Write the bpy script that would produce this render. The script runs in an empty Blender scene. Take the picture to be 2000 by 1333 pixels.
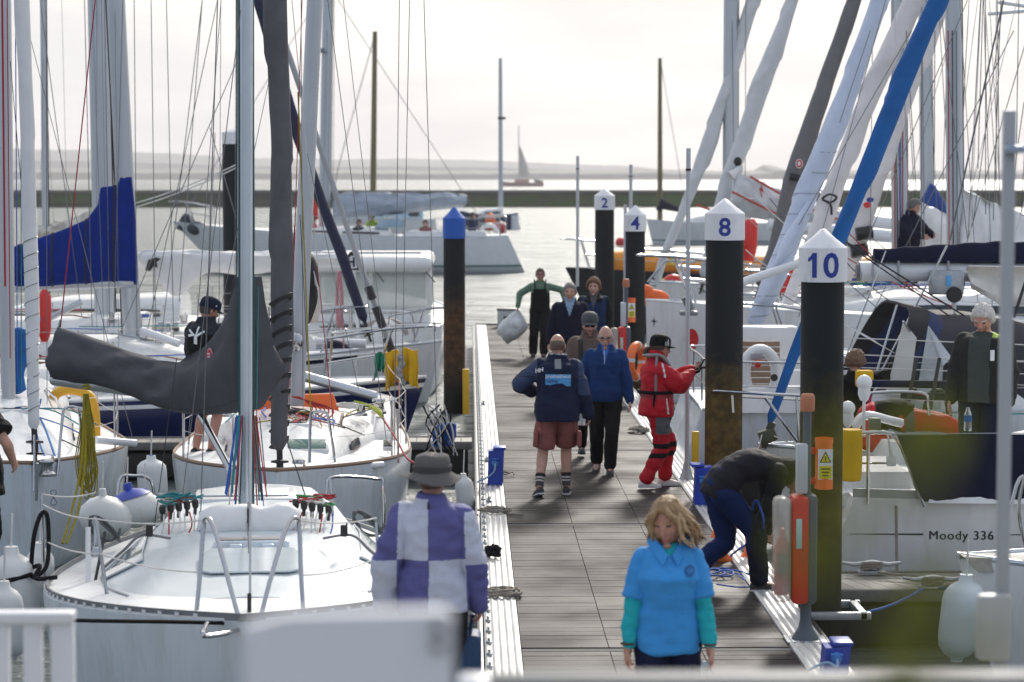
import bpy, bmesh, math, random
import numpy as np
from mathutils import Vector, Matrix, noise as mnoise
from mathutils.bvhtree import BVHTree
random.seed(7)
R = math.radians
S = bpy.context.scene
COL = S.collection
# ------------------------------------------------------------------ camera
F = 4500.0                      # focal length in pixels of the 2000 px wide photograph
CAM = Vector((0, 0, 3.45))      # z = 0 is the walkway deck, water at -0.5
PITCH = math.atan(321.5 / F); YAW = math.atan(82 / F * math.cos(PITCH))
FW = Vector((math.sin(YAW) * math.cos(PITCH), math.cos(YAW) * math.cos(PITCH), -math.sin(PITCH)))
RT = Vector((math.cos(YAW), -math.sin(YAW), 0)); UP = RT.cross(FW)
cd = bpy.data.cameras.new('camera'); cam = bpy.data.objects.new('camera', cd); COL.objects.link(cam)
cam.matrix_world = Matrix((( RT.x, UP.x, -FW.x, CAM.x), (RT.y, UP.y, -FW.y, CAM.y), (RT.z, UP.z, -FW.z, CAM.z), (0, 0, 0, 1)))
cd.sensor_width = 36; cd.lens = 36 * F / 2000; cd.clip_start = 0.1; cd.clip_end = 30000
cd.dof.use_dof = True; cd.dof.focus_distance = 21.5; cd.dof.aperture_fstop = 2.6; cd.dof.aperture_blades = 9
S.camera = cam
# ------------------------------------------------------------------ light
SUN_EL, SUN_AZ = R(32), R(13)   # ahead of the camera, a little to the right, behind cloud
w = bpy.data.worlds.new('World'); S.world = w; w.use_nodes = True
nt = w.node_tree; nt.nodes.clear()
def N(t, ty, **kw):
    n = t.nodes.new(ty)
    for k, v in kw.items():
        if k.startswith('i_'):
            key = k[2:]; key = int(key) if key.isdigit() else key
            n.inputs[key].default_value = v
        else: setattr(n, k, v)
    return n
def L(t, a, b): t.links.new(a, b)
tc = N(nt, 'ShaderNodeTexCoord')
sky = N(nt, 'ShaderNodeTexSky', sky_type='NISHITA', sun_disc=False, sun_elevation=SUN_EL, sun_rotation=SUN_AZ, dust_density=2.0)
bgs = N(nt, 'ShaderNodeBackground', i_Strength=0.09); L(nt, sky.outputs[0], bgs.inputs[0])
sd = Vector((math.sin(SUN_AZ) * math.cos(SUN_EL), math.cos(SUN_AZ) * math.cos(SUN_EL), math.sin(SUN_EL)))
dot = N(nt, 'ShaderNodeVectorMath', operation='DOT_PRODUCT'); L(nt, tc.outputs['Generated'], dot.inputs[0]); dot.inputs[1].default_value = sd
gl = N(nt, 'ShaderNodeValToRGB'); gl.color_ramp.elements[0].position = 0.0; gl.color_ramp.elements[1].position = 1.0
cr = gl.color_ramp
cr.elements[0].color = (0.27, 0.305, 0.37, 1); cr.elements[1].color = (0.95, 0.93, 0.88, 1)
e = cr.elements.new(0.45); e.color = (0.375, 0.425, 0.515, 1)
e = cr.elements.new(0.83); e.color = (0.56, 0.57, 0.60, 1)
e = cr.elements.new(0.935); e.color = (0.615, 0.60, 0.565, 1)
mp = N(nt, 'ShaderNodeMapRange', i_1=-1.0, i_2=1.0); L(nt, dot.outputs['Value'], mp.inputs[0]); L(nt, mp.outputs[0], gl.inputs[0])
mapn = N(nt, 'ShaderNodeMapping'); mapn.inputs['Scale'].default_value = (3.0, 3.0, 17.0); mapn.inputs['Location'].default_value = (1.3, 0.4, 0.2)
L(nt, tc.outputs['Generated'], mapn.inputs[0])
nz = N(nt, 'ShaderNodeTexNoise', i_Scale=1.6, i_Detail=6.0, i_Roughness=0.55); L(nt, mapn.outputs[0], nz.inputs['Vector'])
cl = N(nt, 'ShaderNodeValToRGB'); c2 = cl.color_ramp
c2.elements[0].position = 0.40; c2.elements[0].color = (0.765, 0.77, 0.81, 1); c2.elements[1].position = 0.57; c2.elements[1].color = (1.06, 1.05, 1.03, 1)
L(nt, nz.outputs['Fac'], cl.inputs[0])
mu = N(nt, 'ShaderNodeMixRGB', blend_type='MULTIPLY', i_Fac=1.0); L(nt, gl.outputs[0], mu.inputs[1]); L(nt, cl.outputs[0], mu.inputs[2])
bgc = N(nt, 'ShaderNodeBackground', i_Strength=1.0); L(nt, mu.outputs[0], bgc.inputs[0])
mx = N(nt, 'ShaderNodeMixShader', i_Fac=0.93); L(nt, bgs.outputs[0], mx.inputs[1]); L(nt, bgc.outputs[0], mx.inputs[2])
wo = N(nt, 'ShaderNodeOutputWorld'); L(nt, mx.outputs[0], wo.inputs[0])
sl = bpy.data.lights.new('sun', 'SUN'); sl.energy = 2.3; sl.angle = R(9); sl.color = (1.0, 0.95, 0.87)
so = bpy.data.objects.new('sun', sl); COL.objects.link(so); so.rotation_euler = Vector(sd).to_track_quat('Z', 'Y').to_euler(); so.location = (0, 0, 60)
S.view_settings.view_transform = 'Standard'; S.view_settings.look = 'None'; S.view_settings.exposure = 0.80; S.view_settings.gamma = 1.0
S.cycles.max_bounces = 8; S.cycles.transparent_max_bounces = 12; S.cycles.caustics_reflective = False; S.cycles.caustics_refractive = False
S.cycles.use_denoising = True

# ------------------------------------------------------------------ pixel <-> world
def W(u, v, Y):
    d = FW + RT * ((u - 1000) / F) + UP * ((666.5 - v) / F)
    return CAM + d * ((Y - CAM.y) / d.y)
def G(u, v, z=0.0):
    d = FW + RT * ((u - 1000) / F) + UP * ((666.5 - v) / F)
    return CAM + d * ((z - CAM.z) / d.z)
def V(*a): return Vector(a)

# ------------------------------------------------------------------ materials
MATS = {}
def pm(name, col, rough=0.5, metal=0.0, var=0.12, scale=4.0, bump=0.0, bscale=30.0, alpha=1.0, trans=0.0, coat=0.0, dirt=None, dirts=2.0, stretch=None, spec=0.5, dlo=0.55, dhi=0.75):
    """one procedural material: noise-varied base colour and roughness, optional bump and stain colour"""
    if name in MATS: return MATS[name]
    m = bpy.data.materials.new(name); m.use_nodes = True; t = m.node_tree
    b = t.nodes['Principled BSDF']
    b.inputs['Metallic'].default_value = metal; b.inputs['Specular IOR Level'].default_value = spec
    tcn = N(t, 'ShaderNodeTexCoord'); vec = tcn.outputs['Object']
    if stretch:
        mpn = N(t, 'ShaderNodeMapping'); mpn.inputs['Scale'].default_value = stretch; L(t, vec, mpn.inputs[0]); vec = mpn.outputs[0]
    n = N(t, 'ShaderNodeTexNoise', i_Scale=scale, i_Detail=5.0, i_Roughness=0.6); L(t, vec, n.inputs['Vector'])
    r = N(t, 'ShaderNodeValToRGB'); L(t, n.outputs['Fac'], r.inputs[0])
    lo = [max(0, c * (1 - var)) for c in col]; hi = [min(1, c * (1 + var)) for c in col]
    r.color_ramp.elements[0].position = 0.3; r.color_ramp.elements[0].color = (*lo, 1)
    r.color_ramp.elements[1].position = 0.7; r.color_ramp.elements[1].color = (*hi, 1)
    out = r.outputs[0]
    if dirt:
        n2 = N(t, 'ShaderNodeTexNoise', i_Scale=dirts, i_Detail=7.0, i_Roughness=0.7); L(t, vec, n2.inputs['Vector'])
        r2 = N(t, 'ShaderNodeValToRGB'); L(t, n2.outputs['Fac'], r2.inputs[0])
        r2.color_ramp.elements[0].position = dlo; r2.color_ramp.elements[0].color = (0, 0, 0, 1); r2.color_ramp.elements[1].position = dhi
        mxn = N(t, 'ShaderNodeMixRGB'); L(t, r2.outputs[0], mxn.inputs[0]); L(t, out, mxn.inputs[1]); mxn.inputs[2].default_value = (*dirt, 1); out = mxn.outputs[0]
    L(t, out, b.inputs['Base Color'])
    mr = N(t, 'ShaderNodeMapRange', i_3=max(0.02, rough * 0.82), i_4=min(1, rough * 1.18)); L(t, n.outputs['Fac'], mr.inputs[0]); L(t, mr.outputs[0], b.inputs['Roughness'])
    if bump:
        n3 = N(t, 'ShaderNodeTexNoise', i_Scale=bscale, i_Detail=4.0); L(t, vec, n3.inputs['Vector'])
        bn = N(t, 'ShaderNodeBump', i_Strength=bump, i_Distance=0.02); L(t, n3.outputs['Fac'], bn.inputs['Height']); L(t, bn.outputs[0], b.inputs['Normal'])
    if alpha < 1: b.inputs['Alpha'].default_value = alpha
    if trans: b.inputs['Transmission Weight'].default_value = trans; b.inputs['IOR'].default_value = 1.3
    if coat: b.inputs['Coat Weight'].default_value = coat; b.inputs['Coat Roughness'].default_value = 0.08
    MATS[name] = m
    return m

gel = pm('white_gelcoat', (0.77, 0.78, 0.78), 0.26, var=0.05, scale=1.2, coat=0.25, dirt=(0.60, 0.59, 0.54), dirts=3, stretch=(2.2, 2.2, .45), dlo=.5, dhi=.85)
gelb = pm('grey_white_gelcoat', (0.64, 0.70, 0.75), 0.28, var=0.05, scale=1.0, coat=0.2, dirt=(0.46, 0.47, 0.45), dirts=2.6, stretch=(2.4, 2.4, .4), dlo=.48, dhi=.85)
deckw = pm('white_deck', (0.74, 0.75, 0.75), 0.5, var=0.06, scale=8, bump=0.1, bscale=160, dirt=(0.54, 0.53, 0.49), dirts=3.5, dlo=.5, dhi=.8)
navyh = pm('navy_hull', (0.010, 0.018, 0.085), 0.18, var=0.1, coat=0.4)
blackh = pm('black_hull', (0.012, 0.013, 0.016), 0.3, var=0.1)
alu = pm('mast_aluminium', (0.52, 0.55, 0.58), 0.38, metal=0.75, var=0.08, scale=2, stretch=(1, 1, 0.15))
maluw = pm('white_mast', (0.72, 0.74, 0.76), 0.35, var=0.05, scale=2)
steel = pm('stainless', (0.46, 0.47, 0.49), 0.14, metal=1.0, var=0.06)
wire = pm('rigging_wire', (0.16, 0.165, 0.175), 0.35, metal=0.5, var=0.2)
wired = pm('dark_line', (0.03, 0.03, 0.035), 0.7, var=0.3)
wirel = pm('pale_line', (0.62, 0.61, 0.58), 0.7, var=0.2)
black = pm('black_plastic', (0.014, 0.014, 0.016), 0.45, var=0.2)
glassd = pm('dark_acrylic', (0.018, 0.024, 0.03), 0.06, var=0.1, coat=0.5)
teak = pm('teak', (0.24, 0.155, 0.105), 0.6, var=0.25, scale=12, stretch=(1, 8, 8))
redm = pm('red_plastic', (0.62, 0.025, 0.02), 0.4, var=0.1)
orangem = pm('orange_plastic', (0.85, 0.16, 0.025), 0.45, var=0.08)
yellowm = pm('yellow_cloth', (0.72, 0.42, 0.015), 0.6, var=0.1, bump=0.3, bscale=14)
bluem = pm('blue_plastic', (0.012, 0.05, 0.40), 0.4, var=0.08)
blued = pm('blue_rope', (0.02, 0.10, 0.42), 0.7, var=0.25, scale=60)
navyc = pm('navy_canvas', (0.010, 0.013, 0.035), 0.75, var=0.2, bump=0.25, bscale=20)
bluec = pm('royal_blue_canvas', (0.003, 0.023, 0.20), 0.7, var=0.12, bump=0.25, bscale=12)
midb = pm('blue_sacrificial_strip', (0.02, 0.12, 0.36), 0.65, var=0.15, bump=0.25, bscale=10)
greyc = pm('grey_canvas', (0.075, 0.078, 0.088), 0.72, var=0.12, bump=0.25, bscale=18)
greyc2 = pm('mid_grey_cloth', (0.115, 0.115, 0.125), 0.7, var=0.15, bump=0.25, bscale=12)
sailw = pm('white_sailcloth', (0.74, 0.74, 0.74), 0.55, var=0.06, bump=0.35, bscale=6)
sailb = pm('pale_blue_sailcloth', (0.58, 0.65, 0.80), 0.55, var=0.07, bump=0.3, bscale=6)
sailp = pm('pinkish_white_sailcloth', (0.72, 0.69, 0.69), 0.55, var=0.07, bump=0.35, bscale=6)
sailg = pm('grey_blue_sailcloth', (0.36, 0.41, 0.48), 0.6, var=0.12, bump=0.3, bscale=5)
creamc = pm('cream_cloth', (0.58, 0.56, 0.50), 0.65, var=0.12, bump=0.35, bscale=6)
fendw = pm('fender_vinyl', (0.70, 0.71, 0.70), 0.42, var=0.06, dirt=(0.42, 0.40, 0.33), dirts=4)
rope = pm('weathered_rope', (0.27, 0.245, 0.21), 0.85, var=0.3, scale=60, bump=0.6, bscale=90)
ropeb = pm('black_rope', (0.012, 0.012, 0.014), 0.8, var=0.3, scale=60, bump=0.6, bscale=90)
ropey = pm('yellow_rope', (0.36, 0.29, 0.03), 0.75, var=0.25, scale=50, bump=0.5, bscale=90)
roper = pm('red_rope', (0.36, 0.02, 0.03), 0.75, var=0.3, scale=60)
ropet = pm('teal_rope', (0.015, 0.20, 0.22), 0.7, var=0.3, scale=60)
whitep = pm('white_paint', (0.78, 0.79, 0.81), 0.4, var=0.04, scale=3, dirt=(0.62, 0.62, 0.6), dirts=5)
galv = pm('galvanised_steel', (0.40, 0.42, 0.44), 0.45, metal=0.6, var=0.15, scale=14)
numb = pm('blue_numeral', (0.012, 0.035, 0.27), 0.45, var=0.05)
inkm = pm('dark_lettering', (0.02, 0.02, 0.025), 0.5, var=0.05)
skinm = pm('skin', (0.50, 0.275, 0.20), 0.5, var=0.12, scale=14)
greenp = pm('green_plastic', (0.02, 0.24, 0.06), 0.5, var=0.1)

for m_ in (navyc, bluec, midb, greyc, greyc2, creamc, yellowm, rope, ropeb, ropey): m_.node_tree.nodes['Principled BSDF'].inputs['Specular IOR Level'].default_value = 0.15
# ------------------------------------------------------------------ mesh builder (world coordinates)
class MB:
    def __init__(s): s.v = []; s.f = []; s.m = []
    def add(s, vs, fs, mi=0):
        o = len(s.v); s.v.extend([tuple(x) for x in vs]); s.f.extend([tuple(i + o for i in f) for f in fs]); s.m.extend([mi] * len(fs)); return s
    def box(s, c, size, rot=None, mi=0, bev=0.0):
        hx, hy, hz = size[0] / 2, size[1] / 2, size[2] / 2
        if bev > 0:
            bev = min(bev, hx * .9, hy * .9, hz * .9)
            bm = bmesh.new(); bmesh.ops.create_cube(bm, size=1)
            for q in bm.verts: q.co = Vector((q.co.x * size[0], q.co.y * size[1], q.co.z * size[2]))
            bmesh.ops.bevel(bm, geom=list(bm.edges), offset=bev, segments=2, profile=0.5, affect='EDGES')
            bm.verts.index_update(); pts = [q.co.copy() for q in bm.verts]; fs = [[q.index for q in f.verts] for f in bm.faces]; bm.free()
        else:
            pts = [Vector((x, y, z)) for x in (-hx, hx) for y in (-hy, hy) for z in (-hz, hz)]
            fs = [(0, 1, 3, 2), (4, 6, 7, 5), (0, 4, 5, 1), (2, 3, 7, 6), (0, 2, 6, 4), (1, 5, 7, 3)]
        c = Vector(c)
        if rot is not None:
            M = rot if isinstance(rot, Matrix) else Matrix.Rotation(rot, 3, 'Z')
            pts = [M @ p for p in pts]
        return s.add([p + c for p in pts], fs, mi)
    def tube(s, pts, r, n=8, caps=True, mi=0, closed=False, flat=None):
        pts = [Vector(p) for p in pts]; k = len(pts)
        rs = list(r) if hasattr(r, '__len__') else [r] * k
        prev = None; rings = []
        for i, p in enumerate(pts):
            if closed: t = pts[(i + 1) % k] - pts[i - 1]
            else: t = pts[min(i + 1, k - 1)] - pts[max(i - 1, 0)]
            if t.length < 1e-9: t = Vector((0, 0, 1))
            t.normalize()
            if prev is None:
                a = Vector((0, 0, 1)) if abs(t.z) < 0.9 else Vector((1, 0, 0))
                u = t.cross(a).normalized()
            else:
                u = (prev - t * prev.dot(t))
                u = u.normalized() if u.length > 1e-6 else t.orthogonal().normalized()
            prev = u; q = t.cross(u)
            a1, a2 = (rs[i], rs[i]) if flat is None else (rs[i] * flat[0], rs[i] * flat[1])
            rings.append([p + u * math.cos(2 * math.pi * j / n) * a1 + q * math.sin(2 * math.pi * j / n) * a2 for j in range(n)])
        return s.loft(rings, caps=caps and not closed, mi=mi, loop=closed)
    def loft(s, rings, caps=True, mi=0, loop=False, open_ring=False):
        n = len(rings[0]); vs = [p for r in rings for p in r]; fs = []
        k = len(rings)
        for i in range(k if loop else k - 1):
            i2 = (i + 1) % k
            for j in range(n - 1 if open_ring else n):
                j2 = (j + 1) % n
                fs.append((i * n + j, i * n + j2, i2 * n + j2, i2 * n + j))
        if caps and not loop: fs.append(tuple(range(n - 1, -1, -1))); fs.append(tuple(range((k - 1) * n, k * n)))
        return s.add(vs, fs, mi)
    def lathe(s, prof, c, n=16, axis=None, mi=0):
        """prof: list of (radius, height) along axis from c"""
        c = Vector(c); ax = Vector(axis or (0, 0, 1)).normalized()
        u = ax.orthogonal().normalized() if abs(ax.z) < .99 else Vector((1, 0, 0)); q = ax.cross(u)
        rings = [[c + ax * h + (u * math.cos(2 * math.pi * j / n) + q * math.sin(2 * math.pi * j / n)) * max(r, 1e-4) for j in range(n)] for r, h in prof]
        return s.loft(rings, mi=mi)
    def ell(s, c, rx, ry, rz, n=14, M=None, mi=0):
        c = Vector(c); k = max(6, n // 2); rings = []
        for i in range(k + 1):
            th = math.pi * i / k; z = -math.cos(th); r = max(math.sin(th), 1e-3)
            ring = [Vector((rx * r * math.cos(2 * math.pi * j / n), ry * r * math.sin(2 * math.pi * j / n), rz * z)) for j in range(n)]
            if M is not None: ring = [M @ p for p in ring]
            rings.append([p + c for p in ring])
        return s.loft(rings, mi=mi)
    def prism(s, poly, d, mi=0):
        """poly: planar list of world points, d: extrusion vector"""
        n = len(poly); d = Vector(d); a = [Vector(p) for p in poly]; b = [p + d for p in a]
        fs = [tuple(range(n - 1, -1, -1)), tuple(range(n, 2 * n))] + [(i, (i + 1) % n, n + (i + 1) % n, n + i) for i in range(n)]
        return s.add(a + b, fs, mi)
    def sheet(s, grid, th=0.012, mi=0):
        """grid[i][j] of points -> closed sheet with thickness along its normals"""
        a, b = len(grid), len(grid[0]); g = [[Vector(p) for p in r] for r in grid]; top = []; bot = []
        for i in range(a):
            for j in range(b):
                du = g[min(i + 1, a - 1)][j] - g[max(i - 1, 0)][j]; dv = g[i][min(j + 1, b - 1)] - g[i][max(j - 1, 0)]
                nn = du.cross(dv); nn = nn.normalized() if nn.length > 1e-9 else Vector((0, 0, 1))
                top.append(g[i][j] + nn * th / 2); bot.append(g[i][j] - nn * th / 2)
        fs = []; o = a * b
        for i in range(a - 1):
            for j in range(b - 1):
                q = (i * b + j, i * b + j + 1, (i + 1) * b + j + 1, (i + 1) * b + j)
                fs.append(q); fs.append(tuple(x + o for x in reversed(q)))
        ed = [(i, i + 1) for i in range(b - 1)] + [((i + 1) * b - 1, (i + 2) * b - 1) for i in range(a - 1)] + [((a - 1) * b + i + 1, (a - 1) * b + i) for i in range(b - 1)] + [((i + 1) * b, i * b) for i in range(a - 1)]
        fs += [(y, x, x + o, y + o) for x, y in ed]
        return s.add(top + bot, fs, mi)

ORG = {}
def _mesh(name, mb, mats, org, smooth=40):
    me = bpy.data.meshes.new(name); org = Vector(org)
    me.from_pydata([(x[0] - org.x, x[1] - org.y, x[2] - org.z) for x in mb.v], [], mb.f)
    for m in (mats if isinstance(mats, (list, tuple)) else [mats]): me.materials.append(m)
    if any(mb.m): me.polygons.foreach_set('material_index', mb.m)
    if smooth:
        me.polygons.foreach_set('use_smooth', [True] * len(me.polygons)); me.set_sharp_from_angle(angle=R(smooth))
    me.update(); return me
def obj(name, mb, mats, parent=None, org=None, smooth=40, label=None):
    o_ = ORG[parent.name] if parent is not None else Vector(org or (0, 0, 0))
    if parent is None and org is None:
        a = np.array(mb.v); o_ = Vector(((a[:, 0].min() + a[:, 0].max()) / 2, (a[:, 1].min() + a[:, 1].max()) / 2, a[:, 2].min()))
    o = bpy.data.objects.new(name, _mesh(name, mb, mats, o_, smooth)); COL.objects.link(o)
    if parent is not None: o.parent = parent
    else: o.location = o_
    ORG[o.name] = o_
    if label: o['label'] = label
    return o
def tag(o, label=None, cat=None, group=None, kind=None):
    if label: o['label'] = label
    if cat: o['category'] = cat
    if group: o['group'] = group
    if kind: o['kind'] = kind
    return o
def thing(name, label, cat, loc, group=None, kind=None):
    o = bpy.data.objects.new(name, None); COL.objects.link(o); o.location = Vector(loc); o.empty_display_size = 0.2
    ORG[o.name] = Vector(loc); return tag(o, label, cat, group, kind)
def single(name, mb, mats, label, cat, group=None, kind=None, smooth=40, org=None):
    return tag(obj(name, mb, mats, None, org, smooth), label, cat, group, kind)
def copy_tree(o, delta, parent=None):
    c = o.copy(); COL.objects.link(c)
    if parent is None: c.location = o.location + Vector(delta); ORG[c.name] = ORG[o.name] + Vector(delta)
    else: c.parent = parent; ORG[c.name] = ORG[parent.name]
    for ch in list(o.children): copy_tree(ch, delta, c)
    return c
def lerp(a, b, t): return a + (b - a) * t
def sag(a, b, d, n=12):
    a, b = Vector(a), Vector(b)
    return [a.lerp(b, i / n) - Vector((0, 0, d * 4 * (i / n) * (1 - i / n))) for i in range(n + 1)]
def spline(pts, n=6):
    P = [Vector(p) for p in pts]; out = []
    for i in range(len(P) - 1):
        p0, p1, p2, p3 = P[max(i - 1, 0)], P[i], P[i + 1], P[min(i + 2, len(P) - 1)]
        for k in range(n):
            t = k / n; out.append(0.5 * ((2 * p1) + (p2 - p0) * t + (2 * p0 - 5 * p1 + 4 * p2 - p3) * t * t + (3 * p1 - p0 - 3 * p2 + p3) * t ** 3))
    out.append(P[-1]); return out
def text2d(s, size=1.0, bold=0.0, align='CENTER', spacing=1.0):
    cu = bpy.data.curves.new('lettering', 'FONT'); cu.body = s; cu.size = size; cu.offset = bold; cu.align_x = align; cu.space_character = spacing; cu.resolution_u = 3
    o = bpy.data.objects.new('lettering', cu); COL.objects.link(o)
    dg = bpy.context.evaluated_depsgraph_get(); me = bpy.data.meshes.new_from_object(o.evaluated_get(dg))
    vs = [v.co.copy() for v in me.vertices]; fs = [tuple(p.vertices) for p in me.polygons]
    bpy.data.objects.remove(o); bpy.data.curves.remove(cu); bpy.data.meshes.remove(me)
    return vs, fs
def text_on(mb, s, size, fn, bold=0.0, align='CENTER', mi=0, spacing=1.0, cut=0):
    vs, fs = text2d(s, size, bold, align, spacing)
    if cut:
        bm = bmesh.new(); bv = [bm.verts.new(v) for v in vs]
        for f in fs:
            try: bm.faces.new([bv[i] for i in f])
            except ValueError: pass
        x0 = min(v.x for v in vs); x1 = max(v.x for v in vs); x = x0 + cut
        while x < x1:
            bmesh.ops.bisect_plane(bm, geom=list(bm.verts) + list(bm.edges) + list(bm.faces), plane_co=(x, 0, 0), plane_no=(1, 0, 0)); x += cut
        bm.verts.index_update(); vs = [v.co.copy() for v in bm.verts]; fs = [[v.index for v in f.verts] for f in bm.faces]; bm.free()
    return mb.add([fn(v.x, v.y) for v in vs], fs, mi)
# ================================================================== water, shores, sky line
def water_mat():
    m = bpy.data.materials.new('harbour_water'); m.use_nodes = True; t = m.node_tree; b = t.nodes['Principled BSDF']
    b.inputs['Base Color'].default_value = (0.085, 0.105, 0.105, 1); b.inputs['Roughness'].default_value = 0.36; b.inputs['IOR'].default_value = 1.33
    tcn = N(t, 'ShaderNodeTexCoord')
    m1 = N(t, 'ShaderNodeMapping'); m1.inputs['Scale'].default_value = (0.42, 1.25, 1); L(t, tcn.outputs['Object'], m1.inputs[0])
    n1 = N(t, 'ShaderNodeTexNoise', i_Scale=1.1, i_Detail=6.0, i_Roughness=0.62); L(t, m1.outputs[0], n1.inputs['Vector'])
    n2 = N(t, 'ShaderNodeTexNoise', i_Scale=0.30, i_Detail=3.0); L(t, m1.outputs[0], n2.inputs['Vector'])
    ad = N(t, 'ShaderNodeMath', operation='MULTIPLY_ADD', i_1=2.6); L(t, n2.outputs['Fac'], ad.inputs[0]); L(t, n1.outputs['Fac'], ad.inputs[2])
    bn = N(t, 'ShaderNodeBump', i_Strength=1.0, i_Distance=0.42); L(t, ad.outputs[0], bn.inputs['Height']); L(t, bn.outputs[0], b.inputs['Normal'])
    return m
mb = MB(); mb.add([(-9000, -60, -.5), (9000, -60, -.5), (9000, 9000, -.5), (-9000, 9000, -.5)], [(0, 1, 2, 3)])
tag(obj('water', mb, water_mat(), smooth=0, org=(0, 0, -.5)), 'pale rippled harbour and sea water', 'water', kind='structure')
def ridge(name, Y, top, mat, label, u0=-400, u1=2400, n=220, depth=400, seed=0, bumps=()):
    """a land mass at distance Y with a sky line given in photo rows"""
    mb = MB(); rings = []
    for i in range(n + 1):
        u = lerp(u0, u1, i / n); v = np.interp(u, [q[0] for q in top], [q[1] for q in top])
        v -= 2.2 * mnoise.noise(Vector((u * 0.03, seed, 0))) + 1.4 * mnoise.noise(Vector((u * 0.12, seed + 3, 0)))
        for bu, bw, bv in bumps:
            if abs(u - bu) < bw: v = min(v, bv)
        x = W(u, 345, Y).x; z = W(u, v, Y).z
        rings.append([Vector((x, Y, -1.5)), Vector((x, Y + 2, lerp(-.5, z, .6))), Vector((x, Y + depth * .3, z)), Vector((x, Y + depth, -1.5))])
    mb.loft(rings); tag(obj(name, mb, mat, smooth=0), label, 'hills', kind='structure')
hillm = pm('wooded_hill', (0.060, 0.066, 0.045), 0.9, var=0.4, scale=0.01, dirt=(0.14, 0.12, 0.10), dirts=0.02)
hillm2 = pm('far_hill', (0.055, 0.06, 0.05), 0.9, var=0.3, scale=0.004)
ridge('far_hills', 3900, [(-400, 288), (0, 289), (60, 291), (170, 292), (330, 300), (480, 308), (620, 311), (800, 309), (950, 313), (1100, 320), (1250, 325), (1400, 341), (2400, 342)], hillm2, 'low hazy far ridge along the horizon', seed=5)
ridge('near_hills', 2700, [(-400, 328), (0, 327), (250, 330), (640, 331), (900, 334), (1050, 331), (1180, 333), (1260, 330), (1330, 332), (1450, 334), (1520, 332), (1700, 333), (2400, 332)], hillm, 'hazy wooded shore across the water', seed=11, bumps=((1523, 10, 322), (1530, 14, 325)), n=500)
# breakwater
bwm = pm('breakwater_stone', (0.050, 0.046, 0.032), 0.9, var=0.6, scale=0.9, bump=0.5, bscale=1.5, dirt=(0.05, 0.085, 0.014), dirts=0.16, stretch=(0.35, 1, 1.6), dlo=.48, dhi=.62)
bwc = pm('breakwater_coping', (0.15, 0.145, 0.125), 0.9, var=0.2, scale=0.3)
mb = MB(); zt = W(1000, 377, 296).z; zb = -1.2
rings = [[V(x, 296 - 0.5, zb), V(x, 296, lerp(-.5, zt, .45) + .12 * mnoise.noise(V(x * .05, 1, 2))), V(x, 296.4, zt), V(x, 300, zt), V(x, 301, zb)] for x in np.linspace(-230, 230, 120)]
mb.loft(rings)
bw = thing('breakwater_wall', 'long dark stone breakwater wall with weed across the harbour mouth', 'breakwater', (0, 298, -.5))
obj('wall', mb, bwm, bw, smooth=20)
mb = MB()
for i, x in enumerate(np.arange(-230, 230, 4.0)): mb.box((x + 2, 298.2, zt + .16), (3.97, 3.9, .32 + .05 * random.random()), mi=0)
obj('coping', mb, bwc, bw)
# ================================================================== haze
hz = MB(); hz.box((0, 2150, 100), (9600, 4520, 206))
def haze_mat():
    m = bpy.data.materials.new('haze_air'); m.use_nodes = True; t = m.node_tree; t.nodes.clear()
    o = N(t, 'ShaderNodeOutputMaterial'); v = N(t, 'ShaderNodeVolumePrincipled'); v.inputs['Color'].default_value = (0.95, 0.94, 0.985, 1); v.inputs['Density'].default_value = HAZE; v.inputs['Anisotropy'].default_value = 0.3
    L(t, v.outputs[0], o.inputs['Volume']); return m
HAZE = 0.00021
tag(obj('haze', hz, haze_mat(), smooth=0), 'thin pale sea haze over the water', 'haze', kind='stuff')

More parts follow.
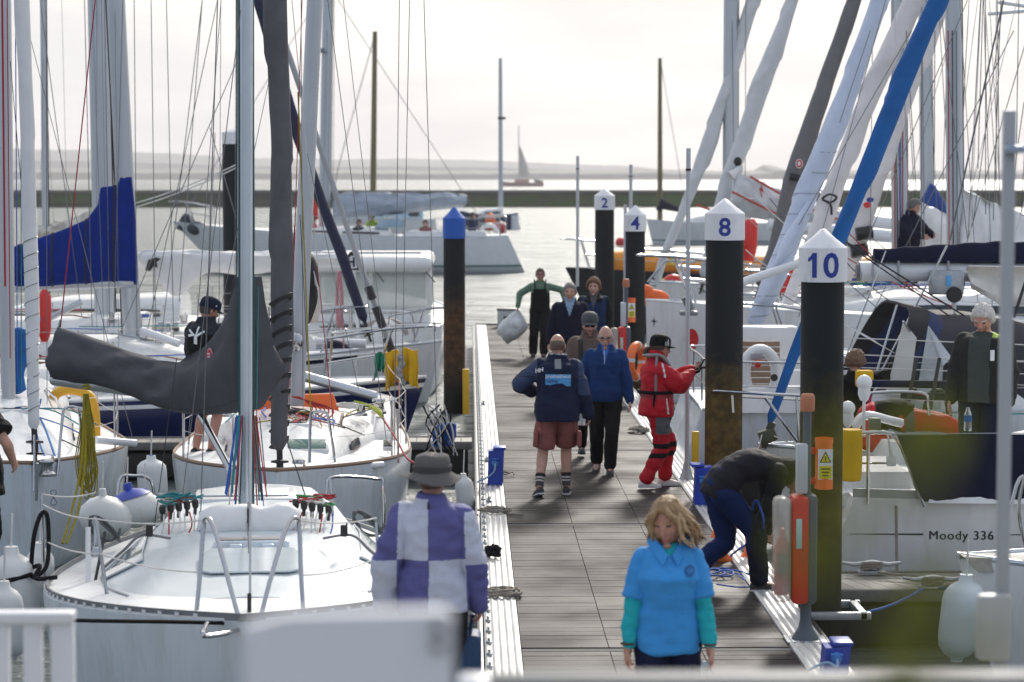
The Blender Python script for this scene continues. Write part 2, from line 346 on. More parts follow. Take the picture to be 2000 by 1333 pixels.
# ================================================================== walkway pontoon
XL0, XL1, XR1, XR0 = 0.10, 0.37, 2.35, 2.63      # outer strip / boards / outer strip
def deck_mat():
    m = bpy.data.materials.new('grooved_decking'); m.use_nodes = True; t = m.node_tree; b = t.nodes['Principled BSDF']
    tcn = N(t, 'ShaderNodeTexCoord'); sp = N(t, 'ShaderNodeSeparateXYZ'); L(t, tcn.outputs['Object'], sp.inputs[0])
    dv = N(t, 'ShaderNodeMath', operation='DIVIDE', i_1=0.148); L(t, sp.outputs['Y'], dv.inputs[0])
    fl = N(t, 'ShaderNodeMath', operation='FLOOR'); L(t, dv.outputs[0], fl.inputs[0])
    wn = N(t, 'ShaderNodeTexWhiteNoise', noise_dimensions='1D'); L(t, fl.outputs[0], wn.inputs['W'])
    mp_ = N(t, 'ShaderNodeMapping'); mp_.inputs['Scale'].default_value = (0.9, 26, 1); L(t, tcn.outputs['Object'], mp_.inputs[0])
    n1 = N(t, 'ShaderNodeTexNoise', i_Scale=1.6, i_Detail=6.0, i_Roughness=0.65); L(t, mp_.outputs[0], n1.inputs['Vector'])
    n2 = N(t, 'ShaderNodeTexNoise', i_Scale=1.1, i_Detail=3.0); L(t, tcn.outputs['Object'], n2.inputs['Vector'])
    ad = N(t, 'ShaderNodeMath', operation='MULTIPLY_ADD', i_1=0.35); L(t, wn.outputs['Value'], ad.inputs[0]); L(t, n1.outputs['Fac'], ad.inputs[2])
    r = N(t, 'ShaderNodeValToRGB'); ad3 = N(t, 'ShaderNodeMath', operation='MULTIPLY_ADD', i_1=0.9); L(t, n2.outputs['Fac'], ad3.inputs[0]); L(t, ad.outputs[0], ad3.inputs[2]); L(t, ad3.outputs[0], r.inputs[0]); r.color_ramp.elements[0].position = .80; r.color_ramp.elements[1].position = 1.0
    r.color_ramp.elements[0].color = (0.010, 0.008, 0.008, 1); r.color_ramp.elements[1].color = (0.046, 0.038, 0.037, 1)
    L(t, r.outputs[0], b.inputs['Base Color'])
    rr = N(t, 'ShaderNodeMapRange', i_1=.36, i_2=.66, i_3=0.42, i_4=0.66); L(t, n2.outputs['Fac'], rr.inputs[0]); L(t, rr.outputs[0], b.inputs['Roughness'])
    wv = N(t, 'ShaderNodeMath', operation='FRACT'); d2 = N(t, 'ShaderNodeMath', operation='DIVIDE', i_1=0.0185); L(t, sp.outputs['Y'], d2.inputs[0]); L(t, d2.outputs[0], wv.inputs[0])
    pg = N(t, 'ShaderNodeMath', operation='PINGPONG', i_1=0.5); L(t, d2.outputs[0], pg.inputs[0])
    a2 = N(t, 'ShaderNodeMath', operation='MULTIPLY_ADD', i_1=0.9); L(t, n1.outputs['Fac'], a2.inputs[0]); L(t, pg.outputs[0], a2.inputs[2])
    b.inputs['Specular IOR Level'].default_value = 0.09; bn = N(t, 'ShaderNodeBump', i_Strength=0.55, i_Distance=0.006); L(t, a2.outputs[0], bn.inputs['Height']); L(t, bn.outputs[0], b.inputs['Normal'])
    return m
walk = thing('walkway', 'long dark grooved boardwalk pontoon with pale metal edges', 'pontoon', (1.37, 30, 0), kind='structure')
YE = 53.4
mb = MB(); y = 13.0; i = 0
joints = [F * 3.45 / (v - 345) for v in (1279, 1029, 882, 733, 682)] + [F * 3.45 / (v - 345) for v in (797,)]
while y < YE:
    if min(abs(y + .07 - j) for j in joints) > .06:
        for x0, x1 in ((XL1 + .004, 1.012), (1.018, 1.682), (1.688, XR1 - .004)):
            mb.box(((x0 + x1) / 2, y + .07, -.02 + random.uniform(-.0015, .0015)), (x1 - x0, .1405, .04))
    y += .148; i += 1
obj('decking', mb, deck_mat(), walk, smooth=0)
jm = pm('joint_plate', (0.17, 0.165, 0.16), 0.85, spec=.1, var=.15, scale=20)
mb = MB()
for j in joints: mb.box((1.36, j, -.012), (1.97, .085, .02))
obj('joint_plate', mb, jm, walk)
edgem = pm('ribbed_aluminium', (0.66, 0.655, 0.64), 0.42, metal=0.35, var=0.16, scale=3, stretch=(8, 0.4, 1), dirt=(0.42, 0.40, 0.37), dirts=4)
for a, c in ((XL0, XL1), (XR1, XR0)):
    mb = MB(); n = 15; prof = []
    for k in range(n + 1):
        x = lerp(a + .004, c - .004, k / n); prof.append((x, .012 + (.012 if k % 3 == 1 else 0.0)))
    for y0, y1 in zip([12.0] + sorted(joints), sorted(joints) + [YE]):
        rings = [[V(x, yy, z) for x, z in prof] + [V(c - .004, yy, -.16), V(a + .004, yy, -.16)] for yy in (y0 + .004, y1 - .004)]
        mb.loft(rings)
    obj('edge_strip', mb, edgem, walk, smooth=25)
mb = MB(); mb.box((1.365, (12 + YE) / 2, -.3), (2.36, YE - 12, .22)); obj('float', mb, pm('pontoon_float', (0.10, 0.095, 0.085), 0.8, var=0.3, bump=.3), walk)
mb = MB(); mb.box((1.365, YE + .06, -.03), (2.5, .12, .14), bev=.01); obj('end_beam', mb, jm, walk)
# rubbing strake with bolts and hanging chain loops along the left side
mb = MB()
for y in np.arange(15.5, YE, .42): mb.lathe([(.013, 0), (.022, .004), (.022, .022), (.010, .03), (.010, .05), (.0, .052)], (XL0 + .035, y, .013), n=8)
obj('bolt', mb, galv, walk); walk.children[-1]['kind'] = 'stuff'
mb = MB(); mb.box((XL0 - .03, (12 + YE) / 2, -.075), (.05, YE - 12, .14), bev=.01); mb.box((XR0 + .03, (12 + YE) / 2, -.075), (.05, YE - 12, .14), bev=.01)
obj('rubbing_strake', mb, black, walk)
def cleat(c, ang=R(90), mat=galv, s=1.0, label='', grp='mooring cleats on the walkway edges'):
    c = Vector(c); d = V(math.cos(ang), math.sin(ang), 0); mb = MB()
    mb.box(c + V(0, 0, .008 * s), (.16 * s, .06 * s, .016 * s), ang, bev=.005)
    for k in (-1, 1): mb.tube([c + d * .05 * k * s, c + d * .045 * k * s + V(0, 0, .06 * s)], .016 * s, 8)
    mb.tube([c + d * q * s + V(0, 0, (.062 - .02 * abs(q) / .17 + (.02 if abs(q) > .1 else 0)) * s) for q in (-.17, -.1, 0, .1, .17)], [.008 * s, .014 * s, .017 * s, .014 * s, .008 * s], 8)
    return single('mooring_cleat', mb, mat, label, 'cleat', grp)
def coil(c, r0, r1, turns, rad, mat, label, grp='rope coils lying on the walkway', tail=None, name='rope_coil', h=.03, sq=1.0):
    pts = []; n = int(turns * 18); rnd = random.Random(int(c[1] * 1000))
    ph = rnd.random() * 6
    for k in range(n):
        a = ph + 2 * math.pi * k / 18; t = k / n; rr = lerp(r1, r0, t) + .02 * math.sin(a * 2.3 + ph) + rnd.uniform(-.008, .008)
        pts.append(Vector(c) + V(rr * math.cos(a), rr * math.sin(a) * sq, rad + h * t + .012 * math.sin(a * 1.7) ** 2))
    if tail: pts += spline([pts[-1]] + [Vector(q) for q in tail], 5)[1:]
    mb = MB(); mb.tube(pts, rad, 6); return single(name, mb, mat, label, 'rope', grp)
YC = lambda v: F * 3.45 / (v - 345)
def gp(u, v): return G(u, v, .02)
for v, lab in ((985, 'galvanised cleat with grey rope wound round it on the left edge'), (905, 'galvanised cleat left of the blue power box on the pontoon edge'), (793, 'small cleat with black line on the far left pontoon edge')):
    y = YC(v); cleat((XL0 + .1, y, .02), label=lab)
cleat((XR0 - .12, 21.0, .02), label='galvanised cleat on the right edge behind the bending person')
coil(gp(965, 1000), .05, .16, 5, .011, rope, 'loose grey rope heaped beside the cleat behind the checked jacket', tail=[gp(990, 1003), gp(1022, 1006)], sq=1.1)
coil(gp(982, 1162), .05, .15, 6, .013, rope, 'brown rope coil lying flat across the left metal edge', sq=1.25)
coil(gp(1248, 842), .05, .13, 5, .014, rope, 'pale rope coil on the boards between the men and the woman in red', sq=1.6)
coil(gp(985, 928), .03, .1, 2, .008, rope, 'thin rope loop on the boards by the left blue power box', sq=1.6)
coil(gp(962, 1090), .03, .075, 4, .015, ropeb, 'black rope bundle on the left metal edge', h=.09, sq=.9)
coil(gp(1395, 1122), .04, .2, 3, .008, blued, 'thin blue hose lying on boards behind the blue-shirted woman', tail=[gp(1440, 1115), gp(1500, 1135)], name='hose', h=.01, sq=1.2)
# ================================================================== finger pontoons
fdm = pm('finger_planks', (0.27, 0.255, 0.225), 0.65, var=0.2, scale=14, bump=.15, bscale=60, dirt=(.16, .15, .12), dirts=3)
def finger(x0, x1, y0, y1, label, z=0.0, n=None, diag=True):
    t = thing('finger_pontoon', label, 'pontoon', ((x0 + x1) / 2, (y0 + y1) / 2, z), 'finger pontoons between the boats')
    mb = MB(); k = int(abs(x1 - x0) / .145)
    for q in range(k):
        xa = x0 + (x1 - x0) * q / k; d = (x1 - x0) / k * .95; sk = .12 if diag else 0
        a = [V(xa + sk, y0 + .03, z - .03), V(xa + d + sk, y0 + .03, z - .03), V(xa + d - sk, y1 - .03, z - .03), V(xa - sk, y1 - .03, z - .03)]
        mb.prism(a if x1 < x0 else a[::-1], (0, 0, .03))
    obj('planking', mb, fdm, t, smooth=0)
    mb = MB()
    for y in (y0, y1): mb.box(((x0 + x1) / 2, y, z - .035), (abs(x1 - x0), .06, .1), bev=.008)
    obj('side_rail', mb, jm, t)
    mb = MB(); mb.box(((x0 + x1) / 2, (y0 + y1) / 2, z - .29), (abs(x1 - x0) - .1, abs(y1 - y0) - .1, .32), bev=.02)
    obj('float', mb, pm('black_float', (.02, .02, .02), .6), t)
    return t
finger(2.70, 9.2, 18.95, 19.85, 'weathered plank finger pontoon in front of the white hulled yacht with lettering')
finger(2.70, 9, 34.2, 34.9, 'grey finger pontoon beside the number four pile')
finger(0.02, -8, 29.75, 30.4, 'grey finger pontoon in front of the navy yacht with yellow oilskins', diag=False)
finger(2.70, 9, 26.7, 27.25, 'finger pontoon behind the yacht with the blue furled sail')
gname = 'mooring cleats on the near finger pontoon'
for u, v, lab in ((1702, 1120, 'galvanised cleat with rope wound on it at the far edge of the near finger pontoon'), (1822, 1150, 'rope-wrapped galvanised cleat at the near edge of the finger pontoon')):
    p = G(u, v, .02); cleat(p, 0, label=lab, s=1.5, grp=gname)
    pts = []
    for k in range(60):
        a = k * .55; pts.append(p + V(.085 * math.sin(a) + .01 * math.sin(k), .04 * math.cos(a), .035 + .06 * abs(math.sin(a * .31))))
    mb = MB(); mb.tube(pts, .012, 6); single('mooring_rope', mb, rope, 'rope figure-eighted on ' + ('far' if v == 1120 else 'near') + ' cleat of the finger pontoon', 'rope', 'ropes on the finger cleats')
mb = MB(); mb.tube(sag(G(1650, 1200, -.05), G(1800, 1152, .05), .05), .012, 6); mb.tube(sag(G(1835, 1148, .06), G(1925, 1140, .35), .02), .012, 6)
single('mooring_line', mb, blued, 'blue mooring line from the near finger cleat down beside pile ten', 'rope')
mb = MB(); mb.tube(sag(G(1835, 1148, .06), W(1925, 1110, 17.5), .02), .014, 6)
single('mooring_line', mb, rope, 'brown mooring line rising from the near finger cleat to the bow at the right edge', 'rope')
mb = MB(); mb.tube(sag(G(1715, 1118, .06), G(1850, 1128, .06), .01), .013, 6); single('mooring_line', mb, rope, 'brown line trailing right from the far finger cleat', 'rope')

# ================================================================== piles with caps
def pile_mat(zr, name, dark=(0.013, 0.016, 0.018), rust=(0.055, 0.036, 0.016), weed=None, top=.55):
    m = bpy.data.materials.new(name); m.use_nodes = True; t = m.node_tree; b = t.nodes['Principled BSDF']; b.inputs['Roughness'].default_value = .6; b.inputs['Specular IOR Level'].default_value = .22
    tcn = N(t, 'ShaderNodeTexCoord'); sp = N(t, 'ShaderNodeSeparateXYZ'); L(t, tcn.outputs['Object'], sp.inputs[0])
    n1 = N(t, 'ShaderNodeTexNoise', i_Scale=5.0, i_Detail=8.0, i_Roughness=.7); L(t, tcn.outputs['Object'], n1.inputs['Vector'])
    ad = N(t, 'ShaderNodeMath', operation='MULTIPLY_ADD', i_1=1.1); L(t, n1.outputs['Fac'], ad.inputs[0])
    ng = N(t, 'ShaderNodeMath', operation='MULTIPLY', i_1=-1.0); L(t, sp.outputs['Z'], ng.inputs[0]); L(t, ng.outputs[0], ad.inputs[2])
    mr = N(t, 'ShaderNodeMapRange', i_1=-zr + .45, i_2=-zr + .95); L(t, ad.outputs[0], mr.inputs[0])
    n2 = N(t, 'ShaderNodeTexNoise', i_Scale=11.0, i_Detail=6.0); L(t, tcn.outputs['Object'], n2.inputs['Vector'])
    rr = N(t, 'ShaderNodeValToRGB'); L(t, n2.outputs['Fac'], rr.inputs[0]); rr.color_ramp.elements[0].position = .35; rr.color_ramp.elements[1].position = .68
    rr.color_ramp.elements[0].color = (rust[0] * .45, rust[1] * .45, rust[2] * .45, 1); rr.color_ramp.elements[1].color = (*rust, 1)
    if weed:
        e_ = rr.color_ramp.elements.new(.5); e_.color = (*weed, 1)
    mxn = N(t, 'ShaderNodeMixRGB'); L(t, mr.outputs[0], mxn.inputs[0]); mxn.inputs[1].default_value = (*dark, 1); L(t, rr.outputs[0], mxn.inputs[2])
    # dark wet band at the foot
    fr = N(t, 'ShaderNodeMapRange', i_1=zr - 1.75, i_2=zr - 1.15, i_3=1.0, i_4=0.0); L(t, sp.outputs['Z'], fr.inputs[0])
    mx2 = N(t, 'ShaderNodeMixRGB'); L(t, fr.outputs[0], mx2.inputs[0]); L(t, mxn.outputs[0], mx2.inputs[1]); mx2.inputs[2].default_value = (0.016, 0.017, 0.014, 1)
    L(t, mx2.outputs[0], b.inputs['Base Color'])
    bn = N(t, 'ShaderNodeBump', i_Strength=.5, i_Distance=.01); L(t, n1.outputs['Fac'], bn.inputs['Height']); L(t, bn.outputs[0], b.inputs['Normal'])
    return m
capw = pm('white_cap', (0.76, 0.77, 0.79), 0.45, var=0.03, dirt=(.47, .46, .42), dirts=5, stretch=(2, 2, .7), dlo=.56, dhi=.82)
capb = pm('blue_cap', (0.012, 0.10, 0.46), 0.45, var=0.06)
def pile(u, vtop, Y, r, vcapb, num, label, cap=capw, rust_z=1.0, num_h=0, mat=None, lean=0.0, capr=1.12, apexf=None, numdx=0.0):
    tp = W(u, vtop, Y); zc = W(u, vcapb, Y).z; x = tp.x
    t = thing('mooring_pile', label, 'pile', (x, Y, -1.2), 'mooring piles')
    mb = MB(); mb.lathe([(r, -1.3)] + [(r, z) for z in np.linspace(-1.2, zc, 12)] + [(r, zc + .02)], (x, Y, 0), n=32)
    o = obj('post', mb, mat or pile_mat(rust_z + 1.2, 'pile_coating_%d' % int(Y * 10)), t)
    rc = r * capr; ze = zc + (tp.z - zc) * (apexf or .66)
    mb = MB(); mb.lathe([(r * .99, zc - .002), (rc, zc), (rc, ze - .006), (rc - .006, ze), (rc * .5, lerp(ze, tp.z, .5)), (.02, tp.z), (0, tp.z + .003)], (x, Y, 0), n=40)
    c = obj('cap', mb, cap, t, smooth=35)
    if num:
        zm = lerp(zc, ze, .5); mb = MB(); tdir = math.atan2(-Y, -x)
        def fn(a, b_):
            ang = tdir + (a + numdx) / rc; q = V(x + math.cos(ang) * (rc + .003), Y + math.sin(ang) * (rc + .003), zm + b_ - num_h * .35); return q
        text_on(mb, num, num_h, fn, bold=num_h * .022, cut=.012)
        if num == '10':
            vs, _ = text2d('10', num_h); one = [v for v in vs if v.x < -.02 * num_h]; xl = min(v.x for v in one); yt = max(v.y for v in one); h_ = num_h
            fl = [(xl + .03 * h_, yt), (xl - .02 * h_, yt), (xl - .08 * h_, yt - .09 * h_), (xl - .16 * h_, yt - .14 * h_), (xl - .16 * h_, yt - .25 * h_), (xl - .06 * h_, yt - .20 * h_), (xl + .03 * h_, yt - .12 * h_)]
            mb.add([fn(*q) for q in fl], [tuple(range(len(fl)))])
        obj('numeral', mb, numb, c, smooth=0)
    return t
pile(1608, 448, 18.3, .172, 550, '10', 'dark round pile with white pointed cap numbered 10', num_h=.27, rust_z=1.55, numdx=.0, mat=pile_mat(3.0, 'pile_ten_coating', rust=(.095, .068, .020), weed=(.048, .042, .008)))
pile(1416, 389, 25.0, .205, 469, '8', 'dark round pile with white pointed cap numbered 8', num_h=.27, rust_z=1.2, mat=pile_mat(2.65, 'pile_eight_coating', rust=(.15, .095, .028)), capr=1.06)
pile(1241, 402, 38.6, .165, 452, '4', 'dark round pile with white pointed cap numbered 4', num_h=.30, rust_z=.5, capr=1.12)
pile(1181, 368, 48.0, .20, 410, '2', 'dark round pile with white pointed cap numbered 2', num_h=.28, rust_z=.7, capr=1.08)
pile(887, 405, 38.4, .18, 466, '', 'dark rusted pile with a bright blue pointed cap', cap=capb, rust_z=1.05, mat=pile_mat(2.75, 'pile_blue_coating', rust=(.12, .062, .028)), capr=1.06)
pile(465, 247, 47, .325, 282, '', 'thick dark pile with pale cap behind the grey covered boom', rust_z=-.3, capr=1.02)
# pile guide bracket
mb = MB(); c = W(1608, 448, 18.3); p0 = V(c.x, 18.3, .02)
for a, b_ in (((-.3, -.26), (.34, -.26)), ((-.3, .26), (.34, .26)), ((.31, -.26), (.31, .26))):
    mb.box(p0 + V((a[0] + b_[0]) / 2, (a[1] + b_[1]) / 2, -.05), (abs(b_[0] - a[0]) + .06, abs(b_[1] - a[1]) + .06, .06), bev=.008)
single('pile_guide', mb, galv, 'galvanised bracket holding the pile numbered 10 to the walkway', 'bracket')
# ================================================================== boats
GB = 'yachts berthed along the walkway'
class Boat:
    def __init__(b, name, label, bow, head, Ln, Bm, fb=(.65, .45, .5), hull=gel, group=GB, cat='yacht', bowz=None):
        b.bow = Vector((bow[0], bow[1], 0)); h = Vector((head[0], head[1], 0)).normalized()
        b.h = h; b.pt = V(-h.y, h.x, 0); b.L = Ln; b.B = Bm; b.fb = fb; b.hm = hull
        c = b.bow - h * Ln / 2
        b.t = thing(name, label, cat, (c.x, c.y, -.5), group)
    def p(b, s, t, z): return b.bow - b.h * s + b.pt * t + V(0, 0, z)
    def loc(b, q):      # world -> (s, t)
        d = Vector(q) - b.bow; return -d.dot(b.h), d.dot(b.pt)
    def hb(b, s):
        x = min(max(s / b.L, 0), 1); xm = b.xm
        if x < xm: return b.B / 2 * (1 - (1 - x / xm) ** b.full)
        return b.B / 2 * (1 - (1 - b.st) * ((x - xm) / (1 - xm)) ** 2)
    def zs(b, s):
        x = s / b.L; a, m, e_ = b.fb
        return a * (1 - x) * (1 - 2 * x) + m * 4 * x * (1 - x) + e_ * x * (2 * x - 1)
    def o(b, name, mb, mats, parent=None, **kw): return obj(name, mb, mats, parent or b.t, **kw)
    def hull(b, xm=.45, full=1.9, st=.72, rake=.35, trans=.25, flare=.28, strip=None, boot=None, rail=None, zb=-.95, railh=.035, mat2=None, deckm=None):
        b.xm, b.full, b.st = xm, full, st
        ss = [b.L * (i / 26) ** 1.25 for i in range(27)]; mb = MB(); rings = []; ks = [0, .04, .08, .3, .52, .6, .64, .8, 1]
        for s in ss:
            row = []; z0 = b.zs(s); w = b.hb(s); x = s / b.L
            for k in ks:
                z = lerp(z0, zb, k); yy = w * (1 - flare * k ** 1.6 * (1 - .55 * x)) * (1 - .55 * max(0, (k - .6) / .4) ** 2)
                sx = s + rake * k * (1 - x) ** 4 - trans * k * x ** 6 * -1 if trans < 0 else s + rake * k * (1 - x) ** 4 + trans * (k if trans else 0) * x ** 8
                row.append((sx, yy, z))
            rings.append([b.p(a, t, z) for a, t, z in row] + [b.p(a, -t, z) for a, t, z in reversed(row)])
        mats = [b.hm]; n = len(rings[0]); mb.loft(rings, caps=True)
        if strip: mats.append(strip)
        if boot: mats.append(boot)
        if strip or boot:
            nk = len(ks)
            for i, f in enumerate(mb.f):
                if len(f) == 4:
                    j = i % n; j = min(j, 2 * nk - 2 - j) if j < 2 * nk - 1 else 99
                    if strip and j == 1: mb.m[i] = 1
                    if boot and j == 5: mb.m[i] = len(mats) - 1
        b.hullo = b.o('hull', mb, mats, smooth=50)
        # deck sheet
        g = []
        for s in ss[1:]:
            w = b.hb(s) - .012; z = b.zs(s) + .004
            g.append([b.p(s, lerp(-w, w, q / 8), z + .05 * (1 - (q / 4 - 1) ** 2) * min(1, w)) for q in range(9)])
        mb = MB(); mb.sheet(g, .02); b.o('deck', mb, deckm or deckw, smooth=50)
        for sg in (1, -1):
            mb = MB(); mb.tube([b.p(s, sg * (b.hb(s) - .02), b.zs(s) + railh / 2 + .004) for s in ss], 1, 6, flat=(.018, railh / 1.4)) if railh < .05 else mb.loft([[b.p(s, sg * (b.hb(s) - .045), b.zs(s)), b.p(s, sg * (b.hb(s) - .015), b.zs(s)), b.p(s, sg * (b.hb(s) - .018), b.zs(s) + railh), b.p(s, sg * (b.hb(s) - .034), b.zs(s) + railh)] for s in ss])
            b.o('toe_rail', mb, rail or alu)
        return b
    def roof(b, s0, s1, w0, w1, h0, h1, mat=None, slope=.9, side=.75, win=None, base=.03, winm=None, crown=.06, nose=.5, name='coachroof', n=14):
        """cabin top: s0 forward end; width/height grow from w0,h0 to w1,h1"""
        rings = []
        for i in range(n + 1):
            x = i / n; s = lerp(s0, s1, x); w = lerp(w0, w1, x ** .7) / 2; k = min(1, (x / nose)) if nose else 1; k = 1 - (1 - k) ** 2
            z = b.zs(s) + base; h = max(.015, lerp(h0, h1, x) * k)
            pr = [(w, 0), (w * (.5 + .5 * side ** .3), h * .55), (w * side, h * .92), (w * side * .86, h)]
            row = [(t, z + zz) for t, zz in pr]
            for q in (.45, 0, -.45): row.append((w * side * .86 * q / 1.0, z + h + crown * (1 - abs(q)) * k))
            row += [(-t, z + zz) for t, zz in reversed(pr)]
            rings.append([b.p(s, t, zz) for t, zz in row])
        mb = MB(); mb.loft(rings); b.rings = rings
        b.rf = b.o(name, mb, mat or deckw, smooth=55)
        if win:
            for sg in (1, -1):
                for (a0, a1) in win:
                    g = []
                    for i in range(7):
                        x = lerp(a0, a1, i / 6) * n; i0 = min(int(x), n - 1); f = x - i0
                        e0 = 0 if sg > 0 else -1; e1 = 1 if sg > 0 else -2
                        lo = rings[i0][e0].lerp(rings[i0 + 1][e0], f); hi = rings[i0][e1].lerp(rings[i0 + 1][e1], f)
                        tp = .12 if i in (0, 6) else 0
                        out = b.pt * sg * .012
                        g.append([lo.lerp(hi, lerp(.25 + tp, .95 - tp, q / 2)) + out for q in range(3)])
                    mb = MB(); mb.sheet(g, .014); b.o('window', mb, winm or glassd, b.rf)
        return b
    def pole(b, name, pts, r, mat, n=10, parent=None, **kw):
        mb = MB(); mb.tube(pts, r, n, **kw); return b.o(name, mb, mat, parent)
    def mast(b, base, top, r=(.085, .06), mat=None, fore=1.35, spread=True, h=11.5, zb=None, track=True):
        """base, top: world points; mast drawn on through top to height h"""
        base, top = Vector(base), Vector(top); d = (top - base) / (top.z - base.z); tip = base + d * (h - base.z)
        mb = MB(); q = [base.lerp(tip, i / 8) for i in range(9)]
        rings = [[c + b.h * math.cos(a) * lerp(r[0], r[1], i / 8) * fore + b.pt * math.sin(a) * lerp(r[0], r[1], i / 8) for a in [2 * math.pi * k / 16 for k in range(16)]] for i, c in enumerate(q)]
        mb.loft(rings); b.mast_o = b.o('mast', mb, mat or alu, smooth=40); b.mbase, b.mtip, b.mr = base, tip, r
        if track:
            mb = MB(); mb.tube([c - b.h * (lerp(r[0], r[1], i / 8) * fore + .006) for i, c in enumerate(q)], .012, 4); b.o('sail_track', mb, black, b.mast_o)
        if spread:
            zz = [base.z + (h - base.z) * f for f in (.64, .86)]
            for z in zz:
                c = base + d * (z - base.z)
                for sg in (1, -1):
                    mb = MB(); mb.tube([c, c + b.pt * sg * .55 - b.h * .12, c + b.pt * sg * 1.0 - b.h * .22], [.03, .024, .016], 8, flat=(1, .5)); b.o('spreader', mb, mat or alu, b.mast_o)
        return b
    def shrouds(b, r=.0045, inner=True, mat=None, so=None):
        ms, _ = b.loc(b.mbase); 
        for sg in (1, -1):
            ch = b.p(ms + .25, sg * (b.hb(ms + .25) - .12), b.zs(ms) + .03); d = (b.mtip - b.mbase)
            c2 = b.mbase + d * .64 + b.pt * sg * .98 - b.h * .22; c3 = b.mbase + d * .86 + b.pt * sg * .9 - b.h * .2
            b.pole('shroud', [ch, c2, c3, b.mtip], r, mat or wire, 5)
            if inner: b.pole('shroud', [b.p(ms + .05, sg * (b.hb(ms) - .18), b.zs(ms) + .03), b.mbase + d * .63], r * .9, mat or wire, 5)
        return b
    def stay(b, a, c, r=.005, mat=None, name='stay', ext=None, parent=None):
        a, c = Vector(a), Vector(c)
        if ext: c = a + (c - a) * ((ext - a.z) / (c.z - a.z))
        return b.pole(name, [a, c], r, mat or wire, 5, parent)
    def furl(b, pts, r, mat, drum=True, wrap=None, ext=11, twist=.12, name='furled_sail', seed=1, n=130, dm=None):
        """furled headsail along world points (bottom to top)"""
        P = [Vector(p) for p in pts]; d = (P[-1] - P[-2]).normalized()
        if ext and P[-1].z < ext: P.append(P[-1] + d * ((ext - P[-1].z) / d.z)); r = list(r) + [r[-1] * .6]
        ls = [0]
        for i in range(1, len(P)): ls.append(ls[-1] + (P[i] - P[i - 1]).length)
        rings = []; ax = (P[-1] - P[0]).normalized(); u0 = ax.cross(V(0, 1, 0)).normalized(); q0 = ax.cross(u0); m = 20
        for i in range(n + 1):
            l = ls[-1] * i / n; k = max(j for j in range(len(P)) if ls[j] <= l + 1e-9); k = min(k, len(P) - 2); f = (l - ls[k]) / (ls[k + 1] - ls[k])
            c = P[k].lerp(P[k + 1], f); rr = lerp(r[k], r[k + 1], f)
            if i in (0, n): rr *= .45
            ring = []
            for j in range(m):
                a = 2 * math.pi * j / m; sp = a - l * 3.2
                q = rr * (1 + 1.5 * twist * (((sp / 6.2832) % 1) ** 3) + .05 * math.sin(2 * a + l * 2.1 + seed) + .07 * mnoise.noise(V(math.cos(a) * 1.5, l * 2.5, seed + math.sin(a) * 1.5)))
                ring.append(c + u0 * math.cos(a) * q + q0 * math.sin(a) * q)
            rings.append(ring)
        mb = MB(); mb.loft(rings); o_ = b.o(name, mb, mat, smooth=60)
        if wrap:
            wm, l0, l1, turns = wrap; pts = []
            for i in range(turns * 10):
                t = lerp(l0, l1, i / (turns * 10)); l = ls[-1] * t; k = min(max(j for j in range(len(P)) if ls[j] <= l + 1e-9), len(P) - 2); f = (l - ls[k]) / (ls[k + 1] - ls[k])
                c = P[k].lerp(P[k + 1], f); rr = lerp(r[k], r[k + 1], f) * 1.1; a = 2 * math.pi * i / 10; pts.append(c + (u0 * math.cos(a) + q0 * math.sin(a)) * rr)
            mb = MB(); mb.tube(pts, .0035, 5); b.o('sheet_wrap', mb, wm, o_)
        if drum:
            b0 = P[0]; mb = MB(); mb.lathe([(0, -.34), (.02, -.34), (.02, -.24), (.085, -.235), (.09, -.22), (.035, -.21), (.035, -.13), (.09, -.12), (.085, -.10), (.03, -.09), (.03, .05), (0, .05)], b0, 16, ax); b.o('furling_drum', mb, dm or black, o_)
        return o_
    def pulpit(b, h=.62, s1=1.1, r=.013, mid=True, back=.0, over=.12, mat=None):
        """bow rail"""
        z = lambda s: b.zs(s); mb = MB()
        top = [b.p(s1, (b.hb(s1) - .06), z(s1) + h), b.p(s1 * .4, b.hb(s1 * .4) - .02, z(0) + h + .03), b.p(-over * .6, .14, z(0) + h + .06), b.p(-over, 0, z(0) + h + .06), b.p(-over * .6, -.14, z(0) + h + .06), b.p(s1 * .4, -b.hb(s1 * .4) + .02, z(0) + h + .03), b.p(s1, -(b.hb(s1) - .06), z(s1) + h)]
        mb.tube(spline(top, 5), r, 8)
        for sg in (1, -1):
            mb.tube(spline([b.p(s1, sg * (b.hb(s1) - .06), z(s1) + h), b.p(s1 + .03, sg * (b.hb(s1) - .055), z(s1) + h * .5), b.p(s1 + .05, sg * (b.hb(s1) - .05), z(s1))], 3), r, 8)
            mb.tube([b.p(s1 * .35, sg * (b.hb(s1 * .35) - .01), z(0) + h + .03), b.p(s1 * .55, sg * (b.hb(s1 * .55) - .05), z(s1 * .5))], r, 8)
            if mid: mb.tube([b.p(s1 + .02, sg * (b.hb(s1) - .055), z(s1) + h * .5), b.p(s1 * .46, sg * (b.hb(s1 * .46) - .03), z(0) + h * .52)], r * .85, 8)
        return b.o('pulpit', mb, mat or steel)
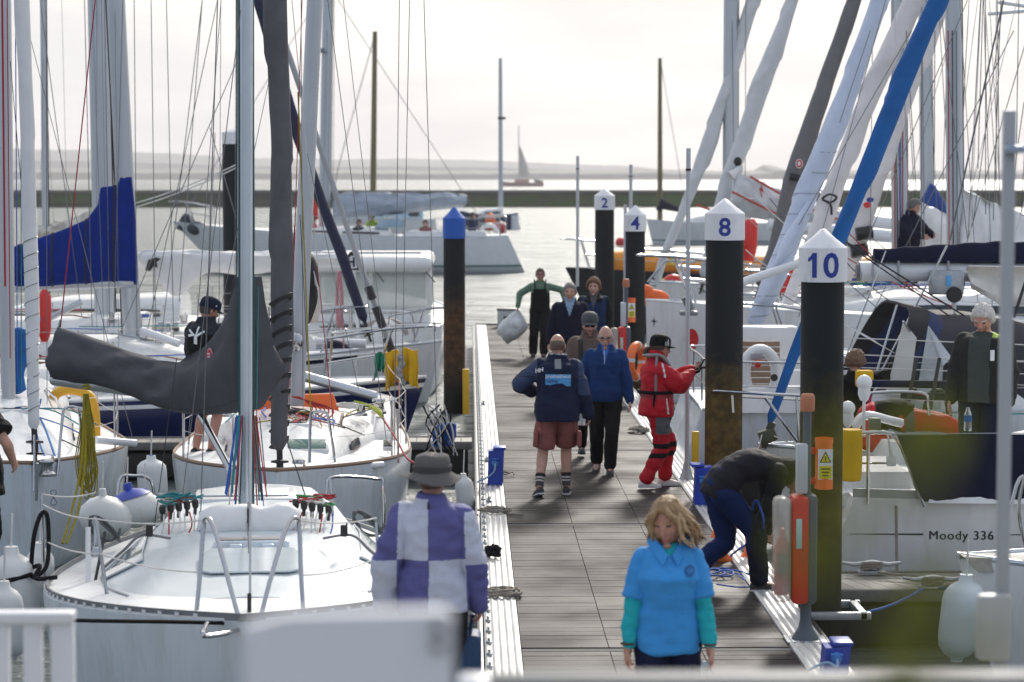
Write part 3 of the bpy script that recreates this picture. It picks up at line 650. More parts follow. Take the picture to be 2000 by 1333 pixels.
    def pushpit(b, h=.62, s1=None, r=.013, mat=None, gap=.0):
        s1 = s1 or b.L - 1.2; mb = MB(); s2 = b.L - .08
        top = [b.p(s1, b.hb(s1) - .06, b.zs(s1) + h), b.p(s2 - .25, b.hb(s2) - .05, b.zs(s2) + h), b.p(s2, b.hb(s2) - .22, b.zs(s2) + h), b.p(s2, 0, b.zs(s2) + h), b.p(s2, -b.hb(s2) + .22, b.zs(s2) + h), b.p(s2 - .25, -b.hb(s2) + .05, b.zs(s2) + h), b.p(s1, -b.hb(s1) + .06, b.zs(s1) + h)]
        for dz, rr in ((0, r), (-.3, r * .8)): mb.tube(spline([q + V(0, 0, dz) for q in top], 5), rr, 8)
        for s, t in ((s1, 1), (s2 - .25, 1), (s2, .4), (s2, -.4), (s2 - .25, -1), (s1, -1)):
            w = (b.hb(s) - .06) * t; mb.tube([b.p(s, w, b.zs(s) + h), b.p(s, w, b.zs(s))], r, 8)
        return b.o('pushpit', mb, mat or steel)
    def rails(b, ss, h=.62, r=.011, lines=(1.0, .5), lm=None, lr=.0035, sides=(1, -1), s0=None, s1=None, lean=0.0):
        for sg in sides:
            for s in ss: b.pole('stanchion', [b.p(s, sg * (b.hb(s) - .06), b.zs(s)), b.p(s, sg * (b.hb(s) - .06 + lean), b.zs(s) + h)], [r, r * .85], steel, 8)
            q = ([s0] if s0 is not None else []) + list(ss) + ([s1] if s1 is not None else [])
            for k in lines:
                pts = []
                for a_, c_ in zip(q, q[1:]):
                    pts += sag(b.p(a_, sg * (b.hb(a_) - .06 + lean * k), b.zs(a_) + h * k), b.p(c_, sg * (b.hb(c_) - .06 + lean * k), b.zs(c_) + h * k), .02, 5)
                b.pole('lifeline', pts, lr, lm or wirel, 5)
        return b
    def winch(b, q, s=1.0):
        mb = MB(); mb.lathe([(0, 0), (.07 * s, 0), (.072 * s, .02 * s), (.05 * s, .04 * s), (.045 * s, .09 * s), (.062 * s, .12 * s), (.055 * s, .135 * s), (0, .14 * s)], q, 14); return b.o('winch', mb, steel)
    def hatch(b, c, sx, sy, rot=None, mat=None, frame=None, tilt=0):
        mb = MB(); M = Matrix.Rotation(math.atan2(b.h.y, b.h.x), 3, 'Z') @ Matrix.Rotation(tilt, 3, 'Y'); mb.box(c, (sx, sy, .05), M, bev=.015); f = b.o('hatch', mb, frame or gel)
        mb = MB(); mb.box(Vector(c) + M @ V(0, 0, .024), (sx * .82, sy * .86, .016), M, bev=.006); b.o('pane', mb, mat or glassd, f); return f
    def coaming(b, s0, s1, w, h=.25, th=.3):
        for sg in (1, -1):
            rings = []
            for s in (s0, s0 + .25, lerp(s0, s1, .5), s1 - .1, s1):
                hh = h if s0 < s < s1 else h * .4; z = b.zs(s)
                rings.append([b.p(s, sg * (w / 2 - th / 2), z), b.p(s, sg * (w / 2 - th / 2 + .05), z + hh), b.p(s, sg * (w / 2 + th / 2 - .08), z + hh * .95), b.p(s, sg * (w / 2 + th / 2), z)])
            mb = MB(); mb.loft(rings); b.o('cockpit_coaming', mb, gel, smooth=50)
        return b

def clutter(b, seed=0, n=7, s0=2.0, s1=6.5, w=.8, z=.5):
    """deck fittings and loose lines"""
    rnd = random.Random(seed); M_ = (roper, blued, wired, wirel, ropet, ropey)
    for k in range(n):
        a = rnd.uniform(s0, s1); t = rnd.uniform(-w, w); e_ = a + rnd.uniform(.6, 2.2); t2 = t + rnd.uniform(-.35, .35); zz = b.zs(a) + z * (1 if abs(t) < .75 else .12) + .03
        b.pole('deck_line', spline([b.p(a, t, zz), b.p(lerp(a, e_, .35), lerp(t, t2, .5) + rnd.uniform(-.12, .12), zz + .012), b.p(lerp(a, e_, .7), t2 + rnd.uniform(-.1, .1), zz), b.p(e_, t2, zz)], 4), .009, M_[k % 6], 5)
    for sg in (1, -1):
        b.winch(b.p(s1 - .3, sg * .75, b.zs(s1) + z)); b.winch(b.p(s1 + .7, sg * (b.hb(s1 + .7) - .35), b.zs(s1) + .28), 1.3)
        q = [b.p(lerp(s0 + 1.2, s1 - .6, i / 6), sg * .55, b.zs(s1) + z + (.07 if 0 < i < 6 else .0)) for i in range(7)]; b.pole('grab_rail', q, .014, teak if seed % 2 else steel, 6)
        for s in (.5, b.L - .5): 
            c = b.p(s, sg * (b.hb(s) - .12), b.zs(s) + .05); mb = MB(); mb.tube([c - b.h * .09, c + b.h * .09], .012, 6); mb.tube([c - V(0, 0, .05), c], .016, 6); b.o('deck_cleat', mb, steel)
    c = b.p(s0 + 1.0, 0, b.zs(s0) + z * .75 + .03); b.hatch(c, .45, .45)
    mb = MB()
    for k in range(5): mb.tube(spline([b.p(s1 + .2 + .1 * math.cos(k * 1.3 + j * 1.2), (.6 if seed % 2 else -.6) + .14 * math.sin(k + j * 1.2), b.zs(s1) + z + .04 + .01 * j) for j in range(6)], 4), .01, 5)
    b.o('rope_bundle', mb, M_[seed % 6])
def tubebar(b, name, pts, r, mat, n=10, parent=None): return b.pole(name, pts, r, mat, n, parent)
def flaked(b, a, c, up, h0, h1, th, mat, name='sail_cover', drop=.04, wr=.05, seed=0, droop=None, n=40, m=22, under=.10, peak=2.2, parent=None, lateral=None):
    """sail or cover stowed along a boom from a (mast end) to c (outer end): rounded bundle, tall h0 at a, h1 at c"""
    a, c = Vector(a), Vector(c); ax = (c - a).normalized(); sd_ = ax.cross(V(0, 0, 1)).normalized(); rings = []
    for i in range(n + 1):
        x = i / n; q = a.lerp(c, x); h = h1 + (h0 - h1) * (1 - x) ** peak; k = 1.0
        if i == 0 or i == n: k = .6
        lo = under + (droop(x) if droop else 0); ring = []
        for j in range(m):
            t = 2 * math.pi * j / m; sx = math.cos(t); sz = math.sin(t)
            w = th * (1 - .55 * max(0, sz) ** 1.2) * k
            yy = sx * w; zz = (sz * h if sz > 0 else sz * lo) * (k if i in (0, n) else 1)
            nn = mnoise.noise(V(x * 9 + seed, sx * 1.3, sz * 2.5)) * wr + mnoise.noise(V(x * 26 + seed, sx * 2, sz * 5)) * wr * .35
            yy += nn * (1 if sx > 0 else -1); zz += nn * .5 * (sz > -.4)
            ring.append(q + sd_ * yy + V(0, 0, zz))
        rings.append(ring)
    mb = MB(); mb.loft(rings); return b.o(name, mb, mat, parent, smooth=70)

# ------------------------------------------------------------ L1: the big white racing yacht bow-on at the lower left
b1 = Boat('racing_yacht', 'white yacht bow-on at lower left with grey covered boom and clear angled cabin windows', (-1.45, 14.65), (.30, -4), 6.3, 3.05, fb=(.60, .40, .42), hull=gelb)
b1.hull(xm=.40, full=2.35, st=.22, rake=.12, flare=.22, rail=pm('perforated_rail', (.20, .21, .22), .5, metal=.4, var=.2), railh=.05)
# pale holes along the toe rail
mb = MB()
for sg in (1, -1):
    for k in range(46):
        s = .25 + k * .105; q = b1.p(s, sg * (b1.hb(s) - .008), b1.zs(s) + .024); tn = (b1.p(s + .05, sg * (b1.hb(s + .05)), 0) - b1.p(s, sg * b1.hb(s), 0)).normalized()
        mb.box(q, (.035, .006, .02), Matrix(((tn.x, -tn.y, 0), (tn.y, tn.x, 0), (0, 0, 1))))
b1.o('rail_slot', mb, whitep, b1.t)['kind'] = 'stuff'
# long faceted cabin
def L1q(s, t, z): return b1.p(s, t, b1.zs(s) + z)
prof0 = [(.95, .42, .40, .015), (1.3, .84, .60, .04), (1.9, 1.06, .70, .12), (2.6, 1.15, .74, .225), (3.3, 1.10, .76, .29), (4.2, .84, .66, .33), (5.2, .55, .46, .35)]
prof = [(s, *[float(np.interp(s, [q[0] for q in prof0], [q[k] for q in prof0])) for k in (1, 2, 3)]) for s in np.linspace(.95, 5.2, 40)]
rings = []
for s, w, wt, h in prof:
    rings.append([L1q(s, w, .02), L1q(s, lerp(w, wt, .85), .02 + h * .86), L1q(s, wt, .02 + h), L1q(s, wt * .5, .05 + h), L1q(s, 0, .06 + h), L1q(s, -wt * .5, .05 + h), L1q(s, -wt, .02 + h), L1q(s, -lerp(w, wt, .85), .02 + h * .86), L1q(s, -w, .02)])
mb = MB(); mb.loft(rings); cr1 = b1.o('coachroof', mb, pm('cabin_gelcoat', (.68, .73, .745), .3, var=.06, scale=1.5, coat=.3, dirt=(.56, .59, .59), dirts=2.5), smooth=28); b1.rf = cr1
clearm = pm('clear_acrylic_pane', (.50, .56, .59), .07, var=.25, scale=2.6, coat=.6, dirt=(.20, .19, .17), dirts=3.0)
for sg in (1, -1):
    for s0, s1 in ((2.35, 3.6),):
        g = []
        for i in range(25):
            s = lerp(s0, s1, i / 24); ss_ = [q[0] for q in prof]; w = np.interp(s, ss_, [q[1] for q in prof]); wt = np.interp(s, ss_, [q[2] for q in prof]); h = np.interp(s, ss_, [q[3] for q in prof])
            g.append([L1q(s, sg * (lerp(w, wt, .85 * k) + .012), .026 + h * .86 * k + .006) for k in (.12, .5, .98)])
        mb = MB(); mb.sheet(g, .014); b1.o('window', mb, clearm, cr1)
    mb = MB(); mb.tube([L1q(s, sg * (np.interp(s, [q[0] for q in prof], [q[1] for q in prof]) * .97 + .01), .05 + .0 * s) for s in np.linspace(1.35, 3.6, 14)], .008, 6); b1.o('window_trim', mb, alu, cr1)
# foredeck hatch vent, white rolled cover on cabin
c = W(486, 1062, 17.2); c = b1.p(b1.loc(c)[0], 0, c.z + .0)
mb = MB(); mb.box(c, (.2, .56, .07), Matrix.Rotation(math.atan2(b1.h.y, b1.h.x), 3, 'Z'), bev=.02)
for dy in (-.12, .12): mb.box(c + b1.pt * dy + b1.h * .11 - V(0, 0, .015), (.05, .09, .06), Matrix.Rotation(math.atan2(b1.h.y, b1.h.x), 3, 'Z'), bev=.01)
vt = b1.o('hatch', mb, gelb)
mb = MB(); mb.box(c + V(0, 0, .036), (.15, .5, .012), Matrix.Rotation(math.atan2(b1.h.y, b1.h.x), 3, 'Z'), bev=.004); b1.o('pane', mb, pm('grey_grip', (.2, .2, .21), .8, var=.3, scale=60), vt)
rc = W(486, 1018, 17.75); a0 = rc + b1.pt * .39; a1 = rc - b1.pt * .39
mb = MB(); mb.tube([a0.lerp(a1, k / 10) + V(0, 0, .012 * math.sin(k * 1.3)) for k in range(11)], [.07] + [.125 + .008 * math.sin(k * 2) for k in range(9)] + [.07], 18); b1.o('rolled_cover', mb, sailw, smooth=60)
mb = MB(); mb.tube([rc + V(0, 0, .13) - b1.h * .02, rc + b1.h * .10 + V(0, 0, .1), rc + b1.h * .135, rc + b1.h * .1 - V(0, 0, .1)], 1, 6, flat=(.012, .02)); b1.o('strap', mb, black)
qh = [L1q(s, t, .06 + float(np.interp(s, [q[0] for q in prof], [q[3] for q in prof])) + .006) for s, t in ((1.75, .36), (2.15, .38), (2.35, .30), (2.35, -.30), (2.15, -.38), (1.75, -.36), (1.68, -.28), (1.68, .28))]
mb = MB(); mb.prism([q + V(0, 0, .004) for q in qh], (0, 0, .012)); b1.o('hatch', mb, pm('smoked_hatch', (.60, .665, .69), .15, var=.06, coat=.4), b1.rf)
# companionway garage behind the mast
c = W(480, 975, 19.3); mb = MB(); mb.box(c, (.6, .86, .10), Matrix.Rotation(math.atan2(b1.h.y, b1.h.x), 3, 'Z'), bev=.03); b1.o('sliding_hatch', mb, gel)
mb = MB(); mb.box(c + V(0, 0, .055), (.42, .72, .02), Matrix.Rotation(math.atan2(b1.h.y, b1.h.x), 3, 'Z'), bev=.006); b1.o('hatch_groove', mb, alu)
# mast, boom and grey cover
mY = 18.6
b1.mast(W(482, 985, mY), W(481, 0, mY), r=(.056, .05), fore=1.25, mat=pm('pale_mast', (.55, .60, .65), .3, metal=.45, var=.05, scale=2), h=9.5, track=False)
for dx, nm in ((-.058, 'sail_track'), (.058, 'sail_track')):
    b1.pole(nm, [W(482, 985, mY) + V(dx, -.03, 0), W(481, 0, mY) + V(dx, -.01, 0)], .007, pm('teal_track', (.01, .10, .11), .5), 6, b1.mast_o)
bm0, bm1 = W(484, 792, 18.75), W(112, 752, 20.9)
bm1.z = bm0.z + .02
tubebar(b1, 'boom', [bm0, bm1 + (bm1 - bm0).normalized() * .05], .055, alu)
# cover: outline traced along boom, with its own thickness
def cover_L1():
    ax = (bm1 - bm0); sd_ = ax.cross(V(0, 0, 1)).normalized(); top = [(115, 640), (165, 655), (230, 680), (300, 703), (350, 708), (395, 680), (430, 640), (462, 590), (470, 540), (498, 540), (503, 590), (515, 640), (524, 700)]
    bot = [(112, 742), (165, 750), (230, 762), (300, 788), (350, 805), (400, 812), (460, 808), (505, 800), (524, 745)]
    us = np.linspace(112, 524, 61); rings = []; y0, y1 = 18.75, 20.9
    for i, u in enumerate(us):
        Y = lerp(y1, y0, min(1, max(0, (u - 112) / 372.0)))
        vt_ = np.interp(u, [q[0] for q in top], [q[1] for q in top]); vb = np.interp(u, [q[0] for q in bot], [q[1] for q in bot])
        zt_, zb_ = W(u, vt_, Y), W(u, vb, Y); ring = []; hgt = zt_.z - zb_.z; x = i / 60
        thk = lerp(.15, .20, x) * (1 if 0 < i < 60 else .45)
        for j in range(26):
            t = 2 * math.pi * j / 26; k = .5 + .5 * math.sin(t); sx = math.cos(t)
            w = thk * (1 - .66 * max(0, (k - .35) / .65) ** 1.1 * (1 if x > .45 else .45)) * abs(sx) ** .8 * (1 if sx > 0 else -1)
            if u > 462 and k > .75: w = max(abs(w), .068) * (1 if sx >= 0 else -1) if abs(sx) > .1 else w
            fold = .042 * mnoise.noise(V(x * 5 + k * 3.5, k * 2.2 - x * 3, 3 + sx)) + .03 * mnoise.noise(V(x * 13 - k * 6, k * 5 + x * 5, 9 + sx)) + .02 * math.sin(30 * (x - .35 * k)) * max(0, 1 - abs(x - .45) * 2.2)
            q = zb_.lerp(zt_, k); ring.append(q + sd_ * (w + fold * (1 if sx > 0 else -1)) + V(0, 0, fold * .5 if .1 < k < .9 else 0))
        rings.append(ring)
    mb = MB(); mb.loft(rings); b1.cr = rings; return mb
cv = b1.o('sail_cover', cover_L1(), greyc, smooth=75)
def straps(b, rings, idx, mat, parent, r=.010, sc=1.012):
    for i in idx:
        c = sum(rings[i], Vector()) / len(rings[i]); mb = MB(); mb.tube([c + (q - c) * sc for q in rings[i]], 1, 6, closed=True, flat=(r * .45, r * 1.6)); b.o('webbing_strap', mb, mat, parent)
for j in (4, 17):
    mb = MB(); mb.tube([r_[j] + (r_[j] - sum(r_, Vector()) / len(r_)).normalized() * .003 for r_ in b1.cr[1:-1]], .004, 5); b1.o('cover_seam', mb, pm('seam_grey', (.04, .042, .048), .8), cv)
q = W(410, 694, 19.17); nn = (CAM - q).normalized()
mb = MB()
rr_ = V(1, -.0, 0); 
def badge(mb, cen, nrm, rx, ry, mi=0, n=24, off=0, ring=None):
    nrm = nrm.normalized(); u = nrm.cross(V(0, 0, 1)).normalized() * -1; w_ = u.cross(nrm) * -1
    pts = [cen + nrm * off + u * math.cos(2 * math.pi * k / n) * rx + w_ * math.sin(2 * math.pi * k / n) * ry for k in range(n)]
    mb.prism(pts, nrm * .004, mi)
tnorm = (bm1 - bm0).cross(V(0, 0, 1)).normalized()
if tnorm.y > 0: tnorm = -tnorm
q = W(410, 694, 19.0)
badge(mb, q, tnorm, .042, .058, 0); badge(mb, q, tnorm, .034, .048, 1, off=.005)
b1.o('badge', mb, [pm('pale_pink', (.72, .42, .44), .6), pm('badge_red', (.55, .05, .09), .6)], cv)
for k, (du, ln) in enumerate(((-4, .035), (3, .04))):
    mb = MB(); mb.box(q + V(du * .0006, -.012, .012 - .024 * k), (ln, .006, .012)); b1.o('badge_bar', mb, whitep, cv)
# topping lift (red) with shackle, stays, sheets
b1.stay(W(118, 640, 20.9), W(186, 0, 20.9), .006, roper, 'topping_lift', ext=9)
mb = MB(); mb.tube([W(118, 625, 20.9), W(112, 650, 20.9), W(122, 672, 20.9)], .012, 6); b1.o('shackle', mb, steel)
b1.stay(W(488, 1215, 15.0), W(492, 0, 18.0), .009, pm('forestay_foil', (.45, .47, .49), .3, metal=.7), 'forestay', ext=9)
b1.pole('forestay_turnbuckle', [W(487, 1160, 15.0), W(487, 1226, 14.9)], .014, black, 8)
b1.stay(W(486, 1080, 16.4), W(481, 985, 18.4), .005, wired, 'babystay')
for u0, v0, u1, v1, m_, r_ in ((392, 1000, 425, 0, wire, .005), (355, 985, 470, 20, wire, .004), (300, 1040, 345, 700, wired, .004), (620, 1040, 560, 860, wired, .005), (500, 900, 505, 560, ropet, .004), (463, 900, 466, 820, roper, .005), (470, 960, 474, 815, ropet, .005), (455, 965, 455, 815, blued, .004), (446, 970, 460, 815, roper, .004), (500, 965, 497, 815, ropet, .004), (508, 960, 502, 815, wired, .005), (520, 950, 507, 815, wire, .005), (516, 1000, 500, 815, blued, .004)):
    b1.pole('halyard', [W(u0, v0, 18.5), W(u1, v1, 18.5)], r_, m_, 5)
rnd = random.Random(21)
for k in range(18):
    u0 = 482 + rnd.choice((-1, 1)) * rnd.uniform(18, 44); b1.pole('halyard', [W(u0 + rnd.uniform(-6, 6), rnd.uniform(950, 992), 18.45), W(482 + (u0 - 482) * .45, 812, 18.45)], rnd.uniform(.005, .009), (ropet, roper, wired, blued, teak, ropet, wirel)[k % 7], 5)
# shiny vang strut
b1.pole('vang', [W(392, 812, 19.2), W(448, 915, 18.7)], .03, steel, 12)
# pulpit: two A frames
def P1(u, v, Y): return W(u, v, Y)
A = [[(383, 1205, 15.1), (391, 1120, 15.2), (397, 1035, 15.3), (402, 1013, 15.3), (412, 1018, 15.25), (424, 1050, 15.15), (448, 1140, 14.95), (470, 1222, 14.8)],
     [(593, 1205, 15.1), (588, 1120, 15.2), (585, 1035, 15.3), (580, 1013, 15.3), (566, 1018, 15.25), (552, 1050, 15.15), (526, 1140, 14.95), (505, 1222, 14.8)]]
for a in A:
    mb = MB(); mb.tube(spline([W(*q) for q in a], 4), .016, 10); b1.o('pulpit', mb, steel)
mb = MB(); mb.tube(spline([W(472, 1228, 14.75), W(440, 1238, 14.5), W(402, 1243, 14.35), (W(396, 1236, 14.35)), W(404, 1218, 14.6)], 4), .016, 8); b1.o('bow_roller', mb, steel)
# stanchions, lifelines, bases
for q in ([(211, 1178, 16.15), (187, 1014, 16.25)], [(86, 1148, 17.3), (82, 965, 17.4)], [(186, 1085, 17.3), (186, 1010, 17.4)], [(656, 1120, 18.4), (645, 935, 18.5)], [(742, 1190, 16.4), (735, 1020, 16.5)]):
    b1.pole('stanchion', [W(*q[0]), W(*q[1])], [.014, .012], steel, 8)
    mb = MB(); mb.lathe([(.03, -.01), (.032, .02), (.022, .06), (.015, .062)], W(*q[0]), 10); b1.o('stanchion_base', mb, alu)
for pts in ([(400, 1016, 15.3), (187, 1014, 16.2), (82, 985, 17.4)], [(390, 1118, 15.2), (196, 1082, 16.2), (84, 1055, 17.4)], [(583, 1016, 15.3), (735, 1012, 16.5)], [(588, 1124, 15.2), (738, 1090, 16.5)], [(82, 965, 17.4), (187, 962, 18.5)]):
    w_ = [W(*q) for q in pts]; pp = []
    for a_, c_ in zip(w_, w_[1:]): pp += sag(a_, c_, .03, 8)
    b1.pole('lifeline', pp, .0055, wirel, 6)
b1.pole('chainplate', [W(172, 1160, 16.9), W(172, 1030, 17.0)], .02, whitep, 6)
b1.pole('shroud', [W(181, 1160, 16.9), W(205, 1040, 17.3)], .012, wired, 6)
# clutch banks with rope heads either side
for cu, fl in ((352, 1), (612, -1)):
    mb = MB()
    for k in range(5):
        q = W(cu - 34 + k * 16, 997 - 3 * fl * (k - 2), 17.9 + .02 * k); mb.lathe([(0, 0), (.022, 0), (.026, .012), (.026, .06), (.018, .075), (0, .078)], q, 10, (0, -.5, .8)); mb.tube([q + V(0, -.02, 0), q + V(0, -.05, -.05)], .014, 6)
    b1.o('rope_clutch', mb, black)
    for k, m_ in enumerate((wirel, roper, wirel, wirel, wirel, roper, wirel, blued)):
        rnd = random.Random(k + cu); q = W(cu - 32 + k * 10, 1003 + rnd.uniform(-4, 4), 17.8); b1.pole('control_line', spline([q, q + V(.03 * fl * rnd.random(), -.10, -.10), q + V(rnd.uniform(-.05, .05), -.2, -.16 - .06 * rnd.random())], 4), .006, m_, 6)
    mb = MB()
    rnd = random.Random(cu)
    for k in range(16):
        q = W(cu + rnd.uniform(-26, 26), 982 + rnd.uniform(-9, 9), 18.25 + rnd.uniform(-.1, .1)); rr = rnd.uniform(.04, .11); ph = rnd.random() * 6
        mb.tube(spline([q + V(rr * math.cos(ph + j * 1.4) + rnd.uniform(-.02, .02), .5 * rr * math.sin(ph + j * 1.4), .035 * abs(math.sin(j * 1.2)) + rnd.uniform(-.015, .02)) for j in range(6)], 4), rnd.uniform(.006, .010), 6, mi=rnd.choice((0, 0, 1, 2)))
    b1.o('rope_bundle', mb, [roper, greenp, wirel] if fl < 0 else [ropet, roper, wirel])
    b1.pole('foreguy', spline([W(cu - 20 * fl, 1052, 17.2), W(cu - 75 * fl, 1046, 17.0), W(cu - 110 * fl, 1075, 16.9), W(cu - 150 * fl, 1110, 16.9)], 5), .011, pm('grey_line', (.16, .16, .17), .7), 6)
    mb = MB(); mb.box(W(cu - 60 * fl, 1045, 17.0) + V(0, 0, .03), (.05, .04, .09), .3 * fl, bev=.01); mb.tube([W(cu - 60 * fl, 1040, 17.0), W(cu - 66 * fl, 1022, 17.0)], .008, 6); b1.o('cam_cleat', mb, black)
for sg, (u, v) in ((1, (205, 1045)), (-1, (720, 1035))):
    mb = MB()
    for k in range(9):
        a = k * 1.1; mb.tube(spline([W(u + 30 * math.cos(a + j * .7), v - 12 + 24 * math.sin(a * 1.3 + j * .8), 18.5 + .05 * j) for j in range(6)], 4), .011, 6)
    b1.o('sheet_tangle', mb, [pm('dark_grey_rope', (.09, .095, .10), .85, var=.4, scale=40)])
for q in ((60, 985), (300, 1100)): pass
mb = MB(); mb.tube(spline([W(60, 1120, 17.2), W(66, 1050, 17.2), W(80, 1005, 17.3), (W(92, 1008, 17.3)), W(95, 1060, 17.3), W(90, 1108, 17.2), W(66, 1128, 17.1), W(60, 1112, 17.2), W(78, 1106, 17.1), W(70, 1130, 17.0), W(110, 1128, 16.9)], 6), .017, 8)
single('mooring_line', mb, ropeb, 'black mooring rope looped over the near rail of the front left yacht', 'rope')
mb = MB(); mb.tube(sag(W(62, 1122, 17.1), W(-60, 1142, 16.9), .02), .017, 8); single('mooring_line', mb, ropeb, 'black line running off the left edge from the front yacht', 'rope')
mb = MB(); mb.tube(spline([W(-20, 1205, 13.9), W(145, 1212, 14.2), W(330, 1215, 14.5), W(420, 1217, 14.7), W(452, 1218, 14.8)], 5), .013, 8); mb.tube([W(395, 1208, 14.9), W(455, 1212, 14.9)], .02, 8)
single('mooring_line', mb, ropeb, 'thin black bow line stretched across the front of the white front yacht', 'rope')

def fender(a, c, r, label, top=None, grp='boat fenders', mat=fendw, ball=False):
    """a top eye, c bottom"""
    a, c = Vector(a), Vector(c); l = (c - a).length; ax = (c - a).normalized(); mb = MB()
    t = thing('fender', label, 'fender', c, grp)
    if ball: pr = [(0, 0), (r * .12, 0), (r * .14, l * .14), (r * .5, l * .2), (r * .86, l * .35), (r, l * .56), (r * .88, l * .78), (r * .55, l * .93), (r * .15, l), (0, l)]
    else: pr = [(0, 0), (r * .3, 0), (r * .34, l * .08), (r * .7, l * .13), (r * .95, l * .21), (r, l * .32), (r, l * .7), (r * .93, l * .82), (r * .62, l * .92), (r * .3, l * .96), (r * .28, l), (0, l)]
    cut = None
    mb.lathe(pr, a, 22, ax); o_ = obj('body', mb, mat, t, smooth=60)
    if top:
        mb = MB(); mb.lathe([(0, -.004), (r * .16, -.004), (r * .18, l * .13), (r * .54, l * .195), (r * .83, l * .30), (r * .80, l * .302), (0, l * .2)], a, 22, ax); obj('top_cap', mb, top, t, smooth=60)
    mb = MB(); mb.tube([a, a + V(.01, 0, .25)], .008, 6); obj('lanyard', mb, wirel, t); return t
fender(W(78, 1060, 17.6), W(78, 1200, 17.7), .11, 'white fender behind the black rope on the front left yacht')
fender(W(22, 1068, 17.2), W(40, 1250, 17.2), .165, 'upper white fender squeezed at the front yacht side by the left edge')
fender(W(8, 1135, 16.5), W(24, 1290, 16.5), .12, 'lower white fender hanging beside the white handrail at the left edge')
fender(W(248, 945, 21.2), W(272, 1030, 21.2), .23, 'white ball fender with blue top left of the mast', top=bluem, ball=True)
fender(W(282, 955, 21.8), W(290, 1020, 21.8), .16, 'second blue topped ball fender tucked behind the larger one', top=bluem, ball=True)
fender(W(200, 955, 21.0), W(212, 1052, 21.0), .25, 'plain white ball fender leftmost of the ball fenders', ball=True)
fender(W(295, 890, 23.0), W(300, 985, 23.0), .15, 'white fender with blue top hanging before the navy hull', top=bluem)
fender(W(905, 925, 24.5), W(912, 1010, 24.5), .1, 'pale fender between the yacht and the left pontoon edge')

# ------------------------------------------------------------ L2: yacht with dark grey furled jib
b2 = Boat('racing_yacht', 'white yacht with dark grey striped furled jib and orange mast boot', (-1.86, 22.0), (.03, -1), 7.5, 2.62, fb=(.62, .42, .45), hull=gelb)
b2.hull(xm=.46, full=2.1, st=.8, rake=.2, rail=teak, railh=.03)
b2.roof(1.1, 4.1, .8, 1.8, .24, .34, gel, win=((.4, .6),), crown=.07, nose=.55); b2.coaming(4.2, 7.2, 2.0)
b2.mast(W(578, 792, 25.5), W(556, 0, 25.5) + V(.33, 0, 0), r=(.092, .085), fore=1.3, h=11, mat=pm('pale_grey_mast', (.50, .53, .57), .35, metal=.4, var=.06, scale=2), track=False)
b2.furl([W(546, 880, 22.4), W(548, 700, 22.55), W(551, 480, 22.7), W(549, 300, 22.85), W(538, 0, 23.0)], [.07, .10, .105, .098, .11], greyc2, twist=.18, seed=4, ext=10)
mb = MB()
for k in range(10):
    v = 866 - k * 31; c = W(lerp(546.5, 550, k / 9), v, 22.5); rr = float(np.interp(v, [600, 700, 880], [.103, .104, .082])); mb.tube([c + V(rr * math.cos(a), rr * math.sin(a), .055 * math.cos(a + .4)) for a in np.linspace(0, 6.283, 19)[:-1]], 1, 6, closed=True, flat=(.008, .03))
b2.o('sheet_wrap', mb, pm('dark_strip', (.035, .036, .042), .7))
b2.hatch(W(600, 872, 23.6), .26, .46, mat=pm('green_tinted_pane', (.06, .16, .13), .1, coat=.5), tilt=.35)
for sg, u in ((-1, 757), ): b2.hatch(W(u, 870, 24.3), .22, .1, tilt=.3)
# orange companionway board behind mast
mb = MB(); mb.prism([W(478, 830, 26.2), W(672, 830, 26.2), W(650, 770, 26.3), W(500, 772, 26.3)], (0, .06, 0)); b2.o('mast_screen', mb, orangem)
# mast base with lines
mb = MB(); mb.box(W(578, 805, 25.4), (.34, .3, .05), bev=.01); b2.o('mast_step', mb, black)
for k in range(14):
    rnd = random.Random(k); q = W(560 + rnd.uniform(-8, 45), 800 + rnd.uniform(-8, 20), 25.2); e_ = W(600 + rnd.uniform(-110, 130), 860 + rnd.uniform(-40, 25), 24.4)
    b2.pole('control_line', spline([q, q.lerp(e_, .5) + V(rnd.uniform(-.1, .1), 0, .03), e_], 5), .007, (roper, wired, ropey, wired)[k % 4], 5)
mb = MB()
for k in range(6):
    mb.tube(spline([W(585 - 3 * k, 775, 25.2), W(610 + 8 * k, 800, 25.1), W(560 + 12 * k, 826, 25.0), W(556 - 2 * k, 812, 25.0)], 5), .008, 5)
b2.o('rope_bundle', mb, roper)
mb = MB()
for k in range(7): mb.tube(spline([W(692 + k * 3, 784 + k, 25.0), W(720 + k * 3, 792 + k, 24.9), W(748, 818 - k, 24.7)], 5), .011, 5)
b2.o('rope_coil', mb, pm('lime_rope', (.40, .46, .05), .75, var=.3, scale=60))
mb = MB(); mb.tube(spline([W(748, 818, 24.7), W(775, 860, 24.0), W(800, 900, 23.4), W(845, 912, 23.0)], 6), .012, 6); b2.o('sheet', mb, roper)
b2.pole('pulpit', spline([W(604, 950, 23.0), W(606, 820, 23.1), W(612, 806, 23.1), W(634, 806, 23.1), W(642, 822, 23.1), W(660, 940, 23.3)], 4), .015, steel, 8)
b2.pole('pulpit', spline([W(635, 1045, 22.0), W(638, 955, 22.2), W(652, 932, 22.3), W(735, 936, 22.6), W(748, 950, 22.6), W(750, 1080, 22.6)], 4), .015, steel, 8)
b2.pole('spinnaker_pole', [W(568, 922, 22.9), W(748, 908, 23.6)], .035, whitep, 10)
b2.rails([2.2, 3.9, 5.6], s1=7.2, s0=.9, lines=(1, .5))
for u in (770,): b2.pole('stanchion', [W(778, 905, 23.8), W(776, 800, 23.8)], .012, steel, 8)
b2.shrouds()
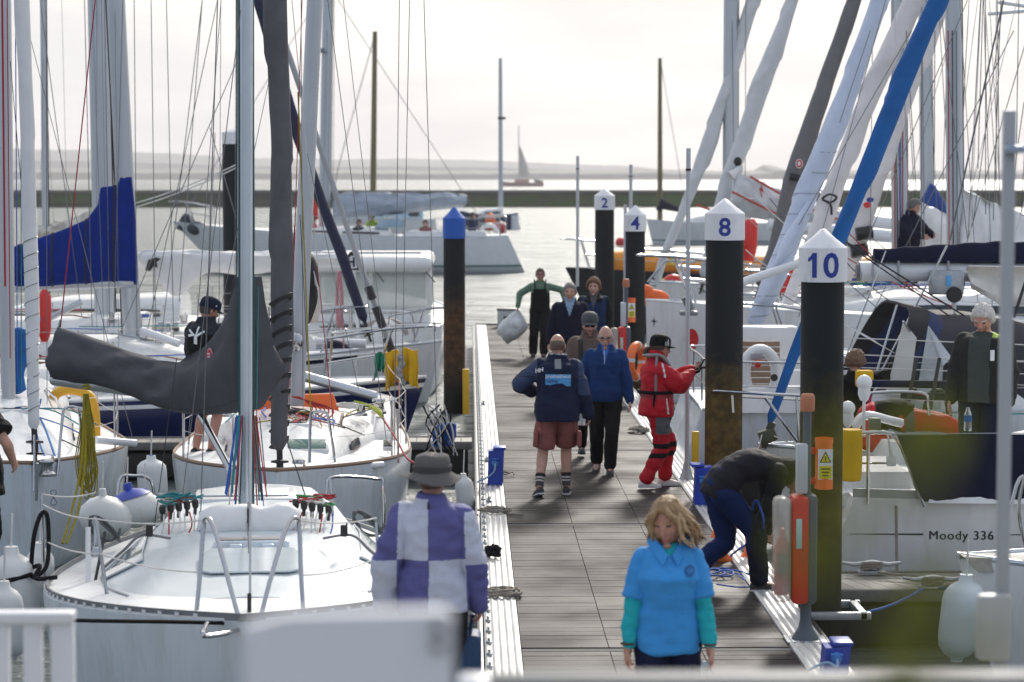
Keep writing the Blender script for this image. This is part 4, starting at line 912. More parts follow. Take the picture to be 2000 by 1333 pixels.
for u0, v0, u1, v1, m_, r_ in ((652, 840, 570, 0, wirel, .005), (608, 835, 582, 180, ropey, .008), (652, 835, 620, 520, roper, .006), (592, 800, 588, 0, wire, .004), (700, 760, 600, 300, wire, .004), (770, 905, 780, 0, wire, .0045), (855, 870, 828, 0, wire, .0045), (760, 900, 640, 0, wire, .0045), (540, 900, 525, 600, wired, .006), (600, 690, 586, 420, wired, .004), (560, 790, 575, 440, roper, .006), (565, 800, 590, 0, roper, .005)):
    b2.pole('halyard', [W(u0, v0, 24.5), W(u1, v1, 24.5)], r_, m_, 5)
mb = MB(); mb.ell(W(578, 668, 25.35), .085, .06, .11); b2.o('halyard_box', mb, steel, b2.mast_o)
b2.winch(W(583, 928, 22.9), 1.1)
# black sail bag hanging behind the mast
mb = MB(); q = [W(598, 492, 27), W(604, 540, 27), W(602, 590, 27), W(596, 634, 27)]; mb.tube(spline(q, 5), [.04, .1, .13, .15, .16, .17, .17, .165, .17, .17, .165, .15, .13, .12, .09, .04], 14, flat=(1, .7)); single('sail_bag', mb, pm('black_bag', (.008, .008, .009), .6, bump=.4, bscale=9), 'black bundled sail bag hanging behind the pale mast', 'bag')
mb = MB()
for k in range(8): mb.tube(spline([W(610, 520 + 4 * k, 26.9), W(622 + k, 580, 26.8), W(606 + 2 * k, 635 - k, 26.9)], 5), .006, 5)
single('rope_hank', mb, wirel, 'pale thin lines hanging beside the black sail bag', 'rope')

clutter(b2, 3, 9, 1.6, 4.0, .7, .36)
# ------------------------------------------------------------ L3: white yacht at the left edge
b3 = Boat('racing_yacht', 'white bow-on yacht at the left edge with white wrapped jib', (-4.32, 22.6), (.27, -.96), 7.6, 2.7, fb=(.62, .44, .45), hull=gelb)
b3.hull(xm=.46, full=2.1, st=.8, rake=.2, rail=teak, railh=.03)
b3.roof(1.0, 5.4, .9, 1.9, .30, .55, gel, win=((.3, .5),), crown=.1, nose=.5)
b3.mast(W(16, 798, 25.6), W(8, 0, 25.6), r=(.082, .075), fore=1.35, h=11, track=False)
b3.furl([W(67, 842, 22.8), W(62, 600, 23), W(55, 300, 23.2), W(43, 0, 23.4)], [.05, .068, .068, .075], sailw, twist=.1, seed=9, wrap=(wire, .02, .22, 12), ext=10)
b3.stay(W(66, 960, 22.5), W(67, 850, 22.7), .012, steel, 'forestay')
b3.pole('pulpit', spline([W(112, 930, 23.0), W(122, 815, 23.2), W(130, 797, 23.2), W(150, 797, 23.2), W(156, 812, 23.2), W(160, 930, 23.6)], 4), .016, steel, 8)
b3.pole('pulpit', spline([W(230, 1040, 22.0), W(232, 940, 22.2), W(262, 930, 22.3), W(290, 935, 22.3), W(300, 960, 22.3), W(302, 1030, 22.3)], 4), .016, steel, 8)
b3.rails([2.0, 3.6, 5.2], s0=.8, s1=7, sides=(1,))
b3.rails([2.0, 3.6, 5.2], s0=.8, s1=7, sides=(-1,))
b3.winch(W(92, 930, 22.7), 1.2); b3.pole('chainplate', [W(73, 905, 22.35), W(71, 978, 22.45)], .016, alu, 6)
b3.pole('spinnaker_pole', [W(188, 860, 24.5), W(265, 866, 24.8)], .04, whitep, 10)
for u0, v0, u1, v1, m_, r_ in ((20, 700, 14, 0, roper, .006), (34, 740, 30, 0, blued, .006), (42, 760, 40, 0, ropet, .005), (92, 790, 90, 0, wire, .004), (10, 560, 4, 0, roper, .012), (75, 740, 20, 120, wired, .004), (260, 860, 40, 0, wire, .004)):
    b3.pole('halyard', [W(u0, v0, 25.2), W(u1, v1, 25.2)], r_, m_, 5)
mb = MB(); mb.tube(spline([W(60, 660, 24.6), W(78, 622, 24.5), W(60, 690, 24.5), W(56, 780, 24.6), W(85, 830, 24.2), W(110, 900, 23.4)], 6), .012, 6); mb.tube(spline([W(80, 780, 24.6), W(70, 840, 24.2), W(95, 910, 23.2)], 6), .01, 6); b3.o('sheet', mb, pm('bright_blue_rope', (.02, .16, .42), .7, var=.2, scale=50))
mb = MB(); mb.tube(spline([W(35, 640, 25.9), W(40, 690, 25.9), W(30, 730, 25.9), W(36, 770, 25.9)], 5), [.04] + [.10] * 14 + [.03], 12); b3.o('stowed_sail', mb, midb, smooth=60)
for k, (u, v) in enumerate(((95, 800), (120, 830), (105, 850), (130, 800))):
    b3.pole('control_line', spline([W(20 + 5 * k, 800, 25.2), W(u, v, 24.4), W(u + 60, v + 30, 23.8)], 5), .008, (ropet, blued, wired, ropet)[k], 5)
for q, lab in (((108, 968), 'dark figure-of-eight mark'),):
    mb = MB(); c = W(110, 968, 22.75) + V(0, -.12, 0); mb.tube([c + V(.03 * math.sin(2 * a), -.0, .075 * math.sin(a)) + V(0, -.03, 0) for a in np.linspace(0, 6.28, 20)], .006, 5)
    b3.o('bow_emblem', mb, pm('emblem_grey', (.22, .25, .30), .5), b3.hullo)
clutter(b3, 4, 8, 1.6, 5.2, .7, .48)
# yellow line hank hanging from boom + horseshoe buoy + extras
mb = MB(); rnd = random.Random(3)
for k in range(11):
    t = k / 10; u1 = lerp(150, 192, rnd.random()); lo = rnd.uniform(930, 975)
    mb.tube(spline([W(168 + rnd.uniform(-5, 5), 770, 20.3), W(lerp(160, 182, t), 820, 20.25), W(lerp(148, 186, t), 890, 20.2), W(lerp(152, 190, t), lo - 20, 20.2), W(172 + (t - .5) * 18, lo, 20.2), W(lerp(190, 156, t), lo - 25, 20.2), W(lerp(184, 160, t), 870, 20.2), W(172, 790, 20.25)], 4), .006, 5, mi=k % 2)
mb.tube(spline([W(164, 770, 20.3), W(160, 900, 20.1), W(140, 1000, 19.8), W(122, 1062, 19.5)], 4), .011, 5); mb.tube(spline([W(166, 780, 20.3), W(166, 900, 20.1), W(152, 1000, 19.8), W(130, 1062, 19.5)], 4), .011, 5)
mb.tube([W(169, 762, 20.3) + V(.03 * math.cos(a), .03 * math.sin(a), .05 * a / 12) for a in np.linspace(0, 12, 30)], .009, 5)
single('mainsheet_hank', mb, [ropey, pm('olive_rope', (.20, .17, .02), .75, var=.3, scale=50)], 'long yellow rope hank hanging below the outer end of the grey covered boom', 'rope')
mb = MB(); mb.tube(spline([W(100, 880, 26.5), W(100, 800, 26.5), W(112, 768, 26.5), W(145, 762, 26.5), W(175, 775, 26.5), W(185, 810, 26.5), W(186, 870, 26.5)], 6), [.05] + [.085] * 35 + [.05], 12, flat=(1, .7))
single('horseshoe_buoy', mb, pm('yellow_buoy_vinyl', (.76, .40, .02), .5, var=.08), 'yellow horseshoe lifebuoy left of the yellow rope hank', 'lifebuoy')
# ------------------------------------------------------------ L5: navy yacht side-on, bow to the right
b5 = Boat('sailing_yacht', 'navy hulled yacht side-on with yellow oilskins on its bow rail', (-.62, 32.3), (1, 0), 9.5, 2.9, fb=(.62, .42, .45), hull=navyh)
b5.hull(xm=.48, full=1.8, st=.7, rake=.55, strip=whitep, rail=gel, flare=.3)
b5.roof(2.2, 6.2, .9, 1.9, .25, .42, win=((.3, .6), (.68, .92)))
b5.pulpit(h=.68, s1=1.35, over=.05, r=.02)
b5.rails([2.9, 4.6, 6.3], s0=1.35, s1=9)
b5.mast(W(478, 745, 32.3), W(478, 0, 32.3), r=(.08, .07), h=10, spread=False)
b5.shrouds(); b5.coaming(6.4, 9, 2.1)
st5 = pm('stay_cover', (.35, .36, .38), .5, var=.1)
b5.stay(W(770, 700, 32.3), W(690, 480, 32.3), .045, st5, 'forestay'); b5.pole('forestay', [W(690, 480, 32.3), W(528, 0, 32.3)], .04, st5, 8)
for v0, v1 in ((690, 660), (640, 600), (585, 560)): b5.pole('stay_sleeve', [W(770 - (700 - v0) * .364, v0, 32.25), W(770 - (700 - v1) * .364, v1, 32.25)], .06, black, 8)
b5.pole('spinnaker_pole', [W(560, 726, 31.2), W(775, 786, 30.9)], [.075, .06], alu, 12)
mb = MB(); mb.tube([W(775, 786, 30.9), W(785, 790, 30.9)], .065, 10); b5.o('pole_end', mb, black)
mb = MB(); q = [W(758, 690, 31.6), W(772, 684, 31.6), W(786, 690, 31.6), W(800, 682, 31.6), W(814, 688, 31.6)]
def drape(us, vt, vb, Y, mat, name, label, cat, amp=.03, th=.02, n=16, m=9, seed=0):
    g = []
    for i in range(n + 1):
        x = i / n; u = lerp(us[0], us[1], x); g.append([W(u + 1.5 * math.sin(j + seed) * (j / m), lerp(vt + 3 * math.sin(x * 5 + seed), vb + 7 * math.sin(x * 4 + seed) + 3 * math.sin(x * 13), j / m), Y) + V(0, amp * (math.sin(x * 9 + seed + j * .3) + .5 * math.sin(x * 21 + seed * 2 - j * .2)) * (.3 + j / m), 0) for j in range(m + 1)])
    mb = MB(); mb.sheet(g, th); return single(name, mb, mat, label, cat, smooth=70)
drape((753, 779), 686, 754, 31.5, yellowm, 'oilskin_trousers', 'yellow oilskins draped over the navy yacht bow rail, left half', 'clothes', seed=1)
drape((786, 816), 682, 752, 31.5, yellowm, 'oilskin_jacket', 'yellow oilskin jacket hanging right of the other on the bow rail', 'clothes', seed=4)
drape((733, 750), 690, 730, 31.6, pm('green_net', (.01, .20, .12), .8, var=.3), 'net_bag', 'green net hanging left of the yellow oilskins', 'net', seed=2)
mb = MB()
for k in range(5): mb.ell(W(782 + 3 * math.sin(k * 2), 700 + k * 12, 31.4), .05, .05, .07, 8)
single('rope_hank', mb, pm('speckled_rope', (.3, .3, .29), .8, var=.6, scale=30), 'speckled rope hank between the yellow oilskins', 'rope')
# dark boat between (L5b): navy bow at right by blue pile
# ------------------------------------------------------------ L6: blue covered boom, raked mast
b6 = Boat('sailing_yacht', 'white yacht with royal blue boom cover and raked grey mast', (-1.75, 36.3), (1, .02), 9, 2.9, fb=(.7, .5, .5))
b6.hull(rake=.6, strip=navyc); b6.roof(2.0, 6.6, .9, 1.9, .3, .5, win=((.3, .55), (.62, .9))); b6.pulpit(h=.65); b6.rails([2.4, 4.2, 6], s0=1.1, s1=8.5); b6.coaming(6.6, 8.8, 2.1)
b6.mast(W(260, 690, 36.3), W(226, 0, 36.3), r=(.125, .12), fore=1.2, h=10, track=True)
b6.shrouds()
b6.furl([W(712, 628, 36.2), W(660, 480, 36.2), W(583, 270, 36.2), W(505, 0, 36.2)], [.07, .085, .085, .09], pm('navy_sailcloth', (.012, .016, .05), .7, var=.2, bump=.2), twist=.08, ext=10)
bb0, bb1 = W(262, 552, 36.2), W(-60, 566, 36.2)
tubebar(b6, 'boom', [bb0, bb1], .08, alu)
def cover_L6():
    top = [(-60, 505), (0, 492), (60, 470), (120, 450), (170, 428), (195, 395), (197, 365), (230, 362), (231, 346), (258, 345), (263, 400), (268, 500)]
    bot = [(-60, 548), (25, 560), (80, 563), (160, 556), (268, 556)]; us = np.linspace(-60, 268, 61); rings = []
    for i, u in enumerate(us):
        vt_ = np.interp(u, [q[0] for q in top], [q[1] for q in top]); vb = np.interp(u, [q[0] for q in bot], [q[1] for q in bot]); a_, c_ = W(u, vb, 36.2), W(u, vt_, 36.2); ring = []; x = i / 60
        for j in range(22):
            t = 2 * math.pi * j / 22; k = .5 + .5 * math.sin(t); sx = math.cos(t); w = .22 * (1 - .5 * k) * abs(sx) ** .8 * (1 if sx > 0 else -1) * (.4 if i in (0, 60) else 1)
            fo = .04 * mnoise.noise(V(x * 4 + k * 2, k * 2 - x * 3, 1)) + .02 * mnoise.noise(V(x * 14, k * 6, 4)); ring.append(a_.lerp(c_, k) + V(0, w + fo * (1 if sx > 0 else -1), 0))
        rings.append(ring)
    mb = MB(); mb.loft(rings); b6.cr = rings; return mb
cv6 = b6.o('sail_cover', cover_L6(), bluec, smooth=70); straps(b6, b6.cr, (18, 30, 42, 52), pm('strap_navy', (.004, .008, .06), .7), cv6, .016)
for u0, v0, u1, v1 in ((214, 640, 204, 0), (222, 640, 240, 0), (180, 640, 165, 0), (305, 720, 295, 0), (268, 720, 262, 0), (160, 620, 78, 0), (340, 700, 325, 0), (310, 705, 395, 0), (270, 730, 425, 0), (200, 730, 480, 80)):
    b6.pole('halyard', [W(u0, v0, 36.0), W(u1, v1, 36.0)], .007, wire, 5)
b6.pole('vang', [W(60, 640, 35.8), W(160, 590, 35.9)], .05, alu, 10); b6.pole('whisker_pole', [W(276, 646, 35.2), W(350, 672, 35)], .06, whitep, 10)
mb = MB(); mb.ell(W(213, 660, 35.2), .3, .2, .2); mb.tube([W(172, 570, 35.5), W(178, 605, 35.5)], .1, 8)
mb = MB(); mb.tube([W(87, 566, 35), W(87, 580, 35), W(87, 650, 35), W(87, 668, 35)], [.04, .1, .1, .05], 14); single('danbuoy_case', mb, redm, 'red upright lifebuoy case under the blue boom cover', 'lifebuoy')
def dodger(b, s0, s1, w, h, mat, win=True, name='sprayhood', z0=None, winm=None, lean=.3):
    rings = []
    for i in range(9):
        x = i / 8; s = lerp(s0, s1, x); hh = h * (1 - (1 - min(1, x * 1.35)) ** 2.2); ww = w / 2 * lerp(.86, 1, x); z = (z0 if z0 is not None else b.zs(s) + .35)
        row = []
        for j in range(13):
            a = math.pi * j / 12; row.append(b.p(s, ww * math.copysign(abs(math.cos(a)) ** .45, math.cos(a)), z + hh * abs(math.sin(a)) ** .5))
        rings.append(row)
    mb = MB(); mb.sheet(rings, .02); o_ = b.o(name, mb, mat, smooth=60)
    if win:
        for j0, j1 in ((2, 5), (5, 7), (7, 10)):
            g = [[rings[i][j] + (rings[i][j] - b.p(lerp(s0, s1, .6), 0, 0)).normalized() * .02 for j in range(j0, j1 + 1)] for i in (2, 3, 4, 5)]
            mb = MB(); mb.sheet([[q for q in r_] for r_ in g], .012); b.o('window', mb, winm or pm('vinyl_window', (.45, .48, .5), .12, var=.2, coat=.4), o_)
    return o_
dodger(b6, 5.2, 6.7, 1.9, .5, pm('beige_canvas', (.48, .44, .40), .7), True)
# ------------------------------------------------------------ L7: boat behind with white sail flaked on boom, bow to the left
b7 = Boat('sailing_yacht', 'white yacht with loosely flaked white sail and thick grey mast on the left', (-12.0, 40), (-1, 0), 10, 3.0, fb=(.75, .55, .55))
b7.hull(rake=.6, strip=navyc); b7.roof(2.0, 6.4, .9, 2, .3, .5, win=((.3, .9),)); b7.pulpit(); b7.rails([2.4, 4.5, 6.5], s0=1.1, s1=9.5); b7.coaming(6.6, 9.4, 2.2); b7.pushpit()
b7.mast(W(206, 640, 40), W(191, 0, 40), r=(.16, .15), fore=1.15, h=11)
b7.shrouds()
a_, c_ = W(212, 500, 39.9), W(692, 500, 39.9); tubebar(b7, 'boom', [a_, c_ + V(.1, 0, -.04)], .075, maluw)
fl = flaked(b7, a_ + V(.55, 0, 0), c_ - V(.1, 0, 0), None, .10, .07, .2, sailw, 'flaked_sail', wr=.06, seed=3, under=.16, droop=lambda x: .55 * math.exp(-((x - .17) / .10) ** 2) + .18 * math.exp(-((x - .5) / .2) ** 2))
mb = MB(); q = W(298, 516, 39.5); mb.prism([W(284, 528, 39.6), W(290, 508, 39.6), W(305, 503, 39.6), W(315, 506, 39.6), W(306, 512, 39.6), W(308, 524, 39.6), W(300, 520, 39.6), W(294, 530, 39.6)], (0, -.02, 0)); b7.o('sail_emblem', mb, black, fl)
for u0, v0, u1, v1 in ((500, 560, 410, 250), (350, 590, 395, 0), (400, 700, 420, 260), (298, 760, 300, 520)): b7.pole('halyard', [W(u0, v0, 39.2), W(u1, v1, 39.2)], .008, wire, 5)
for k in range(2): b7.pole('preventer', sag(W(262, 398 + 8 * k, 39.8), W(478, 314 + 6 * k, 39.8), .05), .012, wirel, 5)
mb = MB(); mb.prism([W(664, 512, 38), W(690, 488, 38), W(700, 492, 38), W(710, 528, 38), W(672, 528, 38)], (0, .06, 0)); hb_ = single('marker_bag', mb, black, 'black and white lettered bag hung at the end of the white sail boom', 'bag')
mb = MB(); mb.prism([W(673, 512, 37.98), W(686, 500, 37.98), W(692, 500, 37.98), W(698, 524, 37.98), W(680, 526, 37.98)], (0, -.01, 0)); obj('panel', mb, whitep, hb_)
mb = MB(); mb.box(W(681, 513, 37.96), (.03, .006, .14)); mb.box(W(691, 512, 37.96), (.03, .006, .16)); mb.box(W(686, 512, 37.96), (.07, .006, .03)); obj('lettering', mb, inkm, hb_)
b7.pole('jackline_hank', spline([W(662, 530, 37.9), W(658, 590, 37.9), W(663, 640, 37.9), W(668, 590, 37.9), W(664, 535, 37.9)], 5), .03, pm('pink_rope', (.55, .24, .27), .8, var=.3, scale=60), 6)
b7.pole('halyard', [W(672, 700, 37.9), W(666, 530, 37.9)], .012, pm('pink_rope', (.5, .2, .2)), 5)
# cream stowed sails far left behind blue cover
b7b = Boat('sailing_yacht', 'white yacht with cream crumpled sail stowed beyond the blue boom cover', (-11.8, 47), (-1, 0), 9, 2.9, fb=(.75, .55, .55))
b7b.hull(); b7b.roof(2, 6, .9, 1.9, .3, .5, win=((.3, .9),)); b7b.rails([2.4, 4.4, 6.4], s0=1.1, s1=8.6); b7b.mast(W(90, 590, 47) + V(0, .0, 0), W(84, 0, 47), r=(.05, .045), h=9, spread=False)
a_, c_ = W(190, 445, 47), W(70, 455, 47); tubebar(b7b, 'boom', [a_, c_], .07, alu); flaked(b7b, a_, c_, None, .42, .12, .25, creamc, 'flaked_sail', wr=.12, seed=8, peak=1.5)
b7b.shrouds()
# ------------------------------------------------------------ L8: motor boat with hard top wheelhouse
b8 = Boat('motor_boat', 'white motor boat with glazed hard top wheelhouse beside the blue capped pile', (-1.85, 49.5), (0, 1), 7.5, 2.9, fb=(1.0, .75, .7), cat='motor boat')
b8.hull(st=.92, full=2.2, xm=.5, rake=.8)
def box8(name, s0, s1, t0, t1, z0, z1, mat, bev=.03, parent=None):
    c = b8.p((s0 + s1) / 2, (t0 + t1) / 2, (z0 + z1) / 2); mb = MB(); mb.box(c, (abs(t1 - t0), abs(s1 - s0), z1 - z0), bev=bev); return b8.o(name, mb, mat, parent, smooth=50)
wz0 = W(745, 612, 42.5).z; wz1 = W(745, 534, 42.5).z; wz2 = W(745, 500, 42.5).z
box8('cabin_base', 4.2, 7.2, -1.12, 1.12, .5, wz0, gel, .06)
rf8 = box8('wheelhouse_roof', 3.8, 7.45, -1.16, 1.16, wz1 + .03, wz2, gel, .12)
for t in (-1.08, -.02, 1.08): box8('window_post', 7.0, 7.1, t - .04, t + .04, wz0, wz1 + .05, gel, .01)
for s in (4.4, 5.6):
    for t in (-1.08, 1.08): box8('window_post', s, s + .1, t - .04, t + .04, wz0, wz1 + .05, gel, .01)
glp = pm('wheelhouse_glass', (.60, .66, .66), .05, var=.05, alpha=.45, coat=.3)
for t in (-.55, .53): box8('windscreen_pane', 7.04, 7.06, t - .48, t + .48, wz0, wz1 + .04, glp, .002)
for t in (-1.08, 1.08): box8('side_pane', 4.5, 7.0, t - .01, t + .01, wz0, wz1 + .04, glp, .002)
box8('windscreen_pane', 4.42, 4.45, -1.0, 1.0, wz0, wz1 + .04, glp, .002)
b8.pole('roof_rail', [b8.p(7.2, -.95, wz2 + .06), b8.p(7.2, .95, wz2 + .06)], .02, steel, 8)
b8.pole('grab_rail', [W(640, 634, 42), W(862, 632, 42)], .016, steel, 8)
for u in (690, 760, 805, 850): b8.pole('rail_post', [W(u, 634, 42), W(u, 662, 42)], .013, steel, 8)
for u0, u1 in ((735, 750), (832, 850)): b8.pole('wiper', [W(u0, 532, 42.3), W(u1, 552, 42.3)], .012, black, 6)
mb = MB(); c = W(753, 668, 40.6); mb.ell(c, .36, .3, .42, 20); b8.o('engine_cowl', mb, gel, smooth=60)
mb = MB(); mb.tube([c + V(.37 * math.cos(a), -.02, .12 + .26 * math.sin(a)) for a in np.linspace(0, 3.14, 14)], .05, 8); b8.o('cowl_band', mb, pm('taupe_band', (.4, .37, .34), .5), smooth=60)
b8.pole('stern_rail', spline([W(700, 725, 40.4), W(700, 640, 40.4), W(712, 612, 40.4), W(790, 610, 40.4), W(805, 622, 40.4), W(812, 700, 40.4)], 5), .02, steel, 8)
b8.pole('strut', [W(702, 680, 40), W(690, 520, 40)], .03, whitep, 8)
# generic white boats filling the left middle distance
b10 = Boat('sailing_yacht', 'low white sailing boat between navy yacht and motor boat', (-.5, 36.2 + 4.1), (1, 0), 6.5, 2.2, fb=(.55, .4, .45))
b10.hull(); b10.roof(1.6, 4.6, .8, 1.5, .22, .38, win=((.3, .9),)); b10.rails([1.8, 3.2, 4.6], s0=.9, s1=6); b10.pulpit(h=.55, s1=.9)
b10.pole('spinnaker_pole', [W(570, 668, 39), W(715, 672, 39)], .08, whitep, 10)
mb = MB(); mb.ell(W(655, 690, 38.5), .28, .2, .22); single('dinghy_engine_cover', mb, navyc, 'dark blue rounded cover on the low white boat deck', 'cover')
# pontoon clutter by the navy bow: blue hose coil, ropes
mb = MB()
for k in range(9): mb.tube(spline([W(868 + 22 * math.cos(k + j * 1.05), 850 + 22 * math.sin(k * .7 + j * 1.05), 28.5 - .02 * k) for j in range(7)], 4), .012, 5)
single('hose_coil', mb, blued, 'blue hose coil hung on the rail right of the white yacht', 'hose')
mb = MB(); rnd = random.Random(5)
for k in range(12): mb.tube(spline([W(850 + rnd.uniform(-25, 30), 795 + rnd.uniform(-6, 8), 28.3), W(862 + rnd.uniform(-30, 20), 830, 28.3), W(856 + rnd.uniform(-40, 40), 890, 28.3)], 4), .011, 5, mi=k % 2)
single('rope_tangle', mb, [ropeb, wirel], 'black and white ropes hanging in a tangle above the sun hat', 'rope')
mb = MB(); mb.box(W(910, 765, 31.5), (.09, .07, .62), bev=.008); single('fender_post', mb, pm('yellow_paint', (.66, .38, .01), .5, var=.1), 'yellow post beside the blue capped pile', 'post')

for b_, sd_, z_ in ((b5, 5, .42), (b6, 6, .48), (b7, 7, .48), (b10, 8, .36)): clutter(b_, sd_, 6, 2.2, min(6.2, b_.L * .68), .8, z_)
# ================================================================== far boats
b9 = Boat('sailing_yacht', 'grey hulled yacht motoring past with crew on deck', W(338, 460, 96).xy, (-1, .0), 13.9, 4.1, fb=(1.55, 1.05, 1.0), hull=pm('pale_grey_hull', (.80, .82, .82), .3, var=.05), group='boats under way or moored in the harbour')
b9.hull(rake=2.4, trans=.9, st=.7, strip=whitep, boot=pm('green_boot', (.04, .16, .13), .5)); b9.roof(4.2, 9.0, 1.4, 2.4, .18, .30, win=((.3, .55), (.6, .92)))
b9.rails([3, 5.2, 7.4, 9.6, 11.6], h=.75, r=.02, lr=.01, s0=1.5, s1=13.6); b9.pulpit(h=.8, s1=1.6, r=.022); b9.pushpit(h=.8, r=.022); b9.coaming(9.6, 13, 3)
b9.mast(W(633, 470, 96), W(645, 0, 96) + V(-.1, 0, 0), r=(.21, .17), fore=1.2, h=16)
mb = MB(); mb.box(W(622, 99, 95.8), (.4, .2, .2), bev=.04); mb.tube([W(626, 100, 95.8), W(640, 104, 95.8)], .04, 6); b9.o('steaming_light', mb, pm('dull_fitting', (.25, .26, .27), .4), b9.mast_o)
a_, c_ = W(650, 412, 96), W(912, 386, 96); tubebar(b9, 'boom', [a_, c_], .12, alu); flaked(b9, a_, c_, None, .75, .15, .34, sailg, 'flaked_sail', wr=.16, seed=13, peak=.9, under=.4)
b9.shrouds(r=.012)
dodger(b9, 8.4, 9.6, 2.4, .55, pm('light_blue_canvas', (.30, .42, .52), .7), True)
for u0, v0, u1, v1 in ((338, 455, 620, 0), (960, 462, 660, 0), (735, 460, 700, 385)): b9.pole('stay', [W(u0, v0, 96), W(u1, v1, 96)], .015, wire, 5)
b9.pole('bow_anchor', spline([W(352, 450, 96), W(358, 432, 96), W(366, 424, 96), W(378, 440, 96), W(395, 452, 96)], 4), .16, pm('dark_teal', (.03, .05, .06), .6), 8)
mb = MB(); mb.ell(W(384, 446, 95.7), .42, .3, .3); b9.o('windlass', mb, pm('dark_teal', (.03, .05, .06), .6))
mb = MB(); mb.tube([W(955, 458, 96.4) + V(.36 * math.cos(a), 0, .38 * math.sin(a)) for a in np.linspace(0, 6.28, 20)[:-1]], .09, 8, closed=True); single('life_ring', mb, whitep, 'white life ring at the stern of the motoring yacht', 'lifebuoy')
mb = MB(); mb.prism([W(602, 396, 95.6), W(619, 388, 95.6), W(622, 428, 95.6), W(604, 436, 95.6)], (0, .05, 0)); single('ensign', mb, redm, 'red flag panel by the mast of the motoring yacht', 'flag')
GH = 'boats under way or moored in the harbour'
b11 = Boat('sailing_yacht', 'small navy hulled yacht with slim grey mast near the breakwater', W(898, 424, 172).xy, (-1, 0), 4.3, 2.4, fb=(.9, .6, .75), hull=navyh, group=GH)
b11.hull(rake=.5, st=.8); b11.roof(1.2, 3.2, .9, 1.6, .3, .5, win=((.3, .9),)); b11.mast(W(978, 412, 172), W(977, 0, 172), r=(.13, .10), h=W(977, 114, 172).z, spread=False, track=False)
mb = MB(); mb.box(W(980, 231, 172), (.6, .3, .2), bev=.05); b11.o('radar_reflector', mb, black, b11.mast_o)
mb = MB(); mb.tube([W(1006, 420, 171), W(1006, 450, 171)], .3, 12); b11.o('outboard', mb, whitep)
b12 = Boat('motor_sailer', 'white boat with pale blue cabin and tall wooden mast beyond the motoring yacht', W(640, 452, 150).xy, (-1, 0), 7, 2.8, fb=(.9, .7, .7), group=GH)
b12.hull(); b12.roof(1.6, 6.2, 1.3, 2.3, 1.0, 1.15, pm('pale_blue_cabin', (.40, .60, .72), .4, var=.05), win=((.3, .45), (.55, .7), (.8, .95)), nose=.2)
b12.mast(W(728, 450, 150), W(733, 0, 150), r=(.16, .11), h=W(733, 62, 150).z, spread=False, track=False, mat=pm('wooden_spar', (.20, .16, .07), .5, var=.2))
b12.pole('stay', [W(660, 330, 150), W(731, 72, 150)], .03, wire, 5); b12.pole('stay', [W(640, 440, 150), W(660, 330, 150)], .03, wire, 5)
b13 = Boat('sailing_yacht', 'small white cabin yacht moored behind pile eight with slim mast', W(1262, 452, 134).xy, (-1, 0), 8, 2.8, fb=(.95, .75, .8), group=GH)
b13.hull(rake=.5, boot=pm('green_boot', (.04, .16, .13), .5)); b13.roof(2, 6, 1, 2, .4, .6, win=((.35, .55), (.65, .9)))
b13.mast(W(1289, 430, 134), W(1289, 0, 134), r=(.12, .08), h=W(1289, 114, 134).z, spread=False, track=False, mat=pm('wooden_spar', (.22, .2, .1), .5))
b13.pole('stay', [W(1345, 440, 134), W(1290, 118, 134)], .02, wire, 5); b13.pole('sail_cover', [W(1286, 412, 133.5), W(1292, 398, 133.5), W(1330, 412, 133.5)], [.2, .35, .12], navyc, 10)
# distant sailing vessel beyond the breakwater
b14 = Boat('sailing_barge', 'hazy distant red hulled sailing vessel with pale triangular sail', W(978, 355, 900).xy, (-1, 0), 16.6, 4, fb=(1.6, 1.0, 1.3), hull=pm('dull_red_hull', (.30, .14, .13), .6), group=GH)
b14.hull(zb=-1.1); b14.roof(5, 11, 1.6, 2.4, 1.2, 1.4, pm('dull_red_hull', (.22, .05, .05), .6), nose=.2)
b14.mast(W(1014, 352, 900), W(1013, 250, 900), r=(.22, .15), h=W(1013, 246, 900).z, spread=False, track=False)
g = [[W(lerp(1014, 1014 + 22 * (1 - k / 8) ** .8, j / 6), lerp(284, 346, 1 - k / 8) if True else 0, 899) + V(0, .6 * math.sin(j), 0) for j in range(7)] for k in range(9)]
mb = MB(); mb.sheet(g, .1); b14.o('mainsail', mb, pm('tan_sail', (.62, .58, .52), .8), smooth=60)
mb = MB(); mb.tube([W(1043, 353, 899), W(1060, 356, 899)], .5, 6); b14.o('cargo', mb, pm('dark_cargo', (.06, .03, .03), .7))
# two mooring buoys
for u, v, Y, r_, lab in ((976, 446, 150, .45, 'red mooring buoy by the small navy yacht stern'), (958, 434, 150, .35, 'orange danbuoy flag on the motoring yacht stern'), (1212, 474, 120, .28, 'small red buoy between piles two and four')):
    mb = MB(); mb.ell(W(u, v, Y), r_, r_, r_ * (1.7 if 'flag' in lab else 1)); single('buoy', mb, orangem if 'orange' in lab else redm, lab, 'buoy', 'floating buoys')
